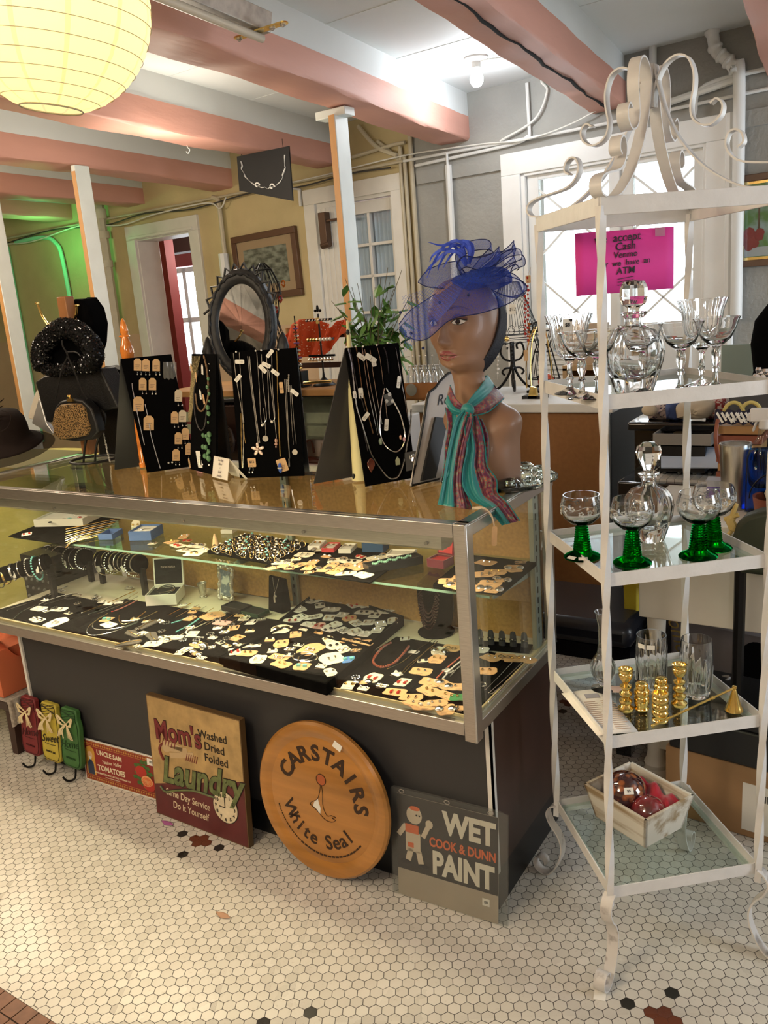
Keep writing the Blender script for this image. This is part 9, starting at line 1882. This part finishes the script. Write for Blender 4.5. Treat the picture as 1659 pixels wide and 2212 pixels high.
# green bin and basket bits in the lower right between shelves
gb=aty(1625,1180,.78);o=thing('green_armchair','dark olive upholstered chair back at the right edge between rack shelves','chair',(gb.x,.75,0),world=True);Pq=[aty(x,y,.62)for x,y in((1575,1215),(1578,1170),(1590,1135),(1608,1118),(1635,1108),(1680,1100),(1760,1110),(1760,1260),(1600,1240))];mb=MB();n=len(Pq);mb._add(Pq+[q+Vector((0,.06,0))for q in Pq],[tuple(range(n)),tuple(range(2*n-1,n-1,-1))]+[(i,n+i,n+(i+1)%n,(i+1)%n)for i in range(n)]);part('back_rest',mb,mat('olive_vinyl',(.035,.042,.022),.5),o,bevel=.012)
mb=MB();
for q in(Pq[0],Pq[7]):mb.cyl((q.x+.02,.66,0),(q.x+.02,.66,q.z+.01),.014,seg=8)
part('frame_tubes',mb,M_iron,o)
p=aty(1630,1085,.68);o=thing('wicker_basket','small brown basket with cream cloth and dark wire bail, above the olive chair back','basket',(p.x+.04,.80,zT+.001));mb=MB();mb.lathe([(0,0),(.050,0),(.058,.03),(.062,.06),(.056,.058),(.05,.03),(0,.01)],seg=30);part('basket_body',mb,mat('red_brown_weave'),o);mb=MB();mb.ball((.02,0,.065),.05,16,(1.1,1,.6));part('cloth',mb,mat('cream_linen'),o);mb=MB();mb.tube([(.07*math.cos(a),0,.05+.07*math.sin(a))for a in np.linspace(0,PI,20)],.002,5);part('bail',mb,M_iron,o)
p=aty(1575,1130,.66);mb=MB();mb.tube(smooth_path([aty(1590,1088,.64),aty(1584,1108,.64),aty(1578,1125,.64),aty(1583,1140,.64),aty(1572,1158,.64)],5),[.006]*8+[.011]*9+[.005]*4,8);mb.tube([aty(1565,1122,.64),aty(1596,1112,.64)],.006,6);single('straw_figure',mb,mat('straw',(.58,.42,.14),.7),'small straw figure hanging beside the olive chair','ornament')
# ================================================================== piano bench, case, carton, tote
f0,f1=atz(1207,1432,.33),atz(1370,1432,.33)
b0=Vector((-.42,.86,0));b1=Vector((.085,.86,0));zs=aty(1300,1395,.86).z
o=thing('piano_bench','black padded piano bench seen through the rack','bench',(-.15,1.05,0),world=True);M_pad=mat('black_vinyl_pad',(.010,.011,.016),.32,coat=.2)
mb=MB();mb.bb((b0.x,.84,zs),(b1.x+.01,1.19,zs+.08));part('padded_seat',mb,M_pad,o,bevel=.028)
mb=MB();mb.bb((b0.x+.01,.86,zs-.05),(b1.x,1.18,zs-.001));part('apron',mb,M_pb,o)
for x in(b0.x+.015,b1.x-.045):
 for y in(.865,1.13):mb=MB();mb.bb((x,y,0),(x+.045,y+.045,zs-.05));part('leg',mb,M_pb,o)
c0,c1=atz(1437,1752,0),atz(1700,1835,0);dv=(c1-c0).normalized();CMx=frame_from(c0,dv,(0,0,1));hC=.20
o=thing('cardboard_carton','brown cardboard carton with white shipping label and barcode behind the rack','carton',tuple(c0),world=True);mb=MB();mb.M=CMx;mb.bb((0,0,-.30),(.46,hC,0));part('carton_body',mb,mat('cardboard',(.36,.21,.10),.75,var=.06,vscale=12),o,bevel=.003)
mb=MB();mb.M=CMx;mb.bb((.20,.02,0),(.36,.155,.001));part('shipping_label',mb,M_paper,o)
mb=MB();
for k in range(18):mb.M=CMx;mb.bb((.235+k*.0035,.112,.001),(.2365+k*.0035+.0008*(k%3),.132,.0014))
mb.text('A 183 0 - 10',.012,CMx@Matrix.Translation((.255,.10,.0012))@Matrix.Rotation(PI,4,'Z'),.0002,bold=.01);mb.text('FEI PA 10000',.006,CMx@Matrix.Translation((.26,.07,.0012))@Matrix.Rotation(PI,4,'Z'),.0002);part('label_printing',mb,M_ink,o)
mb=MB();mb.M=CMx;mb.bb((.01,hC+.001,-.26),(.44,hC+.10,.005));mb.bb((.008,hC+.101,-.262),(.442,hC+.125,.007));single('black_case',mb,M_blackplastic,'black plastic carrying case on top of the cardboard carton','case',bevel=.008)
# grey tote and plastic bag between the third and bottom shelf
o=thing('tote_bag','mauve grey bag with dark script lettering and leaf print, under the white table','bag',tuple(aty(1560,1500,.95)),world=True);TP=[aty(x,y,.95)for x,y in((1448,1330),(1655,1372),(1650,1570),(1450,1560))];zf=TP[2].z
mb=MB();mb.hexa([TP[3],TP[2],TP[2]+Vector((0,.12,0)),TP[3]+Vector((0,.12,0)),TP[0],TP[1],TP[1]+Vector((0,.12,0)),TP[0]+Vector((0,.12,0))]);part('body',mb,mat('mauve_grey',(.15,.13,.13),.7),o,bevel=.01)
mb=MB();mb.M=Matrix.Translation(aty(1632,1440,.945))@FACE;mb.prism([(.050*math.cos(a),.075*math.sin(a))for a in np.linspace(0,2*PI,30)[:-1]],0,.003);part('dark_oval',mb,M_black,o)
mb=MB();mb.M=Matrix.Identity(4);mb.text('home',.06,Matrix.Translation(aty(1462,1360,.945))@Matrix.Rotation(R_(75),4,'Y')@FACE,.0003,shear=.3);part('script_lettering',mb,M_brass,o)
zb_=min(TP[2].z,TP[3].z);mb=MB();mb.bb((TP[3].x-.02,.93,0),(TP[2].x+.02,1.14,zb_-.001));single('storage_crate',mb,mat('dark_grey_side'),'dark crate under the mauve grey bag','crate',bevel=.004)
rr=random.Random(14);c=aty(1575,1525,.80);mb=MB();mb.grid(lambda u,v:(lambda a,b:(c.x+.065*math.cos(a)*math.sin(b)*(1+.14*math.sin(7*a+3*b)),.84+.05*math.sin(a)*math.sin(b),c.z-.01+.075*math.cos(b)*(1+.10*math.sin(5*a))))(2*PI*u,lerp(.12,PI-.1,v)),60,30,closeu=True);single('plastic_bag',mb,pane('crinkled_plastic',(.86,.86,.88),1.45,.10,.30,(.62,.60,.60)),'crumpled translucent plastic bag resting on the black case','plastic bag')
o=thing('yellow_bag','yellow plastic bag leaning at the end of the black bench','plastic bag',tuple(aty(1371,1430,.98)),world=True);mb=MB();Q=[aty(x,y,.98)for x,y in((1345,1250),(1378,1262),(1378,1430),(1352,1435))];mb.hexa([Q[3],Q[2],Q[2]+Vector((.01,.05,0)),Q[3]+Vector((0,.05,0)),Q[0],Q[1],Q[1]+Vector((0,.05,0)),Q[0]+Vector((0,.05,0))]);part('body',mb,mat('yellow_plastic',(.62,.50,.05),.35),o,bevel=.006)
# ================================================================== far right: white gabled box, black dress form
gx0,gx1=aty(1606,780,1.9).x,aty(1700,780,1.9).x;gz0,gz1,gz2=.0,aty(1606,762,1.9).z,aty(1660,688,1.9).z
o=thing('gabled_cabinet','white cabinet with sloping gabled top standing at the right by the grey wall','cabinet',(gx0+.2,2.05,0),world=True);mb=MB();mb.bb((gx0+.01,1.90,0),(gx0+.55,2.2,gz1));part('body',mb,M_white,o,bevel=.003)
sl=(gz2-gz1)/(aty(1655,688,1.9).x-gx0);mb=MB();V=[(gx0,1.88,gz1),(gx0+.28,1.88,gz1+sl*.28),(gx0+.56,1.88,gz1)];mb._add(V+[(x,2.2,z)for x,y,z in V],[(0,1,2),(5,4,3),(0,3,4,1),(1,4,5,2),(2,5,3,0)]);mb.bb((gx0-.005,1.875,gz1-.02),(gx0+.565,1.90,gz1+.001));part('gable',mb,M_white,o)
o=thing('black_dress_form','black dress form in velvet with silver beads on a tray, at the right edge','dress form',(.72,1.45,0),world=True);cx=aty(1688,720,1.35).x;zf=lambda y:aty(1680,y,1.35).z
mb=MB();mb.lathe([(.09,zf(860)),(.075,zf(800)),(.085,zf(740)),(.075,zf(690)),(.04,zf(655)),(.03,zf(632)),(0,zf(626))],(cx,1.35,0),30,sc=(1,.7));part('torso',mb,M_black,o);mb=MB();mb.cyl((cx,1.35,ztop),(cx,1.35,zf(858)),.02,seg=10);part('post',mb,M_iron,o)
mb=MB();rr=random.Random(3)
for k in range(26):mb.ball(aty(1628+rr.uniform(0,40),812+rr.uniform(-14,10),1.30),rr.uniform(.006,.012),8)
single('silver_bead_heap',mb,M_silver,'heap of silver beads at the right edge above the top shelf','beads',kind='stuff')
mb=MB();c=aty(1650,838,1.30);mb.bb((c.x-.09,1.25,ztop+.001),(c.x+.2,1.40,c.z));single('grey_case',mb,mat('dark_grey_side'),'dark grey case under the silver beads at the right edge','case',bevel=.005)
mb=MB();mb.bb((.15,1.83,0),(1.3,1.85,1.16));single('room_divider',mb,mat('sage_panel',(.22,.27,.23),.6),'sage green panel behind the picnic basket at the right','panel')
# foliage outside the window
rr=random.Random(17);mb=MB()
for k in range(260):
 c=WM@Vector((rr.uniform(.5,2.2),rr.uniform(2.5,3.6),rr.uniform(.6,2.6)));M3=Matrix.Rotation(rr.uniform(0,6),3,'Z')@Matrix.Rotation(rr.uniform(0,3),3,'X');mb._add([c+M3@Vector(v)for v in((-.05,0,0),(0,.09,0),(.05,0,0),(0,-.09,0))],[(0,1,2,3)])
single('garden_shrub',mb,mat('sunlit_leaves',(.20,.42,.10),.6),'sunlit green shrub leaves outside the diamond pane window','shrub',kind='stuff')
# petals on the floor
for x,y,c_,lab in((362,1780,(.35,.10,.28),'purple flower petal lying on the floor in front of the laundry sign'),(482,1979,(.42,.24,.15),'tan dried petal lying on the floor in front of the round wooden sign')):
 p=atz(x,y,0);mb=MB();mb.grid(lambda u,v:(p.x+(u-.5)*.045,p.y+(v-.5)*.016*math.sin(PI*min(.98,max(.02,u))),.001+.004*abs(u-.5)+.002*v),10,5);single('fallen_petal',mb,mat('petal_%d'%x,c_,.6),lab,'petal',solid=.0005)
